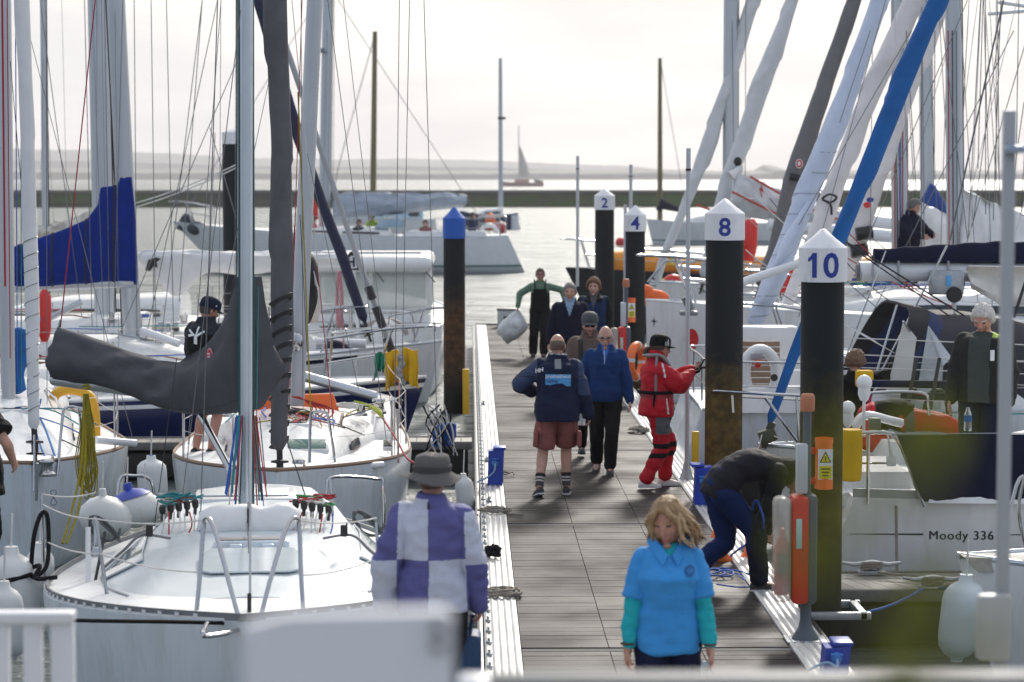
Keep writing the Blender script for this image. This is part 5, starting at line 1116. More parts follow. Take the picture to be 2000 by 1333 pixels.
# ================================================================== right-hand boats
# ------------------------------------------------------------ R1: stern-left white yacht with hull lettering
r1 = Boat('cruising_yacht', 'white cruising yacht stern-on with lettering on its side and navy cloth on its rail', (13.4, 21.9), (1, 0), 9.95, 3.0, fb=(.85, .55, .55))
r1.hull(trans=.5, st=.9, flare=.14, xm=.5, rail=pm('grey_rail', (.33, .35, .37), .4, metal=.5, var=.1), railh=.095)
r1y = 21.9 - 1.5
r1.coaming(5.6, 9.3, 2.5, h=.26, th=.5); r1.roof(2.5, 5.8, 1.2, 2.1, .3, .5, win=((.35, .95),))
mb = MB(); mb.prism([W(1648, 985, 21.0), W(1648, 940, 21.0), W(1668, 922, 21.0), W(1775, 922, 21.0), W(1798, 985, 21.0)], (0, 1.2, 0)); r1.o('stern_seat', mb, gel)
mb = MB(); mb.prism([W(1640, 972, 20.8), W(1650, 962, 20.8), W(1788, 958, 20.8), W(1800, 988, 20.8), W(1640, 990, 20.8)], (0, .5, 0)); r1.o('side_coaming', mb, gel)
r1.pole('pushpit', spline([W(1640, 838, 20.6), W(1680, 845, 20.55), W(1735, 846, 20.5), W(1757, 862, 20.5), W(1785, 940, 20.45), W(1806, 990, 20.42)], 6), .017, steel, 8)
r1.pole('pushpit', spline([W(1700, 838, 20.9), W(1745, 852, 20.6), W(1772, 905, 20.5)], 6), .013, steel, 8)
r1.pole('pushpit_post', [W(1696, 848, 20.55), W(1695, 985, 20.5)], .016, steel, 8)
r1.pole('pushpit_post', [W(1640, 905, 20.7), W(1735, 905, 20.55)], .01, steel, 8)
g = [[W(lerp(lerp(1752, 1802, j / 6), 2060, i / 10), lerp(850 - 2 * (i / 10), 980, j / 6), 20.42) + V(0, .02 * math.sin(i * 1.3) * math.sin(j * .6), 0) for j in range(7)] for i in range(11)]
mb = MB(); mb.sheet(g, .012); r1.o('weather_cloth', mb, navyc, smooth=60)
r1.pole('lifeline', [W(1752, 848, 20.45), W(2060, 846, 20.45)], .005, steel, 6)
for x in (5.6, 7.3): r1.pole('stanchion', [V(x, r1y + .07, .55), V(x, r1y + .07, 1.17)], .012, steel, 8)
mb = MB()
z0 = W(1800, 1048, r1y).z
def on_hull(xa): return r1y - .003
for u0, u1, h in ((1664, 1808, .016), (1953, 2070, .016)):
    a, c = W(u0, 1044, r1y), W(u1, 1049, r1y); mb.prism([V(a.x, 0, z0 - .002), V(c.x, 0, z0 - h / 2), V(c.x, 0, z0 + h / 2), V(a.x, 0, z0 + .002)], (0, .004, 0))
a = W(1818, 1058, r1y)
text_on(mb, 'Moody 336', .115, lambda x, y: V(a.x + x, 0, a.z + y), align='LEFT', spacing=1.12); text_on(mb, 'Moody 336', .115, lambda x, y: V(a.x + x + .004, -.001, a.z + y), align='LEFT', spacing=1.12)
# conform lettering to the hull side
bvh = BVHTree.FromPolygons([tuple(q) for q in [v.co + ORG[r1.hullo.name] for v in r1.hullo.data.vertices]], [tuple(p_.vertices) for p_ in r1.hullo.data.polygons])
nv = []
for i, q in enumerate(mb.v):
    h_ = bvh.ray_cast(Vector((q[0], 10, q[2])), Vector((0, 1, 0))); nv.append((q[0], (h_[0].y if h_[0] else r1y) - .004 + (q[1] - 0) * .5, q[2]))
mb.v = nv; r1.o('hull_lettering', mb, inkm, r1.hullo, smooth=0)
mb = MB(); mb.tube([W(1750, 988, r1y - .03), W(1751, 1060, r1y - .05), W(1752, 1128, 20.2)], .014, 6); single('mooring_line', mb, rope, 'grey line dropping over the side of the lettered yacht', 'rope')
# yellow buoy bag
mb = MB(); mb.tube(spline([W(1664, 838, 20.3), W(1664, 846, 20.3), W(1664, 890, 20.3), W(1663, 930, 20.3), W(1663, 940, 20.3)], 4), [.06, .075, .088, .09, .09, .092, .093, .093, .093, .093, .093, .092, .09, .088, .085, .08, .05][:17], 16); single('rescue_sling_bag', mb, yellowm, 'yellow lifesaving bag strapped to the stern rail beside pile ten', 'bag')
mb = MB(); mb.box(W(1741, 900, 20.3), (.09, .03, .10), bev=.02); mb.tube([W(1733, 848, 20.3), W(1738, 870, 20.3), W(1741, 890, 20.3)], [.02, .03, .045], 10, flat=(1, .4)); single('rescue_paddle', mb, gel, 'white paddle shaped marker on the stern rail of the lettered yacht', 'marker')
for u, v, r_, lab in ((1656, 798, .07, 'white dome light on the stern rail beside pile ten'), (1688, 748, .075, 'white globe on a stem above the stern rail')):
    mb = MB(); mb.ell(W(u, v, 21.0), r_, r_, r_); mb.lathe([(r_ * .7, 0), (r_ * .8, -.1), (r_ * .5, -.16), (.015, -.17), (.015, -.5), (0, -.5)][::-1], W(u, v, 21.0), 14); single('stern_lamp', mb, gel, lab, 'lamp', 'stern rail lamps')
mb = MB(); mb.box(W(1708, 828, 20.8), (.11, .06, .11), bev=.015); r1.o('instrument_pod', mb, pm('olive_grey_pod', (.14, .145, .10), .5))
mb = MB(); mb.tube(spline([W(1668, 838, 21.2), W(1690, 812, 21.2), W(1740, 822, 21.2), W(1765, 828, 21.2)], 5), [.02] + [.07] * 14 + [.02], 10, flat=(1, .6)); r1.o('rolled_cushion', mb, gel, smooth=60)
# water bottle on rail
bt = thing('water_bottle', 'clear water bottle with blue label standing by the bearded navy rail cloth'.replace('bearded ', ''), 'bottle', W(1890, 842, 20.6))
mb = MB(); mb.lathe([(.03, 0), (.036, .01), (.034, .06), (.036, .12), (.034, .15), (.018, .19), (.016, .215), (0, .217)], W(1890, 842, 20.6), 14); obj('bottle', mb, pm('clear_bottle', (.75, .8, .82), .05, trans=.8), bt)
mb = MB(); mb.lathe([(.0365, .085), (.037, .09), (.037, .135), (.0365, .14)], W(1890, 842, 20.6), 14); obj('sticker', mb, midb, bt)
# ------------------------------------------------------------ R0: near right bow
r0 = Boat('sailing_yacht', 'white yacht bow poking in at the lower right edge with a wooden bow plank', (3.62, 16.9), (-1, .02), 8, 2.7, fb=(.62, .5, .5))
r0.hull(rake=.5, full=1.8, st=.8, rail=alu); r0.roof(2.2, 5.5, .9, 1.8, .25, .45)
mb = MB(); mb.prism([W(1882, 1088, 16.75), W(1912, 1118, 16.75), W(2080, 1122, 16.75), W(2080, 1098, 16.75)], (0, .26, 0)); r0.o('bow_plank', mb, pm('weathered_plank', (.40, .38, .33), .7, var=.2, scale=20))
for q in ([(1960, 1060), (1985, 950), (2000, 930)], [(2000, 930), (1990, 1000), (2010, 1100)]): r0.pole('pulpit', spline([W(u, v, 16.8) for u, v in q], 4), .014, steel, 8)
fender(W(1888, 1122, 16.6), W(1868, 1292, 16.6), .155, 'large pale blue white fender hanging at the near right bow', mat=pm('pale_fender', (.60, .68, .70), .4, var=.06))
# ------------------------------------------------------------ R2: bow-left white yacht with blue furled headsail
r2 = Boat('cruising_yacht', 'white yacht with blue furled headsail and long bow rail beside pile eight', (3.15, 25.0), (-1, 0), 9, 2.6, fb=(.5, .45, .5))
r2.hull(rake=.5, st=.8); r2.roof(2.3, 5.8, .9, 1.8, .2, .35, win=((.35, .9),)); r2.coaming(5.8, 8.6, 2.0)
r2.furl([W(1503, 828, 24.9), W(1552, 690, 24.9), W(1650, 440, 24.9), W(1738, 220, 24.9), W(1838, -15, 24.9)], [.042, .055, .085, .098, .09], midb, twist=.24, seed=6, drum=False)
mb = MB(); c = W(1499, 852, 24.9); ax = (W(1552, 690, 24.9) - W(1503, 828, 24.9)).normalized(); mb.box(c, (.19, .12, .15), Matrix.Rotation(-.35, 3, 'Y'), bev=.02); mb.tube([c, c + ax * .16], .045, 10); mb.tube([c, c - ax * .14], .035, 8); r2.o('furling_drum', mb, pm('olive_drum', (.05, .052, .03), .4))
mb = MB(); mb.lathe([(0, -.03), (.07, -.03), (.07, .03), (0, .03)], W(1478, 888, 24.7), 14, (0, 1, 0)); mb.tube([W(1478, 888, 24.8), W(1490, 862, 24.9)], .014, 6); r2.o('bow_fitting', mb, pm('rust_brown_fitting', (.30, .20, .17), .5))
rr2 = spline([W(1640, 776, 24.2), W(1540, 772, 24.4), W(1450, 767, 24.6), W(1397, 764, 24.8), W(1391, 768, 24.95), W(1400, 772, 25.1), W(1470, 776, 25.4), W(1600, 782, 25.8)], 5); r2.pole('pulpit', rr2, .017, steel, 8)
r2.pole('pulpit', [W(1494, 776, 24.5), W(1562, 868, 24.5)], .018, steel, 8); r2.pole('pulpit', [W(1556, 778, 24.4), W(1562, 890, 24.4)], .014, steel, 8)
r2.pole('pulpit', [W(1430, 772, 24.7), W(1432, 806, 24.7)], .016, steel, 8)
for a_, c_ in (((1512, 852), (1585, 880)), ((1488, 850), (1478, 885))): r2.pole('furling_line', sag(W(*a_, 24.8), W(*c_, 24.6), .01), .006, wirel, 5)
r2.pole('anchor_chain', [W(1490, 884, 24.7), W(1510, 905, 24.6)], .012, galv, 6)
r2.rails([3.0, 4.8, 6.6], s0=1.2, s1=8.6); r2.pushpit()
r2.pole('boom_crutch', spline([W(1690, 785, 24), W(1702, 768, 24), W(1800, 768, 24), W(1812, 790, 24), W(1815, 830, 24)], 5), .016, steel, 8)
for q in ([(1700, 750), (1890, 752)], [(1760, 775), (1960, 775)]): r2.pole('padded_rail', [W(*q[0], 25.8), W(*q[1], 25.8)], .045, navyc, 10)
for u in (1790, 1835): r2.pole('pushpit_post', [W(u, 700, 25.8), W(u - 18, 800, 25.6)], .022, black, 8)
# ------------------------------------------------------------ R4: stern-left yacht with cockpit tent
r4 = Boat('cruising_yacht', 'white yacht with navy cockpit tent and white horseshoe buoy on its stern rail', (13.0, 29.0), (1, 0), 10.2, 3.2, fb=(.9, .65, .62), hull=gelb)
r4.hull(trans=.55, st=.85, xm=.5, flare=.2); r4.coaming(6.2, 9.8, 2.5, h=.3, th=.45); r4.roof(2.5, 6.4, 1.2, 2.2, .35, .5, win=((.35, .9),)); r4.pushpit(h=.6, s1=8.9)
mb = MB(); mb.box(W(1500, 668, 29.2), (.75, .3, .42), bev=.05); r4.o('helm_seat', mb, gel)
mb = MB()
for k in range(9): mb.box(W(1486, 672 + k * 12, 28.55), (.47 if k < 4 else .36, .03, .066), bev=.004)
r4.o('washboard', mb, teak)
hs = MB(); hs.tube(spline([W(1462, 765, 28.0), W(1455, 735, 28.0), W(1458, 705, 28.0), W(1474, 686, 28.0), W(1495, 686, 28.0), W(1512, 705, 28.0), W(1517, 735, 28.0), W(1510, 765, 28.0)], 5), [.04] + [.10] * 34 + [.04], 14, flat=(1, .7))
hsb = single('horseshoe_buoy', hs, pm('white_buoy_cover', (.72, .73, .73), .55, var=.05, bump=.2, bscale=10), 'white horseshoe lifebuoy with red light hung on the stern beside pile eight', 'lifebuoy', smooth=60)
mb = MB(); mb.box(W(1478, 697, 27.85), (.14, .05, .09), bev=.01); obj('strap_box', mb, pm('grey_strap', (.35, .36, .38), .6), hsb)
mb = MB(); mb.lathe([(0, -.04), (.03, -.04), (.045, .02), (.04, .05), (0, .06)], W(1480, 712, 27.8), 12); obj('light', mb, redm, hsb)
mb = MB(); mb.lathe([(.03, 0), (.045, 0), (.045, .006), (.03, .006)], W(1512, 738, 27.82), 16, (0, -1, 0)); obj('reel', mb, inkm, hsb)
# cockpit tent
def arch(ub, vb, ut, vt_, yn=27.6, yf=30.3, e=.42):
    a, t_ = W(ub, vb, yn), W(ut, vt_, (yn + yf) / 2); row = []
    for j in range(17):
        an = math.pi * j / 16; sy = math.copysign(abs(math.cos(an)) ** e, math.cos(an)); k = abs(math.sin(an)) ** e
        row.append(V(lerp(a.x, t_.x * 1.0, k), (yn + yf) / 2 - sy * (yf - yn) / 2, lerp(a.z, t_.z, k)))
    return row
tent = [arch(1692, 800, 1752, 592), arch(1722, 812, 1790, 600), arch(1752, 826, 1815, 612), arch(1830, 832, 1880, 612), arch(1900, 835, 1960, 622), arch(1990, 838, 2060, 650)]
for nm, i0, i1, m_ in (('aft_valance', 0, 1, pm('black_canvas', (.010, .010, .013), .7, var=.2)), ('tent_hoop_sleeve', 1, 2, pm('blue_navy_canvas', (.010, .022, .085), .7, var=.15)), ('cockpit_tent', 2, 5, pm('charcoal_navy_canvas', (.022, .022, .032), .7, var=.15, bump=.3, bscale=6))):
    rr_ = tent[i0:i1 + 1] if nm == 'cockpit_tent' else [[a.lerp(c, f) for a, c in zip(tent[i0], tent[i1])] for f in (0, .5, 1)]
    mb = MB(); mb.sheet(rr_, .03); tt = r4.o(nm, mb, m_, smooth=60)
vin = pm('vinyl_window', (.50, .52, .53), .12, var=.25, coat=.4, scale=3); vin2 = pm('cream_vinyl', (.62, .62, .58), .3, var=.05)
mb = MB(); mb.prism([W(1728, 770, 27.55), W(1742, 722, 27.55), W(1764, 628, 27.7), W(1790, 660, 27.55), W(1774, 775, 27.5)], (0, -.012, 0)); r4.o('window', mb, vin2, tt)
mb = MB(); mb.prism([W(1784, 802, 27.5), W(1813, 636, 27.65), W(1858, 698, 27.55), W(1842, 715, 27.5), W(1836, 806, 27.48)], (0, -.012, 0)); r4.o('window', mb, vin, tt)
for a_, c_ in (((1690, 800), (1752, 596)), ((1764, 628), (1788, 665))): r4.pole('tent_hoop', [W(*a_, 27.5), W(*c_, 27.7)], .014, steel, 8)
bY = 29.0
tubebar(r4, 'boom', [W(1678, 530, bY), W(2100, 533, bY)], .125, maluw, 16)
mb = MB(); mb.tube([W(1672, 531, bY), W(1680, 531, bY)], [.09, .128], 14); r4.o('boom_end', mb, pm('grey_end_cap', (.12, .12, .13), .4))
mb = MB(); rows = []
for i in range(21):
    u = lerp(1706, 2100, i / 20); c = W(u, lerp(507, 512, i / 20) , bY); h = lerp(.13, .25, min(1, i / 12)); th = .15
    rows.append([c + V(0, th * math.cos(a) * (.5 if math.sin(a) > 0 else 1), h * max(0, math.sin(a)) - .03 * max(0, -math.sin(a)) + .01 * math.sin(i * 2 + a)) for a in [2 * math.pi * j / 18 for j in range(18)]])
mb.loft(rows); r4.o('boom_cover', mb, navyc, smooth=60)
mb = MB(); mb.box(W(1848, 552, bY - .2), (.42, .18, .3), bev=.02); br = r4.o('vang_bracket', mb, galv)
mb = MB(); mb.box(W(1853, 549, bY - .3), (.07, .008, .14), bev=.004); r4.o('bracket_label', mb, pm('sky_blue_label', (.12, .45, .8), .5), br)
for u in (1705, 1755, 1852): r4.pole('boom_strap', [W(u, 510, bY - .14), W(u, 552, bY - .14)], .014, galv, 6)
mb = MB(); mb.lathe([(0, -.05), (.09, -.05), (.1, -.02), (.1, .02), (.09, .05), (0, .05)], W(1864, 576, bY - .3), 16, (0, 1, 0)); r4.o('sheet_block', mb, black)
r4.pole('mainsheet', [W(1864, 590, bY - .3), W(1876, 835, 28.0)], .022, wirel, 6)
g = [[W(lerp(1892, 2090, i / 10), lerp(520 + 2 * i / 10, lerp(560, 596, min(1, i / 3)) if i < 9 else 590, j / 6), bY - .25) + V(0, .12 * math.sin(j * .9) + .03 * math.sin(i * 1.7 + j), 0) for j in range(7)] for i in range(11)]
mb = MB(); mb.sheet(g, .02); r4.o('sail_bag', mb, pm('cream_sail_bag', (.62, .60, .55), .5, var=.1, bump=.3, bscale=6), smooth=60)
for u0, v0, u1, v1, m_, r_ in ((1640, 628, 2010, 838, steel, .014), (1850, 480, 1722, 725, steel, .014), (1730, 490, 1655, 690, steel, .009), (1648, 470, 1920, 640, wired, .012), (1655, 478, 1900, 650, wired, .01), (1722, 725, 1650, 860, steel, .01), (1855, 470, 1960, 0, wire, .012), (1980, 620, 2020, 500, wired, .02)):
    r4.pole('backstay', [W(u0, v0, 28.3), W(u1, v1, 28.3)], r_, m_, 6)
for v in (700, 725, 668): r4.pole('guard_wire', [W(1640, v - 8, 27.4), W(2060, v + 8, 27.4)], .007, wirel, 5)
r4.rails([5.4, 7.1], s0=2, s1=8.9)
mb = MB(); mb.tube(spline([W(1800, 830, 26.6), W(1815, 775, 26.6), W(1835, 765, 26.6), W(1850, 785, 26.6), W(1856, 840, 26.6)], 5), .035, 8); single('steering_wheel', mb, black, 'black rimmed steering wheel in the yacht with the blue furled sail', 'wheel')
# ------------------------------------------------------------ R45: pale blue furled headsail
r6 = Boat('racing_yacht', 'white yacht with pale blue white furled headsail', (3.9, 32.4), (-1, 0), 9.5, 2.7, fb=(1.0, .8, .75))
r6.hull(rake=.4); r6.roof(2, 6, .9, 1.9, .3, .5, win=((.3, .9),)); r6.pulpit(h=.6, r=.016); r6.rails([2.6, 4.4, 6.2], s0=1.1, s1=9); r6.coaming(6, 9, 2.1)
r6.furl([W(1472, 640, 32.4), W(1512, 545, 32.4), W(1580, 370, 32.4), W(1660, 170, 32.4), W(1722, -10, 32.4)], [.10, .155, .16, .14, .125], sailb, twist=.1, seed=2, wrap=(wire, .01, .28, 9))
mb = MB(); mb.tube([W(1512, 520, 32.2), W(1545, 470, 32.2), W(1580, 395, 32.2)], [.02, .2, .05], 12, flat=(1, .6)); r6.o('sail_clew', mb, sailb, smooth=60)
r6.pole('whisker_pole', [W(1440, 555, 32), W(1560, 515, 32)], .06, whitep, 10)
for u0, v0, u1, v1 in ((1560, 440, 1780, 60), (1640, 240, 1700, 60), (1560, 620, 1730, 0)): r6.pole('sheet', [W(u0, v0, 32), W(u1, v1, 32)], .006, wire, 5)
r6.mast(V(8.3, 32.4, 1.3), V(8.35, 32.4, 5), h=12)
# ------------------------------------------------------------ R5: tall white bow with red disc
r5 = Boat('racing_yacht', 'tall white yacht bow with red disc emblem between piles four and eight', (2.82, 36.9), (-1, 0), 11, 3.4, fb=(1.45, 1.2, 1.1))
r5.hull(rake=.05, full=2.4, st=.85, xm=.5, flare=.12, rail=gel); r5.roof(2.4, 7, 1.1, 2.2, .25, .42, win=((.35, .9),), crown=.1); r5.pulpit(h=.68, r=.02, s1=1.4); r5.rails([2.8, 4.6, 6.4], s0=1.4, s1=10.5, r=.014, lr=.006)
q = W(1356, 668, 35.9)
hb5 = BVHTree.FromPolygons([tuple(v.co + ORG[r5.hullo.name]) for v in r5.hullo.data.vertices], [tuple(p_.vertices) for p_ in r5.hullo.data.polygons])
def patch(bvh, pts2d, u0, v0, px2m=None, off=.006, Y0=20, d=(0, 1, 0)):
    """flat outline in metres placed at a pixel and laid on a surface; rays run from the camera side"""
    out = []
    for x, z in pts2d:
        a = W(u0, v0, Y0); o_ = a + V(x, 0, z); h_ = bvh.ray_cast(o_, Vector(d))
        out.append(h_[0] - Vector(d) * off if h_[0] else None)
    return None if any(p is None for p in out) else out
for (u, v, rx, rz, m_, nm) in ((1356, 667, .10, .17, redm, 'disc_emblem'), (1285, 634, .05, .09, inkm, 'star_emblem')):
    Yd = 36.0; c = W(u, v, Yd)
    pts = []
    for k in range(20):
        a = 2 * math.pi * k / 20; rr_ = 1 if 'disc' in nm else (1 if k % 5 == 0 else .3)
        o_ = V(c.x + rx * rr_ * math.cos(a), 20, c.z + rz * rr_ * math.sin(a)); h_ = hb5.ray_cast(o_, Vector((0, 1, 0))); pts.append(h_[0] + V(0, -.012, 0) if h_[0] else V(o_.x, Yd, o_.z))
    mb = MB(); mb.prism(pts, (0, .008, 0)); r5.o(nm, mb, m_, r5.hullo)
mb = MB(); mb.box(W(1345, 612, 35.9), (.28, .2, .07), bev=.02); mb.tube([W(1338, 580, 35.9), W(1350, 606, 35.9)], .07, 10); r5.o('bow_roller', mb, pm('grey_cast', (.2, .21, .22), .4))
r5.furl([W(1525, 628, 36.9), W(1560, 540, 36.9), W(1612, 420, 36.9), W(1680, 230, 36.9), W(1788, -10, 36.9)], [.08, .10, .15, .145, .16], sailp, twist=.22, seed=12, wrap=(wire, .02, .14, 7))
mb = MB(); mb.tube(spline([W(1606, 388, 36.7), W(1620, 380, 36.6), W(1634, 386, 36.6), W(1622, 396, 36.6), W(1606, 390, 36.7), W(1622, 400, 36.6), W(1624, 420, 36.6)], 4), .02, 6); r5.o('sail_tie', mb, wired)
r5.mast(W(1866, 560, 36.9), W(1862, 0, 36.9), r=(.115, .11), fore=1.2, h=12); r5.shrouds(r=.007)
a_, c_ = W(1872, 480, 36.9), W(2120, 488, 36.9); tubebar(r5, 'boom', [a_, c_], .1, maluw); flaked(r5, a_, c_, None, .98, .35, .28, sailw, 'flaked_mainsail', wr=.16, seed=21, peak=1.6, under=.2)
# ------------------------------------------------------------ R8: grey furled headsail, white sail with round badge
r8 = Boat('cruising_yacht', 'white yacht with dark grey furled headsail and a man standing on its cabin', (5.15, 42.2), (-1, 0), 10, 2.9, fb=(1.05, .85, .8))
r8.hull(rake=.4, strip=navyc); r8.roof(1.8, 6.6, 1.0, 2.0, .35, .5, win=((.3, .6), (.65, .92))); r8.pulpit(h=.62, r=.02); r8.rails([2.6, 4.4, 6.2], s0=1.1, s1=9.5, r=.014, lr=.006)
r8.furl([W(1484, 560, 42.2), W(1512, 490, 42.2), W(1545, 360, 42.2), W(1600, 200, 42.2), W(1672, -10, 42.2)], [.11, .125, .155, .165, .12], pm('slate_sailcloth', (.15, .15, .155), .65, var=.12, bump=.3, bscale=6), twist=.06, seed=3)
mb = MB(); c = W(1561, 320, 42.0); badge(mb, c, V(-.1, -1, .05), .068, .085, 0); badge(mb, c, V(-.1, -1, .05), .055, .07, 1, off=.006); badge(mb, c, V(-.1, -1, .05), .028, .04, 0, off=.012); r8.o('badge', mb, [whitep, redm])
r8.pole('sail_tie', [W(1542, 345, 42), W(1566, 350, 42)], .06, black, 8)
fs = r8.furl([W(1632, 610, 42.0), W(1662, 510, 42.0), W(1695, 390, 42.0), W(1760, 200, 42.0), W(1842, -10, 42.0)], [.10, .13, .20, .19, .17], sailp, twist=.2, seed=17, wrap=(wire, .03, .12, 6))
mb = MB(); c = W(1696, 396, 41.7); n_ = V(-.15, -1, .05)
badge(mb, c, n_, .10, .10, 2, n=30); 
mb2 = [c + V(-.085, -.01, -.02), c + V(.02, -.01, .06)]
badge(mb, c + V(-.02, -.012, -.045), n_, .07, .055, 0, n=24); badge(mb, c + V(.03, -.012, .05), n_, .065, .045, 1, n=24)
r8.o('round_badge', mb, [redm, numb, whitep], fs)
for v in (458, 492): r8.pole('sail_tie', [W(1672 - (v - 458) * .28, v, 41.8), W(1704 - (v - 458) * .28, v - 4, 41.8)], .12, black, 8)
r8.mast(W(1757, 560, 42.2), W(1755, 0, 42.2), r=(.125, .115), fore=1.2, h=12); r8.shrouds(r=.008)
a_, c_ = W(1764, 478, 42.2), W(1990, 486, 42.2); tubebar(r8, 'boom', [a_, c_], .1, maluw); flaked(r8, a_ + V(.1, 0, 0), c_, None, .85, .25, .26, sailw, 'flaked_mainsail', wr=.14, seed=31, peak=1.3, under=.2)
for k, m_ in enumerate((roper, wired, blued, roper)): r8.pole('halyard', [W(1748 + 5 * k, 500, 42.0), W(1748 + 5 * k, 200, 42.0)], .012, m_, 5)
for k, m_ in enumerate((roper, wired, wire)): r5.pole('halyard', [W(1854 + 8 * k, 520, 36.7), W(1852 + 8 * k, 60, 36.7)], .010, m_, 5)
# ------------------------------------------------------------ R9 rows further back
r9 = Boat('cruising_yacht', 'white yacht with white furled headsail and peaked blue boom cover', (4.9, 48.6), (-1, 0), 10, 2.8, fb=(1.0, .85, .8))
r9.hull(rake=.4); r9.roof(2, 6.6, 1.0, 2.0, .35, .5, win=((.3, .6), (.65, .92))); r9.pulpit(h=.62, r=.02); r9.rails([2.6, 4.4, 6.2], s0=1.1, s1=9.5, r=.014, lr=.006)
r9.furl([W(1376, 545, 48.6), W(1400, 440, 48.6), W(1425, 350, 48.6), W(1490, 160, 48.6), W(1552, -10, 48.6)], [.12, .15, .16, .19, .12], sailg2 if 'sailg2' in globals() else pm('soft_white_sailcloth', (.62, .64, .66), .6, var=.08, bump=.35, bscale=5), twist=.16, seed=23)
mb = MB(); mb.tube(spline([W(1428, 345, 48.3), W(1445, 330, 48.3), W(1440, 305, 48.3)], 4), [.25, .22, .2, .18, .16, .13, .1, .06, .03], 10, flat=(1, .5)); r9.o('sail_clew', mb, sailw, smooth=60)
mb = MB(); mb.ell(W(1441, 316, 48.0), .09, .06, .10, 10); r9.o('tack_block', mb, black)
flaked(r9, W(1432, 388, 48.2), W(1640, 420, 48.2), None, .55, .1, .3, pm('soft_white_sailcloth', (.62, .64, .66)), 'flaked_headsail', wr=.15, seed=41, peak=1.1, under=.35)
tubebar(r9, 'boom', [W(1560, 415, 48.4), W(1745, 440, 48.4)], .16, maluw); tubebar(r9, 'spinnaker_pole', [W(1500, 440, 47.6), W(1740, 462, 47.6)], .14, maluw)
for q in ([(1465, 345), (1560, 400), (1700, 452)], [(1430, 375), (1540, 430)], [(1360, 400), (1400, 415)]): r9.pole('sheet', [W(u, v, 47.8) for u, v in q], .022, pm('orange_red_line', (.5, .06, .03), .8), 5)
mb = MB(); mb.tube(spline([W(1486, 362, 47.8), W(1490, 375, 47.8), W(1484, 368, 47.8), W(1488, 385, 47.8)], 4), .014, 6); r9.o('rope_knot', mb, pm('orange_red_line', (.5, .06, .03), .8))
r9.mast(W(1812, 540, 48.6), W(1806, 0, 48.6), r=(.12, .11), fore=1.2, h=12); r9.shrouds(r=.008)
a_, c_ = W(1850, 425, 48.4), W(1795, 420, 48.4)
g = MB(); rows = []
for i, (u, vt_, vb) in enumerate(((1796, 395, 412), (1808, 375, 422), (1818, 357, 430), (1826, 362, 440), (1840, 385, 455), (1860, 420, 470))):
    t_, b_ = W(u, vt_, 48.3), W(u, vb, 48.3); rows.append([b_.lerp(t_, .5 + .5 * math.sin(a)) + V(0, .22 * math.cos(a) * (1 - .3 * math.sin(a)), 0) for a in [2 * math.pi * j / 14 for j in range(14)]])
g.loft(rows); r9.o('boom_cover', g, pm('blue_boom_cover', (.010, .05, .24), .7, var=.15, bump=.2), smooth=60)
r10 = Boat('cruising_yacht', 'white yacht with long wrapped headsail reaching the top edge beyond pile four', (4.15, 53.4), (-1, 0), 10, 2.8, fb=(1.0, .85, .8))
r10.hull(rake=.4); r10.roof(2, 6.6, 1.0, 2.0, .35, .5, win=((.3, .9),)); r10.pulpit(h=.7, r=.024, s1=1.5); r10.rails([2.6, 4.4, 6.2], s0=1.5, s1=9.5, r=.016, lr=.008)
r10.furl([W(1283, 550, 53.4), W(1300, 490, 53.4), W(1348, 380, 53.4), W(1386, 275, 53.4), W(1420, 170, 53.4), W(1474, -10, 53.4)], [.08, .09, .11, .17, .13, .15], pm('soft_white_sailcloth', (.62, .64, .66)), twist=.2, seed=33)
r10.mast(W(1425, 560, 53.4), W(1428, 0, 53.4), r=(.16, .14), fore=1.15, h=13); r10.shrouds(r=.01)
for q in ([(1265, 552), (1300, 510), (1360, 512)],): r10.pole('pulpit', [W(u, v, 52.6) for u, v in q], .03, steel, 8)
for b_, sd_, z_ in ((r2, 9, .33), (r4, 10, .5), (r6, 11, .48), (r5, 12, .42), (r8, 13, .5), (r9, 14, .5), (r10, 15, .5), (r1, 16, .5)): clutter(b_, sd_, 7, 2.4, 6.0, .85, z_)
# ------------------------------------------------------------ R6: black hull with orange topsides
r11 = Boat('racing_yacht', 'black hulled yacht with bright orange deck edge lying across the walkway end', (2.42, 58.2), (-1, 0), 12, 3.3, fb=(1.12, .95, .9), hull=blackh)
r11.hull(rake=1.0, rail=black)
rows = []
for i in range(14):
    s = lerp(1.0, 9.5, i / 13); h = .32 + .10 * math.sin(i * 1.4); w_ = .38
    rows.append([r11.p(s, r11.hb(s) - .5 + w_ * math.cos(a), r11.zs(s) + .22 + h * .8 * math.sin(a)) for a in [2 * math.pi * j / 12 for j in range(12)]])
mb = MB(); mb.loft(rows); r11.o('rolled_sail', mb, pm('orange_sailcloth', (.78, .30, .03), .6, var=.12, bump=.3, bscale=4), smooth=60)
r11.roof(3, 8, 1.2, 2.2, .4, .5, gel); r11.pulpit(h=.7, r=.022, mid=True); r11.rails([2.8, 5, 7], s0=1.1, s1=11, r=.016, lr=.008)
mb = MB(); mb.box(r11.p(.9, .2, 1.5), (.35, .2, .6), bev=.04); r11.o('bow_locker', mb, pm('dark_grey_box', (.05, .055, .06), .6))
mb = MB(); mb.tube([W(1310, 500, 57), W(1310, 518, 57)], .11, 12); mb.tube([W(1310, 498, 57), W(1310, 501, 57)], .14, 12); single('bucket', mb, pm('yellow_plastic', (.72, .48, .05), .5), 'yellow bucket hung on the rail beyond pile four', 'bucket')
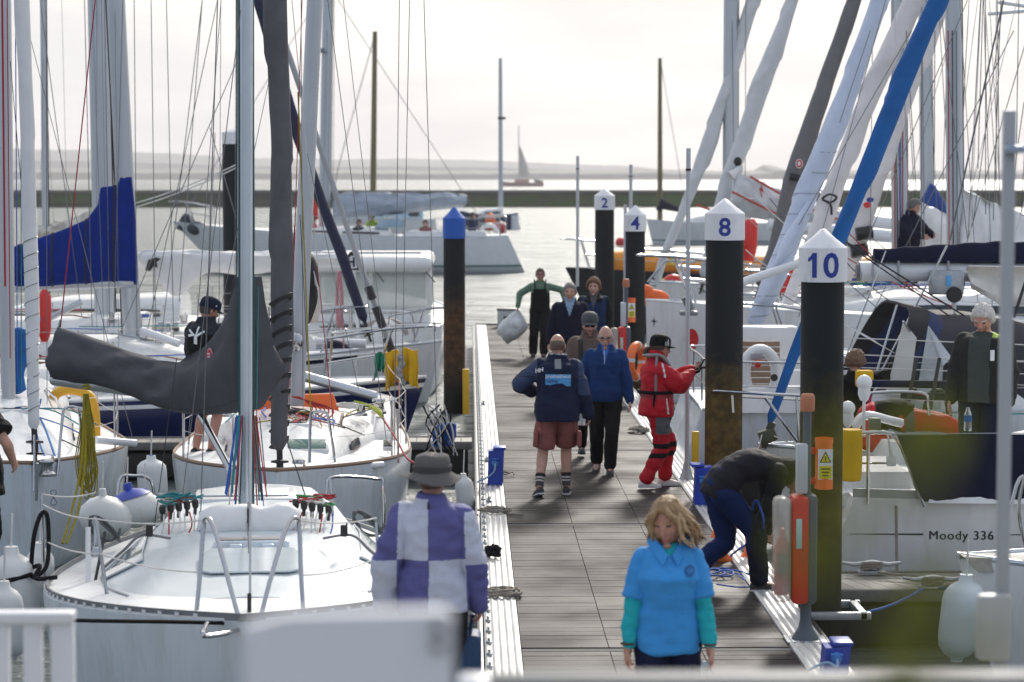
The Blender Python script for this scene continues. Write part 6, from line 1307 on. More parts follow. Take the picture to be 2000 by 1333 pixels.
mb = MB(); mb.tube(spline([W(1302, 545, 54.5), W(1302, 575, 54.5), W(1304, 590, 54.5)], 4), [.1, .16, .17, .17, .17, .17, .17, .15, .1], 12); single('fender_bundle', mb, pm('pale_yellow_cover', (.62, .52, .2), .6), 'pale yellow rolled bundle on deck beyond the aluminium post', 'bundle')
mb = MB(); mb.ell(W(1315, 552, 54.3), .25, .2, .2); single('sail_bag', mb, redm, 'small red bag beside the pale yellow bundle', 'bag')
mb = MB(); mb.ell(W(1276, 583, 40), .28, .15, .16); mb.ell(W(1262, 576, 40), .15, .12, .18); mb.ell(W(1292, 590, 40), .12, .1, .1); single('lifejacket_pile', mb, pm('orange_lifejacket', (.85, .14, .02), .6, var=.2, bump=.4, bscale=9), 'crumpled orange lifejackets on deck right of pile four', 'lifejacket', smooth=60)
# clutter seen between piles eight and ten
mb = MB(); g = [[W(lerp(1521, 1558, i / 5), lerp(520, 576, j / 5), 40.3) + V(0, .08 * math.sin(i * 1.3 + j), 0) for j in range(6)] for i in range(6)]; mb.sheet(g, .1); single('red_sail_bag', mb, redm, 'red sail bag hung on the rail left of pile ten', 'bag', smooth=70)
mb = MB(); mb.tube([W(1466, 428, 50), W(1466, 436, 50), W(1464, 480, 50), W(1462, 510, 50)], [.08, .16, .17, .12], 12); single('lifebuoy_case', mb, redm, 'red upright lifebuoy case behind pile eight', 'lifebuoy')
mb = MB(); mb.box(W(1682, 553, 46.3), (.16, .2, .3), bev=.02); single('crate', mb, greenp, 'green plastic crate on the deck right of pile ten', 'crate')
mb = MB(); mb.ell(W(1684, 541, 46.4), .2, .1, .08); single('rope_heap', mb, pm('mixed_red_rope', (.35, .06, .05), .8, var=.5, scale=20), 'reddish rope heap in the green crate', 'rope')
mb = MB()
for k in range(3): mb.tube([W(1640 + 40 * k, 556 - 3 * k, 46.9), W(1662 + 40 * k, 550 - 3 * k, 46.9), W(1685 + 40 * k, 556 - 3 * k, 46.9)], [.13, .2, .13], 10, flat=(1, .8))
single('tarpaulin', mb, bluem, 'blue tarpaulin bundle spread on deck around the green crate', 'tarpaulin', smooth=60)
# thin rigging lines up the right edge
rb = r4
for u0, v0, u1, v1 in ((1925, 420, 1925, 0), (1940, 430, 1955, 0), (1900, 440, 1960, 0), (1985, 300, 1990, 0), (1875, 520, 2010, 60), (1700, 620, 1980, 60), (1690, 480, 1890, 0), (1800, 540, 1800, 120), (1825, 300, 1826, 60), (1790, 380, 1770, 60), (1890, 470, 1840, 40), (1910, 330, 1920, 0), (1952, 380, 1948, 0), (1972, 400, 2000, 200)):
    r5.pole('rigging', [W(u0, v0, 36), W(u1, v1, 36)], .008, wire, 5)
rnd = random.Random(77)
for k in range(16):
    u0 = rnd.uniform(1690, 2010); du = rnd.choice((-30, -8, 0, 6, 25, 70, 130)); Yk = rnd.choice((33, 38, 43, 48)); bt_ = {33: r6, 38: r5, 43: r8, 48: r9}[Yk]
    bt_.pole('rigging', [W(u0, rnd.uniform(420, 560), Yk), W(u0 + du, -10, Yk)], .007, (wire, wire, wired, wirel)[k % 4], 5)
for k in range(12):
    u0 = rnd.uniform(1380, 1700); Yk = rnd.choice((33, 43, 48)); bt_ = {33: r6, 43: r8, 48: r9}[Yk]
    bt_.pole('sheet', sag(W(u0, rnd.uniform(380, 520), Yk), W(u0 + rnd.uniform(80, 300), rnd.uniform(520, 640), Yk), .08), .008, (wire, wired, roper, wirel)[k % 4], 5)
for u0, v0, u1, v1 in ((1930, 28, 2010, 22), (1950, 5, 2010, 14)): r5.pole('spreader', [W(u0, v0, 36.4), W(u1, v1, 36.4)], .03, alu, 6)
# ================================================================== people
def ik(a, c, l1, l2, pole):
    d = c - a; L_ = min(max(d.length, 1e-4), (l1 + l2) * .998); n = d.normalized(); c2 = a + n * L_
    x = (l1 * l1 - l2 * l2 + L_ * L_) / (2 * L_); h = math.sqrt(max(l1 * l1 - x * x, 0)); q = pole - n * pole.dot(n); q = q.normalized() if q.length > 1e-6 else n.orthogonal()
    return a + n * x + q * h, c2
def remesh(mb, vox, smooth=3, sf=.5):
    me = bpy.data.meshes.new('solid'); me.from_pydata([tuple(v) for v in mb.v], [], mb.f); o = bpy.data.objects.new('solid', me); COL.objects.link(o)
    m = o.modifiers.new('r', 'REMESH'); m.mode = 'VOXEL'; m.voxel_size = vox
    if smooth: s = o.modifiers.new('s', 'SMOOTH'); s.factor = sf; s.iterations = smooth
    out = bpy.data.meshes.new_from_object(o.evaluated_get(bpy.context.evaluated_depsgraph_get()))
    n = len(out.vertices); co = np.empty(n * 3); out.vertices.foreach_get('co', co); co = co.reshape(-1, 3)
    fs = [tuple(p.vertices) for p in out.polygons]; bpy.data.objects.remove(o); bpy.data.meshes.remove(me); bpy.data.meshes.remove(out); return co, fs
def skin_pm(nm, c): return pm('skin_' + nm, c, .5, var=.10, scale=18)
HAIR = {}
def hair_mat(nm, c): return pm('hair_' + nm, c, .55, var=.35, scale=40, stretch=(3, 3, .6), bump=.5, bscale=90)
LIP = pm('lips', (.36, .13, .11), .45, var=.08); EYE = pm('eye_dark', (.035, .028, .025), .25, var=.1)
shoe_dark = pm('dark_shoe', (.012, .015, .022), .55, var=.2); shoe_sole = pm('pale_sole', (.55, .56, .58), .6); shoe_white = pm('white_shoe', (.66, .65, .63), .5, var=.08)
class Person:
    """pose in local metres for a 1.75 m body: (right, forward, up) from the foot point"""
    def __init__(p, label, pos, face, H=1.75, girth=1.0, skin=(.50, .275, .20), group='people on the walkway', female=False, **k):
        p.sc = H / 1.75; p.pos = Vector(pos); a = R(face); p.f = V(math.sin(a), math.cos(a), 0); p.r = V(p.f.y, -p.f.x, 0); p.g = girth; p.label = label; p.group = group; p.k = k; p.female = female
        p.skin = skin; d = (p.pos - CAM).length; p.vx = .0075 if d < 16 else (.0095 if d < 30 else (.014 if d < 60 else .03)); p.far = d > 60
        sp = k.get('spine') or [(0, 0, .93), (0, .005, 1.10), (0, .0, 1.30), (0, -.015, 1.47)]
        ln = k.get('lean', 0); 
        if ln: sp = [(x + k.get('sway', 0) * (z - .93), y + math.tan(ln) * (z - .93), z) for x, y, z in sp]
        p.sp = [p.w(q) for q in sp]; p.lat = k.get('lat') or p.r
        hc = k.get('head') or (sp[-1][0], sp[-1][1] + .045 + math.tan(ln) * .1, sp[-1][2] + .150); p.hc = p.w(hc)
        hy, hp = k.get('hyaw', 0), k.get('hpitch', 0); hf = V(math.sin(a + R(hy)), math.cos(a + R(hy)), 0); hr = V(hf.y, -hf.x, 0); hf2 = hf * math.cos(R(hp)) + V(0, 0, math.sin(R(hp))); hu = hr.cross(hf2)
        rl = R(k.get('hroll', 0)); p.hf, p.hr, p.hu = hf2, hr * math.cos(rl) - hu * math.sin(rl), hu * math.cos(rl) + hr * math.sin(rl)
        # arms
        p.sh, p.el, p.wr, p.hd = {}, {}, {}, {}
        ch = p.sp[-1]; up = (p.sp[-1] - p.sp[-2]).normalized()
        for s, nm in ((1, 'R'), (-1, 'L')):
            sw = (.150 if female else .168) * p.sc * (1 + (p.g - 1) * .5); p.sh[nm] = ch + p.lat * s * sw - up * .075 * p.sc
            wt = k.get('wrist' + nm) or (s * (.255 + .1 * (p.g - 1)), .05, .86); wt = p.w(wt) if len(wt) == 3 else wt
            pole = k.get('pole' + nm); pole = p.d(pole) if pole else (p.r * s * .5 - p.f * 1.0)
            p.el[nm], p.wr[nm] = ik(p.sh[nm], Vector(wt), .285 * p.sc, .255 * p.sc, pole)
        # legs
        p.hp, p.kn, p.an = {}, {}, {}
        for s, nm in ((1, 'R'), (-1, 'L')):
            p.hp[nm] = p.sp[0] + p.lat * s * .098 * p.sc * (1 + (p.g - 1) * .4) - V(0, 0, .03 * p.sc)
            ft = k.get('foot' + nm) or (s * .10, -.03, .085); ft = p.w(ft)
            pole = k.get('kpole' + nm); pole = p.d(pole) if pole else p.f
            p.kn[nm], p.an[nm] = ik(p.hp[nm], ft, .43 * p.sc, .42 * p.sc, pole)
        p.build()
    def w(p, q): return p.pos + (p.r * q[0] + p.f * q[1] + V(0, 0, q[2])) * p.sc
    def d(p, q): return p.r * q[0] + p.f * q[1] + V(0, 0, q[2])
    def loc(p, q): q = (Vector(q) - p.pos) / p.sc; return q.dot(p.r), q.dot(p.f), q.z
    def torso(p, mb, rows, ease=0.0):
        """rows: (t along spine 0..1 (may exceed), rx, ry)"""
        P = p.sp; ls = [0]
        for i in range(1, len(P)): ls.append(ls[-1] + (P[i] - P[i - 1]).length)
        rings = []
        for row in rows:
            t, rx, ry = row[:3]; fo = row[3] if len(row) > 3 else 0; l = t * ls[-1]; k = 0
            while k < len(P) - 2 and l > ls[k + 1]: k += 1
            f = (l - ls[k]) / (ls[k + 1] - ls[k]); c = P[k] + (P[k + 1] - P[k]) * f
            tg = (P[min(k + 1 + (f > .5), len(P) - 1)] - P[max(k - (f < .5), 0)]).normalized(); dp = tg.cross(p.lat).normalized()
            if dp.dot(p.f) < 0 and abs(tg.z) > .5: dp = -dp
            rx, ry = (rx + ease) * p.sc * p.g, (ry + ease) * p.sc * p.g
            rings.append([c + dp * fo * p.sc + p.lat * rx * math.copysign(abs(math.cos(a)) ** .85, math.cos(a)) + dp * ry * math.copysign(abs(math.sin(a)) ** .9, math.sin(a)) for a in [2 * math.pi * j / 28 for j in range(28)]])
        mb.loft(rings)
    ROWS = [(-.10, .13, .09), (0, .165, .118), (.12, .168, .122), (.34, .142, .108), (.55, .155, .118), (.78, .168, .116), (.90, .152, .10), (.97, .112, .082), (1.03, .075, .066), (1.08, .06, .058)]
    ROWSF = [(-.10, .13, .10), (0, .178, .13), (.12, .172, .125), (.34, .138, .112), (.52, .145, .125, .01), (.66, .16, .142, .025), (.80, .152, .116, .005), (.90, .138, .094), (.97, .098, .074), (1.03, .064, .058), (1.08, .052, .05)]
    def limb(p, mb, a, b_, c, rr, n=14, g=None):
        g = g or (1 + (p.g - 1) * .6); pts = spline([a, a.lerp(b_, .5), b_, b_.lerp(c, .4), c], 4); rs = np.interp(np.linspace(0, 1, len(pts)), [0, .25, .5, .66, 1], rr); mb.tube(pts, [x * p.sc * g for x in rs], n); mb.ell(a, rr[0] * p.sc * g, rr[0] * p.sc * g, rr[0] * p.sc * g); mb.ell(c, rr[-1] * p.sc * g, rr[-1] * p.sc * g, rr[-1] * p.sc * g)
    def hand(p, mb, nm):
        s = 1 if nm == 'R' else -1; sc = p.sc; w = p.wr[nm]; d = (w - p.el[nm]).normalized(); hd = p.k.get('hand' + nm)
        if hd: d = p.d(hd).normalized()
        inn = -p.lat * s; pn = p.k.get('palm' + nm); pn = p.d(pn) if pn else inn
        pn = (pn - d * pn.dot(d)).normalized(); sd_ = d.cross(pn)
        if sd_.dot(p.f if not p.k.get('thumb' + nm) else p.d(p.k['thumb' + nm])) < 0: sd_ = -sd_
        M = Matrix((d, sd_, pn)).transposed(); mb.ell(w + d * .045 * sc, .055 * sc, .040 * sc, .017 * sc, 14, M)
        mb.tube([w - d * .02 * sc, w + d * .03 * sc], [.026 * sc, .027 * sc], 10)
        cu = p.k.get('curl' + nm, .45)
        for i, ln in enumerate((.072, .082, .077, .06)):
            b0 = w + (d * (.086 - .004 * abs(i - 1)) + sd_ * (.031 - .0205 * i)) * sc; a = cu * (.6 + .12 * i); pts = [b0 - d * .02 * sc, b0]; q = b0; ang = 0
            for sg in (.45, .3, .25): ang += a; q = q + (d * math.cos(ang) + pn * math.sin(ang)) * ln * sg * sc; pts.append(q)
            mb.tube(pts, [.0095 * sc, .0098 * sc, .0092 * sc, .0085 * sc, .0068 * sc], 8)
        tb = w + (d * .028 + sd_ * .030) * sc; t1 = tb + (d * .035 + sd_ * .026 + pn * .012) * sc; t2 = t1 + (d * .030 + sd_ * .004 + pn * .014) * sc; mb.tube([w + d * .015 * sc + sd_ * .015 * sc, tb, t1, t2], [.014 * sc, .0135 * sc, .0115 * sc, .008 * sc], 8)
    def H(p, x, y, z): return p.hc + (p.hr * x + p.hf * y + p.hu * z) * p.sc * p.k.get('hs', 1.09)
    def skull(p, dx, dy, dz, th=0.0):
        x, y, z = dx * .075, dy * .097, dz * .118
        if dz < 0:
            k = -dz; x *= 1 - .30 * k ** 1.3; y *= (1 - .04 * k) if dy > 0 else (1 - .34 * k)
        if dy < 0: y *= 1.06; x *= 1.02
        if th: n = Vector((dx, dy, dz)); return Vector((x, y, z)) + n * th
        return Vector((x, y, z))
    def headmesh(p, mb):
        n, m = 26, 20; rings = []
        for i in range(m + 1):
            th = math.pi * i / m; rings.append([p.H(*p.skull(math.sin(th) * math.cos(a), math.sin(th) * math.sin(a), -math.cos(th))) for a in [2 * math.pi * j / n for j in range(n)]])
        mb.loft(rings); S_ = p.sc; M = Matrix((p.hr, p.hf, p.hu)).transposed()
        mb.tube([p.H(0, .086, .022), p.H(0, .103, -.008), p.H(0, .114, -.030), p.H(0, .100, -.040)], [.009 * S_, .011 * S_, .0135 * S_, .010 * S_], 10)
        for s in (1, -1):
            mb.ell(p.H(.011 * s, .100, -.034), .009 * S_, .010 * S_, .008 * S_, 8, M); mb.ell(p.H(.077 * s, -.008, -.006), .011 * S_, .021 * S_, .033 * S_, 10, M)
            mb.ell(p.H(.040 * s, .068, -.022), .026 * S_, .018 * S_, .02 * S_, 10, M); mb.tube([p.H(.012 * s, .090, .026), p.H(.034 * s, .085, .031), p.H(.054 * s, .066, .025)], .0095 * S_, 8)
        mb.ell(p.H(0, .088, -.063), .026 * S_, .012 * S_, .010 * S_, 10, M); mb.ell(p.H(0, .085, -.075), .022 * S_, .011 * S_, .008 * S_, 10, M); mb.ell(p.H(0, .077, -.104), .028 * S_, .020 * S_, .018 * S_, 10, M)
    def build(p):
        k = p.k; S_ = p.sc; mb = MB(); rows = p.ROWSF if p.female else p.ROWS
        p.torso(mb, rows)
        nk = p.sp[-1]; mb.tube([nk - (nk - p.sp[-2]).normalized() * .03 * S_, nk.lerp(p.H(0, -.02, -.06), .55), p.H(0, -.018, -.04)], [.066 * S_, .056 * S_ * (1 if not p.female else .88), .055 * S_], 14)
        p.headmesh(mb); af = .88 if p.female else 1
        for nm in 'RL':
            p.limb(mb, p.sh[nm], p.el[nm], p.wr[nm], [.056 * af, .05 * af, .041 * af, .042 * af, .027 * af])
            if not p.far: p.hand(mb, nm)
            else: mb.ell(p.wr[nm] + (p.wr[nm] - p.el[nm]).normalized() * .08, .05, .05, .08, 8)
            p.limb(mb, p.hp[nm], p.kn[nm], p.an[nm], [.088, .074, .055, .058, .036])
            fd = p.k.get('toe' + nm); fd = p.d(fd).normalized() if fd else p.f
            p.k.setdefault('_fd', {})[nm] = fd; mb.tube([p.an[nm] - fd * .03 * S_ - V(0, 0, .03 * S_), p.an[nm] + fd * .08 * S_ - V(0, 0, .05 * S_), p.an[nm] + fd * .15 * S_ - V(0, 0, .062 * S_)], [.036 * S_, .038 * S_, .024 * S_], 10)
        co, fs = remesh(mb, p.vx, 2, .4); out = MB(); out.v = [tuple(q) for q in co]; out.f = fs; out.m = [0] * len(fs)
        hc = np.array(p.hc); c = np.array([co[list(f)].mean(0) for f in fs]) - hc; hk = S_ * k.get('hs', 1.09); hx = c @ np.array(p.hr) / hk; hy = c @ np.array(p.hf) / hk; hz = c @ np.array(p.hu) / hk
        face = (hy > .045) & (np.abs(hx) < .075)
        mi = np.zeros(len(fs), int)
        mi[face & (np.abs(np.abs(hx) - .032) < .0135) & (np.abs(hz - .010) < .0055)] = 2
        mi[face & (np.abs(np.abs(hx) - .034) < .021) & (np.abs(hz - .030) < .0055)] = 3
        mi[face & (np.abs(hx) < .024) & (np.abs(hz + .068) < .0075)] = 1
        if k.get('stubble'): mi[(hy > .0) & (hz < -.040) & (hz > -.13) & (mi == 0) & (np.abs(hx) < .08) & ((hz < -.08) | (np.abs(hx) > .028) | (np.abs(hz + .050) < .008))] = 4
        out.m = [int(x) for x in mi]
        hm = hair_mat(k.get('hairname', 'brown'), k.get('hairc', (.10, .055, .03)))
        sk = skin_pm('%d_%d_%d' % tuple(int(x * 100) for x in p.skin), p.skin)
        p.o = obj('person', out, [sk, LIP, EYE, hm, pm('stubble_%d' % int(p.skin[0] * 100), (p.skin[0] * .45, p.skin[1] * .42, p.skin[2] * .42), .6)], None, org=p.pos, smooth=80); tag(p.o, p.label, 'person', p.group)
        p.hm = hm
    # ---------------- clothing
    def cloth(p, name, mb, mats, paint=None, wr=.007, vx=None, smooth=3, ws=1.0, label=None, seed=0):
        co, fs = remesh(mb, vx or p.vx * 1.2, smooth); sc = p.sc; nrm = np.zeros_like(co)
        F_ = np.array([f[:4] for f in fs if len(f) >= 4]); e1 = co[F_[:, 2]] - co[F_[:, 0]]; e2 = co[F_[:, 3]] - co[F_[:, 1]]; fn = np.cross(e1, e2)
        for j in range(4): np.add.at(nrm, F_[:, j], fn)
        nrm /= (np.linalg.norm(nrm, axis=1, keepdims=True) + 1e-12)
        if wr and not p.far:
            off = np.array([mnoise.noise(V(q[0] * 5 * ws + seed, q[1] * 5 * ws, q[2] * 11 * ws + q[0] * 4)) + .5 * mnoise.noise(V(q[0] * 17 * ws, q[1] * 17 * ws + seed, q[2] * 24 * ws)) for q in co]); co = co + nrm * ((off + .55) * wr)[:, None]
        out = MB(); out.v = [tuple(q) for q in co]; out.f = fs; out.m = [0] * len(fs)
        if paint:
            for i, f in enumerate(fs):
                c = co[list(f)].mean(0); out.m[i] = paint(*p.loc(c))
        o = obj(name, out, mats, p.o, smooth=80, label=label); p.last = o; p.lastmb = out; return o
    def top(p, name, mats, hem=-.12, ease=.03, sleeve=1.0, paint=None, collar=.03, wr=.010, hemflare=.0, sl=.0, ws=1.0, open_neck=False, cuff=.0, belly=0.0, seed=0, vx=None):
        mb = MB(); rows = [r_ for r_ in (p.ROWSF if p.female else p.ROWS)]; rr = []
        base = lambda t: [np.interp(t, [q[0] for q in rows], [q[j] if len(q) > j else 0 for q in rows]) for j in (1, 2, 3)]
        for t in sorted(set([hem] + [x for x in (0, .12, .34, .5, .66, .8, .92) if x > hem])):
            rx, ry, fo = base(max(t, -.02)); e_ = ease + hemflare * max(0, (.35 - t)); rr.append((t, rx + e_ + belly * math.exp(-((t - .3) / .25) ** 2), ry + e_ * .95 + belly * math.exp(-((t - .3) / .25) ** 2), fo))
        if p.female: rr = [(t, rx, ry + .006 * math.exp(-((t - .64) / .2) ** 2), fo + .006 * math.exp(-((t - .64) / .25) ** 2)) for t, rx, ry, fo in rr]
        rr += [(.97, .110 + ease * .5, .080 + ease * .5, 0), (1.03, .078 + ease * .4, .070 + ease * .4, 0), (1.05 + collar * 2.2, .068 + ease * .3, .068 + ease * .3, .01)]
        if open_neck: rr = [q_ for q_ in rr if q_[0] < 1.0] + [(1.005, .088, .075, 0)]
        p.torso(mb, rr); af = .9 if p.female else 1
        for nm in 'RL':
            a, b_, c = p.sh[nm], p.el[nm], p.wr[nm]
            if sleeve >= 1: p.limb(mb, a, b_, c, [.064 * af + ease * .45, .060 * af + ease * .5 + sl, .056 * af + ease * .5 + sl, .054 * af + ease * .45 + sl, .038 * af + ease * .25 + cuff])
            else:
                e_ = a.lerp(b_, sleeve * 1.0); g = 1 + (p.g - 1) * .6; mb.tube([a, a.lerp(e_, .5), e_], [(.063 * af + ease * .45) * p.sc * g, (.065 * af + ease * .5) * p.sc * g, ((.070 if not p.female else .058) * af + ease * .45 + .008) * p.sc * g], 16)
            mb.ell(a, (.064 * af + ease * .45) * p.sc, (.064 * af + ease * .45) * p.sc, (.062 * af + ease * .4) * p.sc)
        return p.cloth(name, mb, mats, paint, wr, ws=ws, seed=seed, vx=vx)
    def bottom(p, name, mats, length=1.0, ease=.012, paint=None, wr=.010, top=.16, flare=.0, bib=None, seed=3):
        mb = MB(); p.torso(mb, [(-.13, .10, .08), (-.06, .16, .12), (0, .172 + ease, .125 + ease), (top, .165 + ease, .12 + ease), (top + .02, .14, .1)])
        for nm in 'RL':
            a, b_, c = p.hp[nm], p.kn[nm], p.an[nm]
            if length >= 1: p.limb(mb, a, b_, c - (c - b_).normalized() * .03 * p.sc, [.094 + ease, .080 + ease, .062 + ease + flare * .4, .058 + ease + flare * .6, .046 + ease * .8 + flare])
            else:
                e_ = a.lerp(b_, length * 1.2) if length * 1.2 <= 1 else b_.lerp(c, length * 1.2 - 1); g = 1 + (p.g - 1) * .6
                mb.tube([a, a.lerp(e_, .5), e_], [(.092 + ease) * p.sc * g, (.086 + ease + flare * .5) * p.sc * g, (.082 + ease + flare) * p.sc * g], 18)
        return p.cloth(name, mb, mats, paint, wr, seed=seed)
    def shoes(p, mat, sole=shoe_sole, lift=None):
        for nm in 'RL':
            fd = p.k['_fd'][nm]; a = p.an[nm]; S_ = p.sc; sd_ = fd.cross(V(0, 0, 1)).normalized(); up = sd_.cross(fd).normalized()
            mb = MB(); b0 = a - up * .045 * S_
            prof = [(-.075, .03, .045), (-.06, .038, .062), (-.02, .040, .075), (.03, .043, .064), (.09, .047, .044), (.14, .045, .032), (.175, .034, .024), (.19, .016, .014)]
            for li, (z0, zs_, mm) in enumerate(((-.020, 1.0, 0), (-.040, 0, 1))):
                rings = []
                for x, w_, h in prof:
                    ww = w_ * (1.0 if li == 0 else 1.07) * S_; hh = (h if li == 0 else .024) * S_; row = []
                    for j in range(14):
                        an = 2 * math.pi * j / 14; cz = math.sin(an); row.append(b0 + fd * x * S_ + sd_ * ww * math.copysign(abs(math.cos(an)) ** .7, math.cos(an)) + up * (z0 * S_ + (hh if cz > 0 else .004) * (cz if li == 0 else (.5 + .5 * cz))))
                    rings.append(row)
                mb.loft(rings, mi=mm)
            obj('shoe', mb, [mat, sole], p.o, smooth=55)
    def hair(p, kind='short', th=.016, noise_=.01, line=None, fs=38, seed=0):
        n, m = 64, 40; S_ = p.sc; mb = MB(); P = []; K = []
        for i in range(m + 1):
            th_ = math.pi * i / m; P.append([]); K.append([])
            for j in range(n):
                a = 2 * math.pi * j / n; d = V(math.sin(th_) * math.cos(a), math.sin(th_) * math.sin(a), -math.cos(th_))
                fr = d.y
                if kind == 'bald': k = min(.42 - d.z, d.z + .42, .42 - fr) * 4
                elif kind == 'thin': k = min((d.z - (-.45 + 1.05 * max(0, fr) + .15)) * 4, 1)
                else:
                    ln = np.interp(fr, [-1, -.3, .25, .5, .75, 1], [-.55, -.42, -.12, .38, .52, .55]) if line is None else line(d)
                    k = (d.z - ln) * 6
                k = max(-1, min(1, k)); nz_ = mnoise.noise(d * 5 + V(seed, 0, 0)) + .6 * mnoise.noise(d * 13 + V(0, seed, 0)); t = (th * (.55 + .45 * k) + noise_ * nz_ * (k > 0)) if k > 0 else -.008
                P[-1].append(p.H(*p.skull(d.x, d.y, d.z, t))); K[-1].append(k)
        vs = [q for r_ in P for q in r_]; fc = []
        for i in range(m):
            for j in range(n):
                j2 = (j + 1) % n
                if max(K[i][j], K[i][j2], K[i + 1][j], K[i + 1][j2]) > 0: fc.append((i * n + j, i * n + j2, (i + 1) * n + j2, (i + 1) * n + j))
        mb.add(vs, fc); return obj('hair', mb, p.hm, p.o, smooth=80)
    def locks(p, paths, r, mats, seed=0, nm='hair'):
        mb = MB()
        for pts, rr, mi in paths: mb.tube(spline([p.H(*q) for q in pts], 5), [x * p.sc for x in np.interp(np.linspace(0, 1, 5 * (len(pts) - 1) + 1), np.linspace(0, 1, len(rr)), rr)], 7, mi=mi)
        return obj(nm, mb, mats, p.o, smooth=80)
    def cap(p, mat, brim=True, z=.03, up=.0, m2=None, tilt=0, s=1.0, back=.0):
        mb = MB(); rings = []; n = 28
        for zz, k in ((z - .005, 1.0), (z + .02, 1.02), (z + .055, .99), (z + .085, .85), (z + .105, .58), (z + .113, .25), (z + .115, .01)):
            rings.append([p.H(.089 * k * math.cos(a) * s, (.108 * k * math.sin(a) - .004) * s, zz - .02 * (math.sin(a) < 0) * -math.sin(a) * (zz < z + .03)) for a in [2 * math.pi * j / n for j in range(n)]])
        mb.loft(rings); c = obj('cap', mb, mat, p.o, smooth=70)
        if brim:
            g = [[p.H(.088 * math.sin(a) * lerp(1, .92, q), lerp(.085 * math.cos(a) + .012, .088 * math.cos(a) + .085 * math.cos(a * .9), q), z + .008 - .016 * q - .018 * abs(math.sin(a)) ** 2) for q in (0, .35, .7, 1)] for a in np.linspace(-1.15, 1.15, 15)]
            mb = MB(); mb.sheet(g, .006); obj('cap_peak', mb, m2 or mat, c, smooth=60)
        return c
    def glasses(p, mat, lens=None, dark=False):
        mb = MB()
        for s in (1, -1):
            cx = .034 * s; mb.tube([p.H(cx + .024 * math.cos(a), .103 - .012 * abs(math.cos(a) * s > 0) , .008 + .016 * math.sin(a)) for a in np.linspace(0, 6.283, 15)[:-1]], .0028 * p.sc, 6, closed=True)
            mb.tube([p.H(.058 * s, .092, .014), p.H(.080 * s, .04, .014), p.H(.082 * s, -.01, .008)], .0026 * p.sc, 6)
        mb.tube([p.H(-.011, .108, .012), p.H(.011, .108, .012)], .0028 * p.sc, 6); o = obj('glasses', mb, mat, p.o)
        if dark:
            mb = MB()
            for s in (1, -1): mb.prism([p.H(.034 * s + .026 * math.cos(a), .106, .007 + .018 * math.sin(a)) for a in np.linspace(0, 6.283, 17)[:-1]], p.hf * .004)
            obj('lens', mb, lens, o)
        return o
    def bvh(p, mbx=None): m_ = mbx or p.lastmb; return BVHTree.FromPolygons([tuple(v) for v in m_.v], m_.f)
    def decal(p, name, shapes, mats, d, up=V(0, 0, 1), off=.006, parent=None, th=.003, bv=None, cell=.02):
        """lay flat pieces on the last garment. shapes: (polygons or ('text', string, size, bold), origin (r,f,z), material)"""
        bv = bv or p.bvh(); d = Vector(d).normalized(); sx = d.cross(up).normalized(); mb = MB()
        for sh, org, mi in shapes:
            o_ = p.w(org)
            if sh[0] == 'text': vs, fs = text2d(sh[1], sh[2], sh[3], sh[4] if len(sh) > 4 else 'CENTER')
            else: vs, fs = [V(x, y, 0) for x, y in sh], [tuple(range(len(sh)))]
            bm = bmesh.new(); q = [bm.verts.new(v) for v in vs]
            for f in fs:
                try: bm.faces.new([q[i] for i in f])
                except ValueError: pass
            xs = [v.x for v in vs]; ys = [v.y for v in vs]; e_ = sh[5] if sh[0] == 'text' and len(sh) > 5 else 0
            x = min(xs) + cell
            while x < max(xs): bmesh.ops.bisect_plane(bm, geom=list(bm.verts) + list(bm.edges) + list(bm.faces), plane_co=(x, 0, 0), plane_no=(1, 0, 0)); x += cell
            y = min(ys) + cell
            while y < max(ys): bmesh.ops.bisect_plane(bm, geom=list(bm.verts) + list(bm.edges) + list(bm.faces), plane_co=(0, y, 0), plane_no=(0, 1, 0)); y += cell
            bm.verts.index_update(); pts = []; ok = True
            for v in bm.verts:
                a = o_ + (sx * v.co.x + up * v.co.y) * p.sc; h_ = bv.ray_cast(a - d * .6, d)
                pts.append((h_[0] if h_[0] else a) - d * (off + .002 * mi))
            mb.add(pts, [[v.index for v in f.verts] for f in bm.faces], mi); bm.free()
        return obj(name, mb, mats, parent or p.last, smooth=60)
def uv_at(u, Y): return (u - 918) / F * Y
walkers = 'people on the walkway'
c_ = lambda nm, col, r_=.75, **k: pm('cloth_' + nm, col, r_, spec=.15, var=k.pop('var', .10), bump=k.pop('bump', .25), bscale=k.pop('bscale', 70), **k)
navyj = c_('navy_jacket', (.012, .018, .05)); blackt = c_('black_trousers', (.008, .0085, .010)); fleece = c_('blue_fleece', (.012, .045, .155), .9, bscale=160, bump=.4); skyb = c_('sky_blue', (.05, .29, .68)); teal = c_('turquoise', (.02, .40, .46)); redj = c_('red_jacket', (.48, .012, .025), .55); greyp = c_('grey_patch', (.10, .105, .115)); rosy = c_('dusty_rose_shorts', (.27, .095, .085)); brownp = c_('brown_padded', (.12, .085, .072)); purple = c_('purple_grey', (.115, .115, .30), .65); lilac = c_('pale_lilac', (.52, .55, .66), .65); sage = c_('sage_sweater', (.125, .215, .155)); darkn = c_('dark_navy_jumper', (.010, .012, .028), .9); olive = c_('olive_grey', (.055, .052, .045)); charc = c_('charcoal_hoodie', (.018, .017, .024)); denim = c_('blue_trackpants', (.007, .020, .085)); felt = c_('grey_felt', (.125, .12, .118), .9); capn = c_('navy_cap', (.010, .016, .04)); blk = c_('black_cloth', (.007, .007, .008))
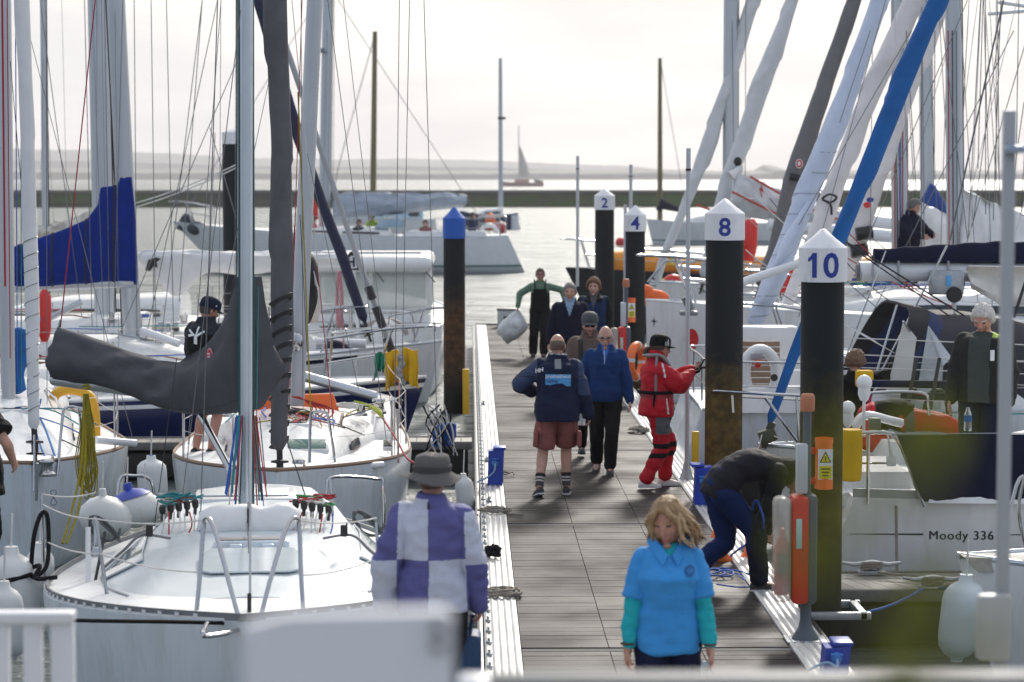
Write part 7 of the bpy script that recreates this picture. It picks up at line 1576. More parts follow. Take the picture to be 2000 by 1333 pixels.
# ---- man in navy jacket, back turned
q = Person('balding man in navy jacket and dusty pink shorts walking away', (uv_at(1089, 24.8), 24.8, 0), 0, 1.75, 1.14, lean=.03, wristL=(-.28, .22, 1.12), poleL=(-1, -.6, -.2), wristR=(.33, .04, .88), footL=(-.20, -.14, .105), footR=(.10, .10, .085), toeL=(-.25, 1, -.28), toeR=(.1, 1, 0), hairname='grey_brown', hairc=(.12, .075, .055), hpitch=-8, curlR=.8)
q.bottom('shorts', [rosy, pm('shorts_seam', (.17, .055, .05), .8)], .74, .012, flare=.012, wr=.014, paint=lambda r_, f_, z: 1 if abs(abs(r_) - .17) < .008 or (abs(z - .63) < .006 and abs(r_) > .12) else 0)
for s in (1, -1):
    mb = MB(); mb.box(q.w((s * .235, -.02, .62)), (.05, .15, .17), bev=.02); obj('cargo_pocket', mb, rosy, q.o, smooth=60)
q.top('jacket', [navyj, pm('jacket_blue_panel', (.014, .035, .10), .6), pm('navy_seam', (.005, .007, .02), .7)], -.22, .045, paint=lambda r_, f_, z: 2 if (abs(z - 1.30) < .004 or abs(z - .80) < .006) else (1 if (abs(r_) > .22 and z > 1.1 and f_ < -.02) else 0), wr=.013, collar=.035, cuff=.012)
jk = q.last; bv = q.bvh()
q.decal('back_print', [([(-.135, -.055), (-.085, -.062), (-.04, -.048), (.05, -.040), (.085, -.072), (.135, -.075), (.140, .055), (-.135, .060)], (0.0, -.3, 1.275), 0), (('text', 'prometheus', .056, .0012), (0.0, -.3, 1.293), 1), (('text', 'sailing', .05, .0008), (-.062, -.3, 1.245), 2)], [pm('print_blue', (.07, .30, .62), .6), pm('print_white', (.6, .68, .75), .6), pm('print_navy', (.02, .06, .2), .6)], (0, 1, 0), bv=bv)
q.decal('neck_patch', [([(-.035, -.05), (.035, -.05), (.035, .05), (-.035, .05)], (0, -.3, 1.44), 0)], [pm('reflective_grey', (.24, .25, .28), .5)], (0, 1, 0), bv=bv)
q.decal('collar_print', [(('text', 'HELLY HANSEN', .026, .0006), (0, -.3, 1.545), 0)], [whitep], (0, 1, 0), bv=bv)
q.decal('shoulder_print', [(('text', 'HH', .06, .002), (-.20, -.3, 1.425), 0)], [whitep], (0, 1, -.4), up=V(0, .37, .93), bv=bv)
q.hair('bald', .004, .001); q.shoes(shoe_dark)
for nm in 'RL':
    a, b_ = q.an[nm], q.kn[nm]; mb = MB(); 
    for k, (t0, t1, mi) in enumerate(((.02, .14, 0), (.14, .18, 1), (.18, .22, 0), (.22, .26, 1), (.26, .36, 2))): mb.tube([a.lerp(b_, t0), a.lerp(b_, t1)], [.047 + .004 * k * .5, .047 + .004 * k * .5 + .001], 14, mi=mi)
    obj('sock', mb, [pm('sock_dark', (.06, .055, .055), .9), pm('sock_pale', (.5, .48, .45), .9), pm('sock_black', (.02, .018, .02), .9)], q.o)
g = [[q.wr['R'] + V(-.10 + .08 * i / 4 + .01 * math.sin(j), -.02 + .02 * math.sin(i * 2 + j), .10 - .22 * j / 5) for j in range(6)] for i in range(5)]
mb = MB(); mb.sheet(g, .01); single('cloth', mb, sailw, 'white crumpled cloth held by the man in the navy jacket', 'cloth', smooth=70)
# ---- man in blue fleece
q = Person('bald man with glasses in bright blue half zip fleece and black trousers', (uv_at(1183, 26.7), 26.7, 0), 184, 1.72, 1.03, lean=.02, wristL=(-.29, .06, .86), wristR=(.26, .12, .92), footL=(-.06, .14, .085), footR=(.10, -.20, .12), toeR=(.1, 1, -.35), hpitch=-14, skin=(.52, .30, .235), hairname='grey_stub', hairc=(.28, .24, .22), stubble=False, curlL=.6)
q.bottom('trousers', blackt, 1, .014, flare=.012); q.top('fleece', [fleece, pm('fleece_zip_panel', (.03, .13, .42), .7)], -.12, .035, paint=lambda r_, f_, z: 1 if (f_ > .02 and abs(r_) < .055 * max(0, (z - 1.33) / .2) and z > 1.34) else 0, wr=.011, collar=.03)
q.decal('zip', [([(-.004, -.16), (.004, -.16), (.004, 0), (-.004, 0)], (0, .3, 1.47), 0)], [pm('zip_pale', (.45, .55, .6), .4)], (0, 1, 0)); q.hair('bald', .003, .001); q.shoes(pm('black_boot', (.02, .02, .022), .5), pm('dark_sole', (.06, .06, .06), .7)); q.glasses(black)
# ---- cap and sunglasses man
q = Person('man in grey cap and sunglasses with brown padded jacket', (uv_at(1152, 28.0), 28.0, 0), 182, 1.78, 1.04, wristL=(-.25, .08, .86), stubble=True, hpitch=-6, hairname='dark_brown', hairc=(.05, .03, .02), footR=(.09, -.25, .13), footL=(-.08, .16, .085))
q.bottom('trousers', blackt, 1, .014); q.top('jacket', brownp, -.12, .05, wr=.008, collar=.05, sl=.012); jb = q.bvh()
n_ = len(q.lastmb.v)
q.decal('strap', [([(-.028, -.34), (.028, -.34), (.028, .0), (-.028, .0)], (.105, .3, 1.46), 0)], [pm('black_strap', (.02, .022, .018), .8)], V(0, 1, 0), bv=jb, off=.012)
q.hair('short', .01, .003); q.cap(pm('grey_cap', (.06, .065, .07), .8), z=.035, s=1.04); q.glasses(black, pm('sunglass_lens', (.006, .006, .007), .08), True); q.shoes(pm('blue_black_shoe', (.012, .04, .06), .6), pm('dark_sole', (.06, .06, .06)))
# ---- grey-haired man in navy jumper, curly-haired man
q = Person('grey-haired man in dark navy jumper over a pale blue shirt', (uv_at(1113, 35), 35, 0), 184, 1.83, 1.08, hairname='grey', hairc=(.25, .235, .22), wristR=(.30, .06, .88), wristL=(-.3, .05, .88))
q.bottom('trousers', blackt, 1, .014); q.top('jumper', [darkn, pm('pale_blue_shirt', (.22, .33, .47), .8)], -.1, .04, paint=lambda r_, f_, z: 1 if (f_ > .0 and abs(r_) < .08 * (z - 1.27) / .25 and 1.28 < z < 1.56) else 0, collar=.04); q.hair('short', .018, .008); q.shoes(shoe_dark)
q = Person('curly brown-haired man in navy and black jacket at the back', (uv_at(1160, 37.2), 37.2, 0), 186, 1.80, 1.04, hairname='ginger_brown', hairc=(.17, .085, .04), hyaw=4, skin=(.55, .31, .24))
q.bottom('trousers', blackt, 1, .014); q.top('jacket', [c_('deep_blue', (.012, .03, .085)), blackt, pm('grey_tee', (.05, .055, .06))], -.1, .04, paint=lambda r_, f_, z: 2 if (f_ > 0 and abs(r_) < .07 * (z - 1.27) / .25 and z > 1.28) else (1 if (abs(r_) > .2 or (abs(r_) < .14 and z > 1.38)) else 0), collar=.04); q.hair('short', .034, .016, seed=5); q.shoes(shoe_dark)
# ---- man in dungarees with bag
q = Person('man in sage green sweater and black dungarees carrying a plastic bag', (uv_at(1055, 44), 44, 0), 183, 1.70, .98, wristR=(.44, .02, 1.00), wristL=(-.50, .0, 1.08), poleR=(1, -.6, .4), poleL=(-1, -.6, .4), hairname='dark_short', hairc=(.04, .03, .028), skin=(.42, .20, .17), footR=(.14, -.05, .085), footL=(-.07, .12, .085))
q.top('sweater', sage, -.02, .02, wr=.006)
q.bottom('dungarees', [blackt], 1, .022, top=.62, flare=.02)
mb = MB()
for s in (1, -1): mb.tube([q.w((s * .085, .175, 1.20)), q.w((s * .10, .165, 1.36)), q.w((s * .115, .07, 1.52)), q.w((s * .10, -.10, 1.46)), q.w((s * .05, -.16, 1.25))], .022, 6, flat=(1, .6))
mb.box(q.w((0, .165, 1.22)), (.27, .035, .25), bev=.012); obj('bib', mb, blackt, q.o, smooth=50); q.hair('short', .012, .004); q.shoes(shoe_dark, pm('dark_sole', (.06, .06, .06))); q.glasses(pm('thin_frame', (.05, .03, .03), .4))
bg = MB(); c = q.wr['R'] + V(-.14, -.02, -.38); bm_ = []
for i in range(15):
    t = i / 14; rr = .02 + .27 * math.sin(math.pi * min(1, t * 1.05) ** 1.3) ** .8; cen = (q.wr['R'] + V(0, -.02, -.06)).lerp(q.wr['R'] + V(-.20, -.03, -.72), t)
    bm_.append([cen + V(rr * math.cos(a) * (1 + .16 * mnoise.noise(V(math.cos(a) * 2, t * 5, math.sin(a)))), rr * .7 * math.sin(a) * (1 + .2 * mnoise.noise(V(math.sin(a) * 3, t * 6, 4))), 0) for a in [2 * math.pi * j / 20 for j in range(20)]])
bg.loft(bm_); single('carrier_bag', bg, pm('translucent_bag', (.55, .58, .60), .3, var=.3, scale=7, bump=.8, bscale=12), 'pale grey full plastic bag held by the man in dungarees', 'bag', smooth=60)
# ---- woman in red
q = Person('woman in red sailing jacket and black cap standing side-on looking at a phone', (uv_at(1283, 25.4), 25.4, 0), 78, 1.68, 1.06, female=True, wristR=(.10, .40, 1.33), wristL=(-.08, .44, 1.36), poleR=(.5, -.4, -1), poleL=(-.6, -.3, -1), handR=(0, 1, .25), handL=(0, 1, .25), palmR=(-.3, 0, 1), palmL=(.3, 0, 1), curlR=.9, curlL=.9, hyaw=4, hpitch=-8, hairname='dark_auburn', hairc=(.06, .028, .018), footR=(.11, -.16, .10), footL=(-.11, .14, .09), lean=.02)
knee = lambda z: .36 < z < .42 or .47 < z < .53
q.bottom('salopettes', [redj, blk, greyp], 1, .018, flare=.008, paint=lambda r_, f_, z: 1 if knee(z) else (2 if (.64 < z < .86 and f_ > -.06) else 0), wr=.016)
q.top('sailing_jacket', [redj, greyp, pm('reflective_white', (.65, .65, .66), .4), pm('red_dark', (.33, .008, .02), .6)], -.16, .05, paint=lambda r_, f_, z: 2 if (r_ > .08 and abs(f_ - .05 + (z - 1.1) * .12) < .010 and (1.30 < z < 1.46 or .87 < z < 1.05)) else (3 if abs(z - 1.08) < .035 else 0), wr=.016, collar=.09, sl=.02)
mb = MB(); mb.tube(spline([q.w((.13, .17, 1.10)), q.w((.13, .15, 1.35)), q.w((.12, .03, 1.53)), q.w((.06, -.10, 1.54)), q.w((-.06, -.10, 1.54)), q.w((-.12, .03, 1.53)), q.w((-.13, .15, 1.35)), q.w((-.13, .17, 1.10))], 5), .045, 10, flat=(1, .5)); mb.tube(spline([q.w((.19, -.06, 1.10)), q.w((.19, -.06, 1.35)), q.w((.13, -.03, 1.53))], 4), .028, 8, flat=(1, .6)); obj('lifejacket_yoke', mb, [pm('grey_yoke', (.22, .21, .22), .7)], q.o, smooth=60)
mb = MB(); mb.tube([q.w((.225 * math.cos(a), .005 + .215 * math.sin(a), 1.12)) for a in np.linspace(0, 6.283, 28)[:-1]], .021, 6, closed=True, flat=(.6, 1)); mb.tube(spline([q.w((.22, -.08, 1.12)), q.w((.21, -.09, .95)), q.w((.16, -.02, .78))], 4), .014, 6); obj('harness_belt', mb, blk, q.o, smooth=60)
for nm in 'RL':
    mb = MB(); sv = q.wr[nm]; q.hand(mb, nm); co, fs = remesh(mb, .008, 1); cc = co.mean(0); m2 = MB(); m2.v = [tuple(cc + (v - cc) * 1.12) for v in co]; m2.f = fs; m2.m = [0] * len(fs); obj('glove', m2, blk, q.o, smooth=80)
q.hair('short', .012, .003); q.locks([([(0, -.10, -.02), (0, -.135, -.03), (0, -.15, -.07), (0, -.14, -.10)], (.02, .034, .032, .01), 0)], 0, q.hm); cp = q.cap(blk, z=.035, s=1.05); q.glasses(black)
mb = MB()
for k in (-1, 0, 1): mb.tube([q.H(.094 * math.cos(a), .03 + .016 * k - .05 * math.sin(a) * .0 + .02 * math.cos(a), .035 + .095 * math.sin(a) * (1 if True else 0)) for a in np.linspace(.0, 1.3, 10)], .004, 5)
obj('cap_stripe', mb, whitep, cp); q.shoes(shoe_white)
mb = MB(); ph = q.w((0, .54, 1.42)); mb.box(ph, (.02, .08, .15), Matrix.Rotation(.5, 3, 'Y'), bev=.006); mb.tube([ph + V(-.02, -.05, -.04), ph + V(.15, -.06, .0)], .014, 6); single('phone', mb, black, 'black handset held by the woman in red', 'phone')
# ---- woman in sky blue polo, foreground
q = Person('blonde woman in sky blue polo shirt over turquoise sleeves in the foreground', (uv_at(1308, 12.75), 12.75, 0), 180, 1.655, .97, female=True, hs=1.15, skin=(.46, .235, .165), hyaw=24, hpitch=-16, hroll=4, wristR=(.245, .06, .835), wristL=(-.245, .12, .845), poleR=(.7, -1, 0), poleL=(-.7, -1, 0), hairname='blonde', hairc=(.34, .21, .105), curlR=.9, curlL=.9, footR=(.08, .15, .085), footL=(-.09, -.15, .1))
q.bottom('trousers', c_('navy_trousers', (.008, .012, .04)), 1, .014); mb = MB()
for nm in 'RL': q.limb(mb, q.sh[nm].lerp(q.el[nm], .45), q.el[nm], q.el[nm].lerp(q.wr[nm], .86), [.062, .057, .051, .051, .040])
q.cloth('base_layer_sleeves', mb, teal, wr=.012, ws=2.0)
q.top('polo_shirt', [skyb, teal, pm('polo_seam', (.03, .19, .52), .8)], -.13, .024, sleeve=.82, paint=lambda r_, f_, z: 1 if (f_ > .02 and z > 1.43 and abs(r_) < .05 * (z - 1.40) / .1) else (2 if abs(z - .80) < .005 else 0), wr=.017, collar=.0, ws=.8, hemflare=.0, open_neck=True, vx=.0065)
pv = q.bvh(); mb = MB()
for s in (1, -1):
    g = [[q.w((s * lerp(.012, .10, t) , lerp(.135, .02, t) + .02 * u_, lerp(1.435, 1.545, t) - .06 * u_ * (1 - .2 * t))) + q.w((s * .03 * u_, 0, 0)) - q.pos for u_ in (0, .5, 1)] for t in np.linspace(0, 1, 7)]; mb.sheet(g, .008)
obj('collar', mb, skyb, q.last, smooth=60); pl = q.last
q.decal('chest_badge', [([(.032 * math.cos(a), .032 * math.sin(a)) for a in np.linspace(0, 6.283, 19)[:-1]], (-.115, .3, 1.345), 0), ([(.02 * math.cos(a), .013 * math.sin(a)) for a in np.linspace(0, 6.283, 13)[:-1]], (-.115, .3, 1.345), 1)], [pm('badge_navy', (.012, .10, .30), .7), pm('badge_mid', (.02, .16, .42), .7)], (0, 1, 0), bv=pv)
for k in range(2):
    q.decal('button', [([(.007 * math.cos(a), .007 * math.sin(a)) for a in np.linspace(0, 6.283, 11)[:-1]], (.005, .3, 1.405 - .05 * k), 0)], [pm('button_blue', (.05, .3, .7), .3)], (0, 1, 0), bv=pv)
q.hair('short', .020, .008, line=lambda d: np.interp(d.y, [-1, -.2, .2, .45, .75, 1], [-.95, -.8, -.5, .25, .60, .66])); rnd = random.Random(2); ps = []
for k in range(150):
    a = rnd.uniform(-2.5, 2.5); ly = rnd.uniform(.9, 1.22); ln = lerp(.20, .13, abs(a) / 2.5) + rnd.uniform(-.05, .05); x1, y1 = .088 * math.sin(a) * ly, -.098 * math.cos(a) * ly * (1 if abs(a) < 1.9 else .75); pts = [(.05 * math.sin(a), -.05 * math.cos(a), .105)]
    sw = -.06 * rnd.random(); ph = rnd.random() * 6
    for j in range(1, 7):
        t = j / 6; wv = .012 * math.sin(ph + t * 7) * t; pts.append((x1 * (1.0 + .22 * t) + sw * t * t + wv, y1 * (1 + .1 * t) + wv * .7, lerp(.085, .06 - ln, t ** .8) - .02 * (j == 1)))
    mi = 1 if (a < -.5 and abs(a) < 2.3 and ly < 1.04 and rnd.random() < .9) else (2 if rnd.random() < .45 else 0)  # inner locks on one side coloured darker along their whole length
    ps.append((pts, (.008, .013, .011, .009, .003), mi))
for k in range(14):
    s_ = 1 if k % 2 else -1; o_ = rnd.uniform(0, .03); ps.append(([(.012 * s_, .05, .114), (s_ * (.028 + o_), .096 - o_ * .3, .074), (s_ * (.052 + o_), .080 - o_, .028), (s_ * (.078 + o_ * .4), .045, -.03), (s_ * .088, .03, -.09 - o_)], (.007, .012, .011, .008, .003), k % 3 if k % 3 != 1 else 0))
q.locks(ps, 0, [q.hm, hair_mat('dark_roots', (.075, .035, .02)), hair_mat('pale_blonde', (.50, .35, .20))])
mb = MB(); w_ = q.wr['R']; mb.tube([w_ + V(.036 * math.cos(a), .034 * math.sin(a), .03) for a in np.linspace(0, 6.283, 17)[:-1]], .008, 6, closed=True); w_ = q.wr['L']; mb.tube([w_ + V(.034 * math.cos(a), .032 * math.sin(a), .025) for a in np.linspace(0, 6.283, 17)[:-1]], .006, 6, closed=True); obj('bracelet', mb, pm('dark_bracelet', (.06, .03, .03), .6), q.o); q.shoes(shoe_dark)
mb = MB(); mb.box(q.wr['L'] + V(-.03, -.05, -.11), (.045, .02, .10), bev=.006); single('phone', mb, pm('pale_phone', (.4, .45, .5), .3), 'pale small device in the hand of the woman in sky blue', 'phone')
# ---- man in chequered jacket and sun hat, foreground
q = Person('man in grey sun hat and purple and white chequered jacket seen from behind', (uv_at(843, 13.6), 13.6, 0), 4, 1.80, .94, lean=.02, wristL=(-.28, .02, .88), wristR=(.26, .10, .86), poleL=(-.7, -1, 0), poleR=(.6, -1, 0), hyaw=16, skin=(.40, .19, .14), hairname='brown_nape', hairc=(.10, .06, .04), curlR=.9)
q.bottom('trousers', c_('black_navy_trousers', (.006, .007, .014)), 1, .02)
def chk(r_, f_, z):
    if abs(r_) > .192 + .03 * max(0, 1.3 - z):
        if r_ < 0: return 0 if z > 1.15 else 1
        return 0 if z > 1.43 else (1 if z > 1.12 else 0)
    if abs(r_ + .012) < .003 and z > .8: return 2
    if z > 1.505: return 0
    return (1 if r_ < -.012 else 0) if z > 1.155 else (0 if r_ < -.012 else 1)
q.top('chequered_jacket', [purple, lilac, pm('check_seam', (.08, .08, .2), .7)], -.14, .035, paint=chk, vx=.006, wr=.02, collar=.025, hemflare=.03, sl=.01, cuff=.014, ws=.8); bv = q.bvh()
q.decal('neck_tab', [([(-.006, -.02), (.006, -.02), (.006, .02), (-.006, .02)], (.0, -.3, 1.47), 0)], [black], (0, 1, 0), bv=bv)
q.hair('short', .010, .002)
mb = MB(); rings = []
for k, (rr, z) in enumerate(((.160, -.004), (.162, -.010), (.112, .022), (.099, .035), (.100, .06), (.098, .085), (.090, .11), (.066, .122), (.03, .124), (.005, .124))):
    rings.append([q.H(rr * math.cos(a) * .96, rr * 1.06 * math.sin(a) - .01, z + (.012 * math.sin(2 * a + .5) - .012 * math.cos(a)) * (k < 2) + .004 * math.sin(3 * a + k)) for a in [2 * math.pi * j / 30 for j in range(30)]])
mb.loft(rings); ht = obj('sun_hat', mb, felt, q.o, smooth=60); mb = MB(); mb.tube([q.H(.1035 * math.cos(a) * .96, .1035 * 1.06 * math.sin(a) - .01, .045 + .004 * math.sin(3 * a)) for a in np.linspace(0, 6.283, 30)[:-1]], .013, 6, closed=True, flat=(.4, 1.6)); obj('hat_band', mb, pm('dark_hat_band', (.055, .052, .052), .9), ht, smooth=60)
q.shoes(pm('violet_shoe', (.10, .10, .28), .6)); mb = MB(); w_ = q.wr['R'] + (q.el['R'] - q.wr['R']).normalized() * .015; d_ = (q.wr['R'] - q.el['R']).normalized(); u_ = d_.orthogonal().normalized(); v_ = d_.cross(u_); mb.tube([w_ + (u_ * math.cos(a) + v_ * math.sin(a)) * .036 for a in np.linspace(0, 6.283, 17)[:-1]], .012, 6, closed=True, flat=(1.2, .5)); obj('watch', mb, black, q.o)
bgm = MB(); c = q.wr['R'] + V(-.05, .06, -.22); bgm.box(c + V(0, 0, -.1), (.14, .26, .26), bev=.03); bgm.tube([c + V(0, -.08, .02), c + V(.02, -.05, .14), c + V(.02, .05, .14), c + V(0, .08, .02)], .012, 6); single('shoulder_bag', bgm, pm('dark_blue_bag', (.012, .05, .13), .6, bump=.3), 'dark blue bag carried by the man in the sun hat', 'bag', smooth=50)
# ---- bending person
q = Person('person in dark hooded top and blue trousers bending over blue hoses', (2.27, 19.05, 0), 78, 1.74, .98, spine=[(0, -.20, .86), (0, -.12, 1.00), (0, .10, 1.06), (0, .33, .99)], head=(.0, .50, .93), hpitch=-65, hyaw=8, wristR=(.02, .12, .44), wristL=(-.12, .28, .42), poleR=(.3, .6, 0), poleL=(-.3, .6, 0), handR=(0, -.5, -.7), curlR=1.0, curlL=1.0, footR=(.10, .12, .085), footL=(-.12, -.42, .13), toeL=(0, 1, -.5), toeR=(.1, 1, 0), kpoleL=(0, 1, 0), hairname='dark_brown2', hairc=(.05, .03, .02), skin=(.46, .25, .19))
q.bottom('trousers', [c_('shaded_trousers', (.012, .014, .022)), denim], 1, .018, flare=.016, paint=lambda r_, f_, z: 1 if f_ < .02 else 0)  # shade on the front leg painted darker; the trousers are blue throughout
q.top('hooded_top', charc, -.14, .022, wr=.014, collar=.05); mb = MB(); mb.ell(q.w((0, .36, 1.05)), .13, .12, .06); mb.ell(q.H(0, -.05, .03), .098, .10, .105, 16, Matrix((q.hr, q.hf, q.hu)).transposed()); q.cloth('hood', mb, charc, wr=.008); q.hair('short', .012, .004); q.shoes(pm('dark_grey_shoe', (.025, .022, .022), .6))
mb = MB(); mb.tube([q.H(.104 * math.cos(a), .038, .03 + .107 * math.sin(a)) for a in np.linspace(-.6, 3.7, 20)], .007, 6); obj('hood_trim', mb, pm('cyan_trim', (.02, .35, .6), .5), q.o)
mb = MB(); mb.tube(spline([q.wr['R'] + V(-.03, -.04, -.02), q.wr['R'] + V(-.06, -.05, .2), q.wr['R'] + V(-.02, -.08, .25), q.wr['R'] + V(.02, -.05, 0), G(1425, 1090), G(1450, 1130), G(1500, 1150), G(1560, 1152)], 6), .010, 6); mb.tube(spline([G(1390, 1112), G(1440, 1122), G(1510, 1128)], 5), .010, 6); mb.tube(spline([G(1400, 1142), G(1450, 1148), G(1500, 1142)], 5), .010, 6); single('hose', mb, blued, 'blue hose held and looped by the bending person', 'hose')
# ---- man standing on yacht cabin
pb = 'people aboard the berthed yachts'
q = Person('grey-haired man in black jumper and brown trousers standing on a yacht cabin', (uv_at(1776, 41.6), 41.6, 1.24), 130, 1.80, 1.08, lean=.12, wristR=(.16, .36, 1.10), wristL=(-.18, .38, 1.12), poleR=(1, -.5, -.3), poleL=(-1, -.5, -.3), hpitch=-24, hyaw=-12, hairname='steel_grey', hairc=(.13, .125, .12), group=pb)
q.bottom('trousers', c_('brown_trousers', (.045, .034, .025)), 1, .02, flare=.01); q.top('jumper', darkn, -.14, .04, wr=.012, collar=.05); q.hair('short', .016, .006); q.shoes(pm('tan_boot', (.30, .17, .10), .7))
# ---- white-haired man aboard the lettered yacht
q = Person('white-haired older man in dark jacket standing in the lettered yacht', (uv_at(1927, 21.6), 21.6, .46), 206, 1.78, 1.12, hpitch=-26, hyaw=4, skin=(.52, .25, .18), hairname='white', hairc=(.62, .60, .56), wristR=(.27, .12, .88), wristL=(-.27, .1, .88), group=pb)
q.bottom('trousers', c_('navy_work_trousers', (.010, .014, .03)), 1, .02, top=.4); q.top('jacket', [c_('dark_olive_jacket', (.022, .024, .022)), c_('grey_green_fleece', (.055, .065, .06)), pm('hi_vis_lime', (.35, .5, .03), .6)], -.12, .05, paint=lambda r_, f_, z: 1 if (f_ > .03 and abs(r_) < .10) else (2 if (z > 1.46 and r_ < -.06) else 0), wr=.012, collar=.0); q.hair('short', .026, .012, seed=8)
q.decal('lanyard_tag', [([(-.012, -.035), (.012, -.035), (.012, .035), (-.012, .035)], (-.12, .3, 1.30), 0)], [whitep], q.f * -1 * -1, bv=q.bvh()) if False else None
mb = MB(); mb.box(q.w((-.13, .20, 1.30)), (.045, .012, .10), .4, bev=.004); obj('name_tag', mb, whitep, q.o)
# ---- person kneeling in red on the next yacht, and one with brown hair
q = Person('person in red and black sailing clothes lying curled on a yacht deck', (uv_at(1752, 24.3), 24.3, .30), 95, 1.70, 1.0, spine=[(0, .12, .62), (0, -.02, .66), (0, -.20, .62), (0, -.36, .54)], head=(0, -.48, .46), hpitch=-40, footR=(.12, .86, .42), footL=(-.12, .80, .40), kpoleR=(1, .2, .4), kpoleL=(1, .2, .4), wristR=(.2, -.10, .40), wristL=(-.2, -.2, .4), toeR=(0, .5, .8), toeL=(0, .5, .8), hairname='dark_brown', hairc=(.05, .03, .02), group=pb)
q.bottom('salopettes', [redj, greyp], 1, .03, paint=lambda r_, f_, z: 1 if (.1 < f_ < .2) else 0); q.top('jacket', [blk, redj, greyp], -.1, .05, paint=lambda r_, f_, z: 1 if (f_ < -.22 or abs(r_) > .22) else 0); q.hair('short', .02, .01); q.shoes(pm('pale_pink_shoe', (.45, .33, .32), .7))
q = Person('person with brown hair sitting low in the cockpit beside pile ten', (uv_at(1674, 26.9), 26.9, .28), 15, 1.70, 1.0, spine=[(0, 0, .34), (0, .02, .50), (0, .02, .70), (0, .0, .86)], footR=(.12, .45, .09), footL=(-.12, .45, .09), hpitch=-20, hyaw=10, hairname='mid_brown', hairc=(.15, .085, .045), group=pb)
q.bottom('trousers', blackt, 1, .02); q.top('jacket', [blk, pm('pink_trim', (.5, .03, .12), .7)], -.1, .05, paint=lambda r_, f_, z: 1 if (abs(r_) > .12 and .55 < z < .62) else 0); q.hair('short', .04, .016, seed=9)
mb = MB(); mb.box(W(1688, 740, 26.3), (.2, .12, .2), bev=.03); single('waterproof_bag', mb, yellowm, 'small yellow bag in front of the brown-haired person', 'bag')
q = Person('person whose brown hair shows between white sails beyond pile ten', (uv_at(1642, 48.9), 48.9, .98), 180, 1.74, 1.0, hairname='mid_brown', hairc=(.15, .085, .045), hpitch=-20, group=pb)
q.bottom('trousers', blackt, 1, .02); q.top('jacket', brownp, -.1, .05); q.hair('short', .03, .012)
# ---- man in navy cap on the left yacht
q = Person('man in navy cap and dark jacket with white back emblem working on the left yacht', (uv_at(398, 24.9), 24.9, .43), 28, 1.70, 1.12, lean=.12, hyaw=30, hpitch=-22, skin=(.46, .22, .16), wristR=(.14, .34, 1.02), wristL=(-.2, .34, 1.0), hairname='dark_short', hairc=(.05, .04, .035), group=pb)
q.bottom('shorts', blackt, .8, .02, top=.3); q.top('jacket', [c_('slate_jacket', (.022, .026, .036)), blk], -.12, .045, paint=lambda r_, f_, z: 1 if (z < 1.36 and abs(r_) < .17) else 0, wr=.012, collar=.045); em = q.bvh()
q.decal('back_emblem', [([(-.02, -.10), (.025, -.11), (.03, .0), (-.01, .0)], (-.02, -.3, 1.36), 0), ([(-.12, .05), (-.09, .06), (-.01, .0), (-.02, -.02)], (-.02, -.3, 1.36), 0), ([(-.10, -.03), (-.015, -.01), (-.01, .01), (-.11, .0)], (-.02, -.3, 1.36), 0), ([(.01, .0), (.11, .05), (.12, .03), (.03, -.02)], (-.02, -.3, 1.36), 0), ([(.0, .0), (.02, .09), (.045, .085), (.02, .0)], (-.02, -.3, 1.36), 0)], [whitep], q.f, bv=em)
q.hair('short', .008, .002); cp = q.cap(capn, z=.03, s=1.05); mb = MB(); mb.box(q.H(.092, .02, .055), (.012, .05, .014), bev=.003); obj('cap_mark', mb, whitep, cp); q.shoes(shoe_dark)
# ---- person cut by the left edge
q = Person('person in black smock cut off by the left edge of the view', (uv_at(-62, 18.6), 18.6, .12), 30, 1.76, 1.1, wristR=(.30, .18, 1.02), poleR=(1, -.4, -.3), hairname='dark_brown', hairc=(.05, .03, .02), group=pb)
q.bottom('trousers', blackt, 1, .03); q.top('smock', blk, -.3, .06, sleeve=.7, wr=.016, hemflare=.06); q.hair('short', .02, .008); q.shoes(shoe_dark)
# ---- crew of the motoring yacht
gc = 'crew aboard the motoring yacht'
for u, vt_, Y, fa, tops, bots, hc_, lab in ((612, 424, 95.6, 100, redj, blk, (.06, .04, .03), 'crew member in red by the mast of the motoring yacht'), (701, 430, 95.2, 150, c_('dark_teal_coat', (.012, .03, .03)), blk, (.08, .03, .02), 'crew member in dark teal coat in front of the hi-vis one'), (727, 420, 96.4, 200, c_('hi_vis_coat', (.30, .42, .02)), redj, (.05, .03, .02), 'crew member in hi-vis top and red trousers on the motoring yacht'), (831, 431, 95.4, 190, c_('dark_red_coat', (.16, .02, .03)), blk, (.07, .03, .02), 'crew member with dark hair in dark red left of the blue capped pile'), (922, 416, 95.6, 100, c_('navy_white_top', (.02, .03, .07)), redj, (.05, .035, .03), 'crew member in navy and red standing right of the blue capped pile')):
    zt_ = W(u, vt_, Y).z; q = Person(lab, (uv_at(u, Y), Y, zt_ - 1.74), fa, 1.74, 1.12, hairname='crew_%d' % u, hairc=hc_, group=gc); q.bottom('trousers', bots, 1, .03, wr=0); q.top('jacket', tops, -.1, .05, wr=0); q.hair('short', .03, .01)
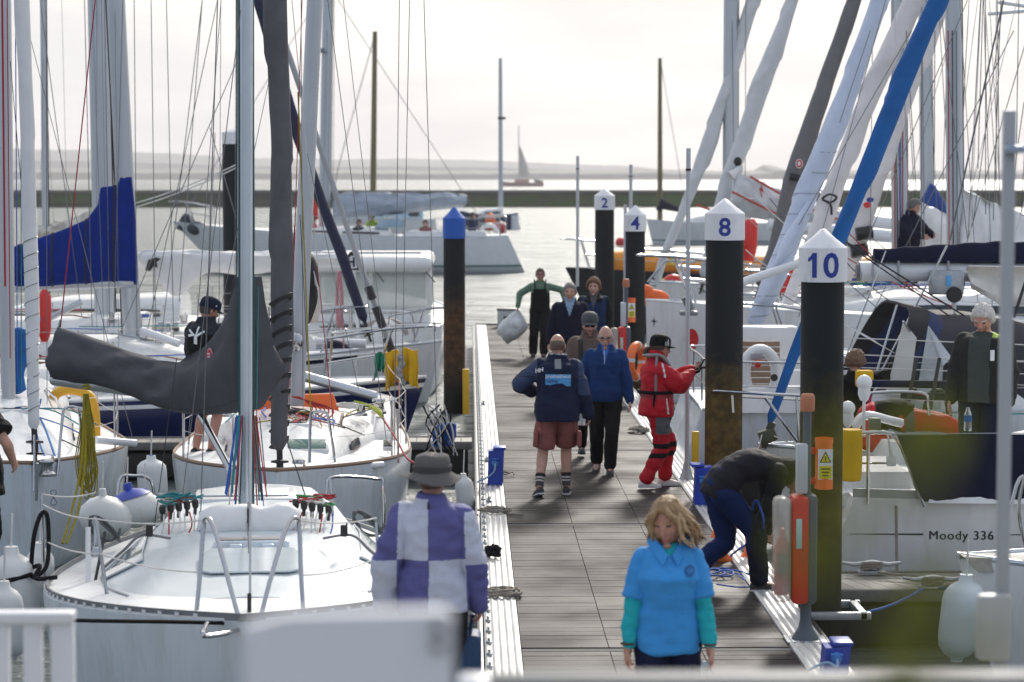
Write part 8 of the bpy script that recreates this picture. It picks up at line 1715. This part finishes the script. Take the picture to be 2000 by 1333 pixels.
# ================================================================== walkway furniture
GS = 'service posts along the walkway'; slate = pm('slate_post_paint', (.085, .105, .13), .45, var=.08); terra = pm('terracotta_lamp_head', (.46, .17, .085), .5, var=.08); clearf = pm('cloudy_cover', (.62, .60, .53), .25, var=.12, alpha=.5, coat=.3, scale=9)
def service_post(x, Y, label, h=1.74, s=1.0, ring=True):
    t = thing('service_post', label, 'service post', (x, Y, .0), GS)
    mb = MB(); mb.tube([(x, Y, .3), (x, Y, h)], .031 * s, 16); mb.tube([(x, Y, .0), (x, Y, .03), (x, Y, .10), (x, Y, .16), (x, Y, .32)], [.105, .10, .055, .042, .042], 20); obj('post', mb, slate, t)
    mb = MB(); mb.box((x, Y, .012), (.30, .26, .016), bev=.004); obj('base_plate', mb, galv, t)
    mb = MB(); mb.lathe([(0, 0), (.052, 0), (.055, .02), (.055, .10), (.045, .125), (.038, .13), (0, .132)], (x, Y, h - .02), 18); obj('lamp_head', mb, terra, t)
    mb = MB(); mb.box((x + .02, Y - .01, .70), (.10, .20, .82), bev=.035); obj('backing', mb, slate, t)
    mb = MB(); mb.box((x - .06, Y - .03, .70), (.12, .24, .80), bev=.03); obj('cabinet', mb, redm, t)
    mb = MB(); mb.box((x - .075, Y - .152, .83), (.042, .006, .22), bev=.002); obj('label_strip', mb, pm('pale_turquoise_label', (.42, .66, .60), .5), t)
    mb = MB(); mb.box((x - .185, Y - .03, .70), (.13, .235, .78), bev=.045); cv_ = obj('cover', mb, clearf, t, smooth=60)
    mb = MB(); mb.lathe([(0, 0), (.05, 0), (.055, .03), (.055, .36), (.03, .42), (.015, .44), (.015, .48), (0, .48)], (x - .185, Y - .03, .36), 16); mb.box((x - .185, Y - .05, .84), (.03, .09, .035), bev=.008); obj('extinguisher', mb, redm, cv_)
    mb = MB(); mb.box((x - .188, Y - .090, .60), (.075, .006, .15)); obj('extinguisher_band', mb, inkm, cv_)
    mb = MB(); mb.box((x - .045, Y - .04, 1.30), (.082, .09, .37), bev=.012); obj('meter_box', mb, pm('pale_grey_box', (.56, .60, .64), .4, var=.04), t)
    return t
service_post(2.49, 16.9, 'nearest grey service post with red and clear extinguisher cabinet beside pile ten')
service_post(2.44, 36.0, 'farther service post with terracotta top beside the number four pile')
def lifering(c, ax, label, R_=.3):
    c = Vector(c); ax = Vector(ax).normalized(); u = ax.orthogonal().normalized(); w_ = ax.cross(u); t = thing('lifebuoy', label, 'lifebuoy', c - V(0, 0, R_), 'orange lifebuoys on the walkway')
    mb = MB(); mb.tube([c + (u * math.cos(a) + w_ * math.sin(a)) * R_ for a in np.linspace(0, 6.283, 33)[:-1]], .068, 12, closed=True); obj('ring', mb, orangem, t, smooth=60)
    for k in range(4):
        a0 = k * 1.571 + .6; mb = MB(); mb.tube([c + (u * math.cos(a) + w_ * math.sin(a)) * R_ for a in np.linspace(a0, a0 + .22, 4)], .071, 12); obj('reflective_band', mb, pm('silver_band', (.6, .6, .6), .35), t, smooth=60)
lifering(W(1436, 1062, 20.6), (.6, -1, .1), 'orange lifebuoy standing behind the bending person', .2)
lifering((2.55, 35.2, .62), (1, -.5, 0), 'orange lifebuoy beside the farther service post', .24)
def line_case(c, label, s=1.0):
    c = Vector(c); t = thing('throw_line_case', label, 'rescue case', c - V(0, 0, .19 * s), 'orange throw line cases on the piles')
    mb = MB(); mb.tube([c + V(0, 0, -.19 * s), c + V(0, 0, .19 * s)], .085 * s, 20, flat=(1, .8)); mb.tube([c + V(0, 0, .16 * s), c + V(0, 0, .20 * s)], .09 * s, 20, flat=(1, .8)); mb.tube([c + V(0, 0, -.20 * s), c + V(0, 0, -.11 * s)], .09 * s, 20, flat=(1, .8)); obj('tube', mb, orangem, t)
    mb = MB()
    for dz in (.10, -.14): mb.box(c + V(-.10 * s, 0, dz * s), (.07 * s, .05 * s, .05 * s), bev=.008)
    obj('bracket', mb, redm, t)
    y = c.y - .082 * s; mb = MB(); mb.box((c.x, y, c.z + .0 * s), (.115 * s, .006, .24 * s)); lb = obj('warning_sign', mb, whitep, t)
    mb = MB(); mb.prism([V(c.x - .047 * s, y - .006, c.z + .015 * s), V(c.x + .047 * s, y - .006, c.z + .015 * s), V(c.x, y - .006, c.z + .105 * s)], (0, .003, 0), mi=1); mb.prism([V(c.x - .034 * s, y - .009, c.z + .022 * s), V(c.x + .034 * s, y - .009, c.z + .022 * s), V(c.x, y - .009, c.z + .090 * s)], (0, .003, 0), mi=0)
    mb.box((c.x, y - .005, c.z - .062 * s), (.098 * s, .004, .10 * s), mi=0)
    mb.box((c.x, y - .012, c.z + .052 * s), (.008 * s, .003, .030 * s), mi=1); mb.box((c.x, y - .012, c.z + .030 * s), (.008 * s, .003, .007 * s), mi=1)
    for k in range(3): mb.box((c.x, y - .009, c.z - (.035 + .026 * k) * s), ((.07 - .012 * k) * s, .003, .010 * s), mi=1)
    obj('sign_marks', mb, [pm('warning_yellow', (.72, .62, .02), .5, var=.03), inkm], lb, smooth=0)
line_case(W(1609, 905, 18.03), 'orange throw line case with yellow warning sign on pile ten')
line_case(W(1233, 606, 38.35), 'orange throw line case with yellow warning sign on pile four')
GP = 'blue power boxes along the walkway'
def power_box(x, Y, label, side=1, h=.40):
    t = thing('power_box', label, 'power box', (x, Y, .02), GP); mb = MB()
    mb.prism([V(x - .085, Y - .10, .02), V(x + .085, Y - .10, .02), V(x + .10 * 1, Y - .12, h), V(x - .07, Y - .10, h - .015)], (0, .2, 0)); mb.box((x + .05 * side, Y, h + .012), (.14, .22, .03), bev=.008); obj('housing', mb, bluem, t, smooth=30)
    mb = MB(); mb.lathe([(0, 0), (.038, 0), (.04, .03), (.03, .055), (0, .056)], (x + .0, Y - .10, h * .66), 14, (0, -1, -.25)); s_ = obj('socket', mb, pm('socket_blue', (.05, .22, .62), .4), t)
    mb = MB(); mb.box((x, Y - .13, h * .76), (.085, .05, .012), bev=.004); obj('socket_flap', mb, pm('socket_blue', (.05, .22, .62), .4), s_)
    mb = MB(); mb.tube(spline([V(x, Y - .155, h * .64), V(x - .01 * side, Y - .2, h * .45), V(x - .08 * side, Y - .17, .12), V(x - .2 * side, Y - .1, .05)], 5), .009, 6); obj('cable', mb, pm('pale_blue_cable', (.25, .42, .62), .5), t); return t
power_box(.275, 25.6, 'blue power box standing on the left metal edge', 1, .415)
power_box(2.43, 24.0, 'blue power box in front of pile eight on the right edge', -1, .42)
power_box(2.52, 15.75, 'nearest blue power box at the bottom of the right edge', 1, .22)
mb = MB(); mb.box((2.52, 15.75, .0), (.16, .2, .05)); 
def alu_post(u, v0, v1, Y, label, r=.022, clamp=None):
    t = thing('aluminium_post', label, 'post', W(u, v1, Y), 'slim aluminium posts'); mb = MB(); a, c = W(u, v1, Y), W(u, v0, Y); a.x = c.x = (a.x + c.x) / 2; mb.tube([a, c], r, 12); obj('pole', mb, pm('dull_aluminium', (.50, .52, .55), .4, metal=.5, var=.08), t)
    if clamp:
        mb = MB(); p_ = W(u, clamp, Y); p_.x = a.x; mb.tube([p_ - V(0, 0, .012), p_ + V(0, 0, .012)], r * 1.25, 12); obj('collar', mb, black, t)
    return t
p8 = alu_post(1343, 290, 945, 26.0, 'tall aluminium post right of the woman in red', .026, 332)
mb = MB(); a = G(1343, 945, 0); mb.tube([(2.46, 26, 0), (2.46, 26, .04), (2.46, 26, .14), (2.46, 26, .22)], [.10, .075, .045, .03], 14); obj('foot', mb, galv, p8)
alu_post(1128, 305, 560, 52, 'slim aluminium post left of pile two', .035, 330); alu_post(1232, 322, 420, 52, 'short aluminium post rising between piles two and four', .04, 345); alu_post(1221, 400, 600, 41, 'thin aluminium post directly left of pile four', .03)
mb = MB(); mb.box(W(1358, 875, 24.8), (.075, .05, .36), bev=.006); single('fender_post', mb, pm('yellow_paint', (.66, .38, .01)), 'yellow post standing left of pile eight', 'post')
bx = thing('dock_box', 'small grey and white box at the far left end of the walkway', 'box', (uv_at(989, 52.8), 52.8, .0)); c = V(uv_at(989, 52.8), 52.8, .2); mb = MB(); mb.box(c, (.42, .4, .38), bev=.02); obj('body', mb, pm('grey_white_box', (.50, .52, .53), .5), bx); mb = MB(); mb.box(c + V(0, 0, .21), (.45, .43, .05), bev=.015); obj('lid', mb, pm('dark_grey_lid', (.12, .12, .13), .5), bx); mb = MB(); mb.box(c + V(.04, -.205, .0), (.22, .01, .12)); obj('panel', mb, black, bx)
# ================================================================== landing stage, quay and the railings at the camera
con = pm('quay_concrete', (.30, .29, .27), .85, var=.15, bump=.3, bscale=20)
mb = MB(); mb.box((0, 1.4, .55), (24, 7.6, 2.2), bev=.03); tag(obj('quay', mb, con), 'concrete quay under the viewpoint', 'quay', kind='structure')
mb = MB(); mb.box((.6, 9.8, -.16), (8.0, 8.6, .30), bev=.02); tag(obj('landing_stage', mb, fdm), 'plank landing stage joining the walkway', 'pontoon', kind='structure')
# near white panel
pw = pm('near_white_panel', (.70, .71, .74), .35, var=.03)
t = thing('white_board', 'large blurred white board with two bolts at the bottom of the view', 'board', W(690, 1260, 2.6) - V(0, 0, .5)); c0 = W(478, 1226, 2.6); c1 = W(886, 1196, 2.6); mb = MB()
mb.prism([c0, c0.lerp(c1, .2) + V(0, 0, .010), c1 - V(.010, 0, 0), c1 - V(0, 0, .010), c1 - V(0, 0, .62), c0 - V(0, 0, .55)], (0, .035, 0)); obj('panel', mb, pw, t)
for v in (1228, 1264): mb = MB(); mb.lathe([(0, 0), (.007, 0), (.007, .005), (0, .006)], W(855, v, 2.59), 12, (0, -1, 0)); obj('bolt', mb, pm('dark_bolt', (.05, .055, .06), .4, metal=.5), t)
for k in (.2, .8):
    a = c0.lerp(c1, k); mb = MB(); mb.box((a.x, 2.66, 2.0), (.035, .035, .8), bev=.006); obj('leg', mb, pw, t)
# grey hand rail across the bottom
t = thing('quay_railing', 'blurred grey metal rail along the very bottom edge', 'railing', (.5, 3.9, 1.65)); a, c = W(948, 1354, 3.9), W(2120, 1358, 3.9); mb = MB(); mb.box((a + c) / 2, ((c - a).length, .04, .045), bev=.01); obj('top_rail', mb, pm('rail_grey', (.12, .14, .165), .45, metal=.3, var=.05), t)
mb = MB(); mb.box((a + c) / 2 + V(0, .01, .028), ((c - a).length, .07, .008), bev=.003); obj('rail_cap', mb, pm('rail_cap_pale', (.13, .14, .15), .6), t)
for x in (a.x + .02, .75, 1.15): mb = MB(); mb.box((x, 3.9, 2.1), (.035, .035, .9)); obj('post', mb, pm('rail_grey', (.12, .14, .165)), t)
mb = MB(); mb.box(W(926, 1356, 3.9), (.055, .06, .065), bev=.01); obj('end_block', mb, pw, t)
# white gate rail at the lower left
t = thing('white_handrail', 'blurred white slatted handrail at the lower left corner', 'railing', (-1.6, 8.5, -.0)); a, c = W(-60, 1204, 8.5), W(146, 1206, 8.5); mb = MB(); mb.box((a + c) / 2, (c.x - a.x, .09, .042), bev=.008); obj('top_rail', mb, pw, t)
for u0, u1 in ((-20, 18), (46, 82), (100, 145), ): p0 = W((u0 + u1) / 2, 1216, 8.5); mb = MB(); mb.box((p0.x, 8.5, p0.z / 2), ((u1 - u0) / 529, .05, p0.z), bev=.008); obj('slat', mb, pw, t)
# near post on the right with clamp
t = thing('near_post', 'blurred grey upright post with clamp close to the right edge', 'post', W(1966, 1310, 8.8) * 1.0); a = W(1968, 216, 8.8); c = W(1957, 1400, 8.8); mb = MB(); mb.box(((a.x + c.x) / 2, 8.8, (a.z - .02) / 2), (.046, .046, a.z + .02), bev=.004); obj('pole', mb, pm('near_grey_post', (.36, .38, .40), .5, metal=.3, var=.06), t)
mb = MB(); mb.box(W(1982, 292, 8.75), (.075, .06, .03), bev=.008); obj('clamp', mb, pm('clamp_blue_grey', (.30, .36, .45), .4, metal=.3), t)
mb = MB(); mb.box(W(1940, 1225, 8.75), (.13, .07, .26), bev=.02); obj('sleeve', mb, pm('sleeve_grey', (.42, .43, .42), .5), t)
# leafy sprig close to the lens
lm = pm('yellow_green_leaf', (.20, .21, .012), .5, var=.25, scale=20, spec=.2); t = thing('leafy_sprig', 'blurred yellow green leafy sprig close to the lens at the right', 'plant', W(1780, 1330, 1.55) - V(0, 0, .2)); rnd = random.Random(11); mb = MB(); st = MB()  # yellow-green is the leaves' own colour
def sprig(u0, v0, u1, v1, n, Y, t0=0, t1=1, w_=.0045, ln=.036):
    a, c = W(u0, v0, Y), W(u1, v1, Y); st.tube([a, a.lerp(c, .5) + V(.004, 0, 0), c], .0014, 5)
    for k in range(n):
        p_ = a.lerp(c, lerp(t0, t1, (k + .5) / n)); ang = rnd.uniform(.2, 1.3) * (1 if k % 2 else -1); d = V(math.sin(ang), rnd.uniform(-.3, .3), math.cos(ang)).normalized(); sd_ = d.cross(V(0, 1, 0)).normalized(); L_ = ln * rnd.uniform(.7, 1.2)
        g = [[p_ + d * L_ * t_ + sd_ * w_ * math.sin(math.pi * min(.98, t_ + .02)) * s_ + V(0, .004 * math.sin(t_ * 3), 0) for s_ in (-1, 0, 1)] for t_ in np.linspace(.02, 1, 6)]; mb.sheet(g, .0006)
sprig(1640, 1440, 1610, 960, 3, 1.0, .5, 1); sprig(1760, 1440, 1840, 900, 3, .95, .82, 1); sprig(1800, 1440, 1770, 1180, 4, 1.02, .2, 1); sprig(1700, 1440, 1720, 860, 2, 1.0, .88, 1); sprig(1880, 1440, 1850, 1220, 3, 1.0, .4, 1)
obj('leaves', mb, lm, t, smooth=60); obj('stem', st, pm('sprig_stem', (.10, .09, .03), .6), t)
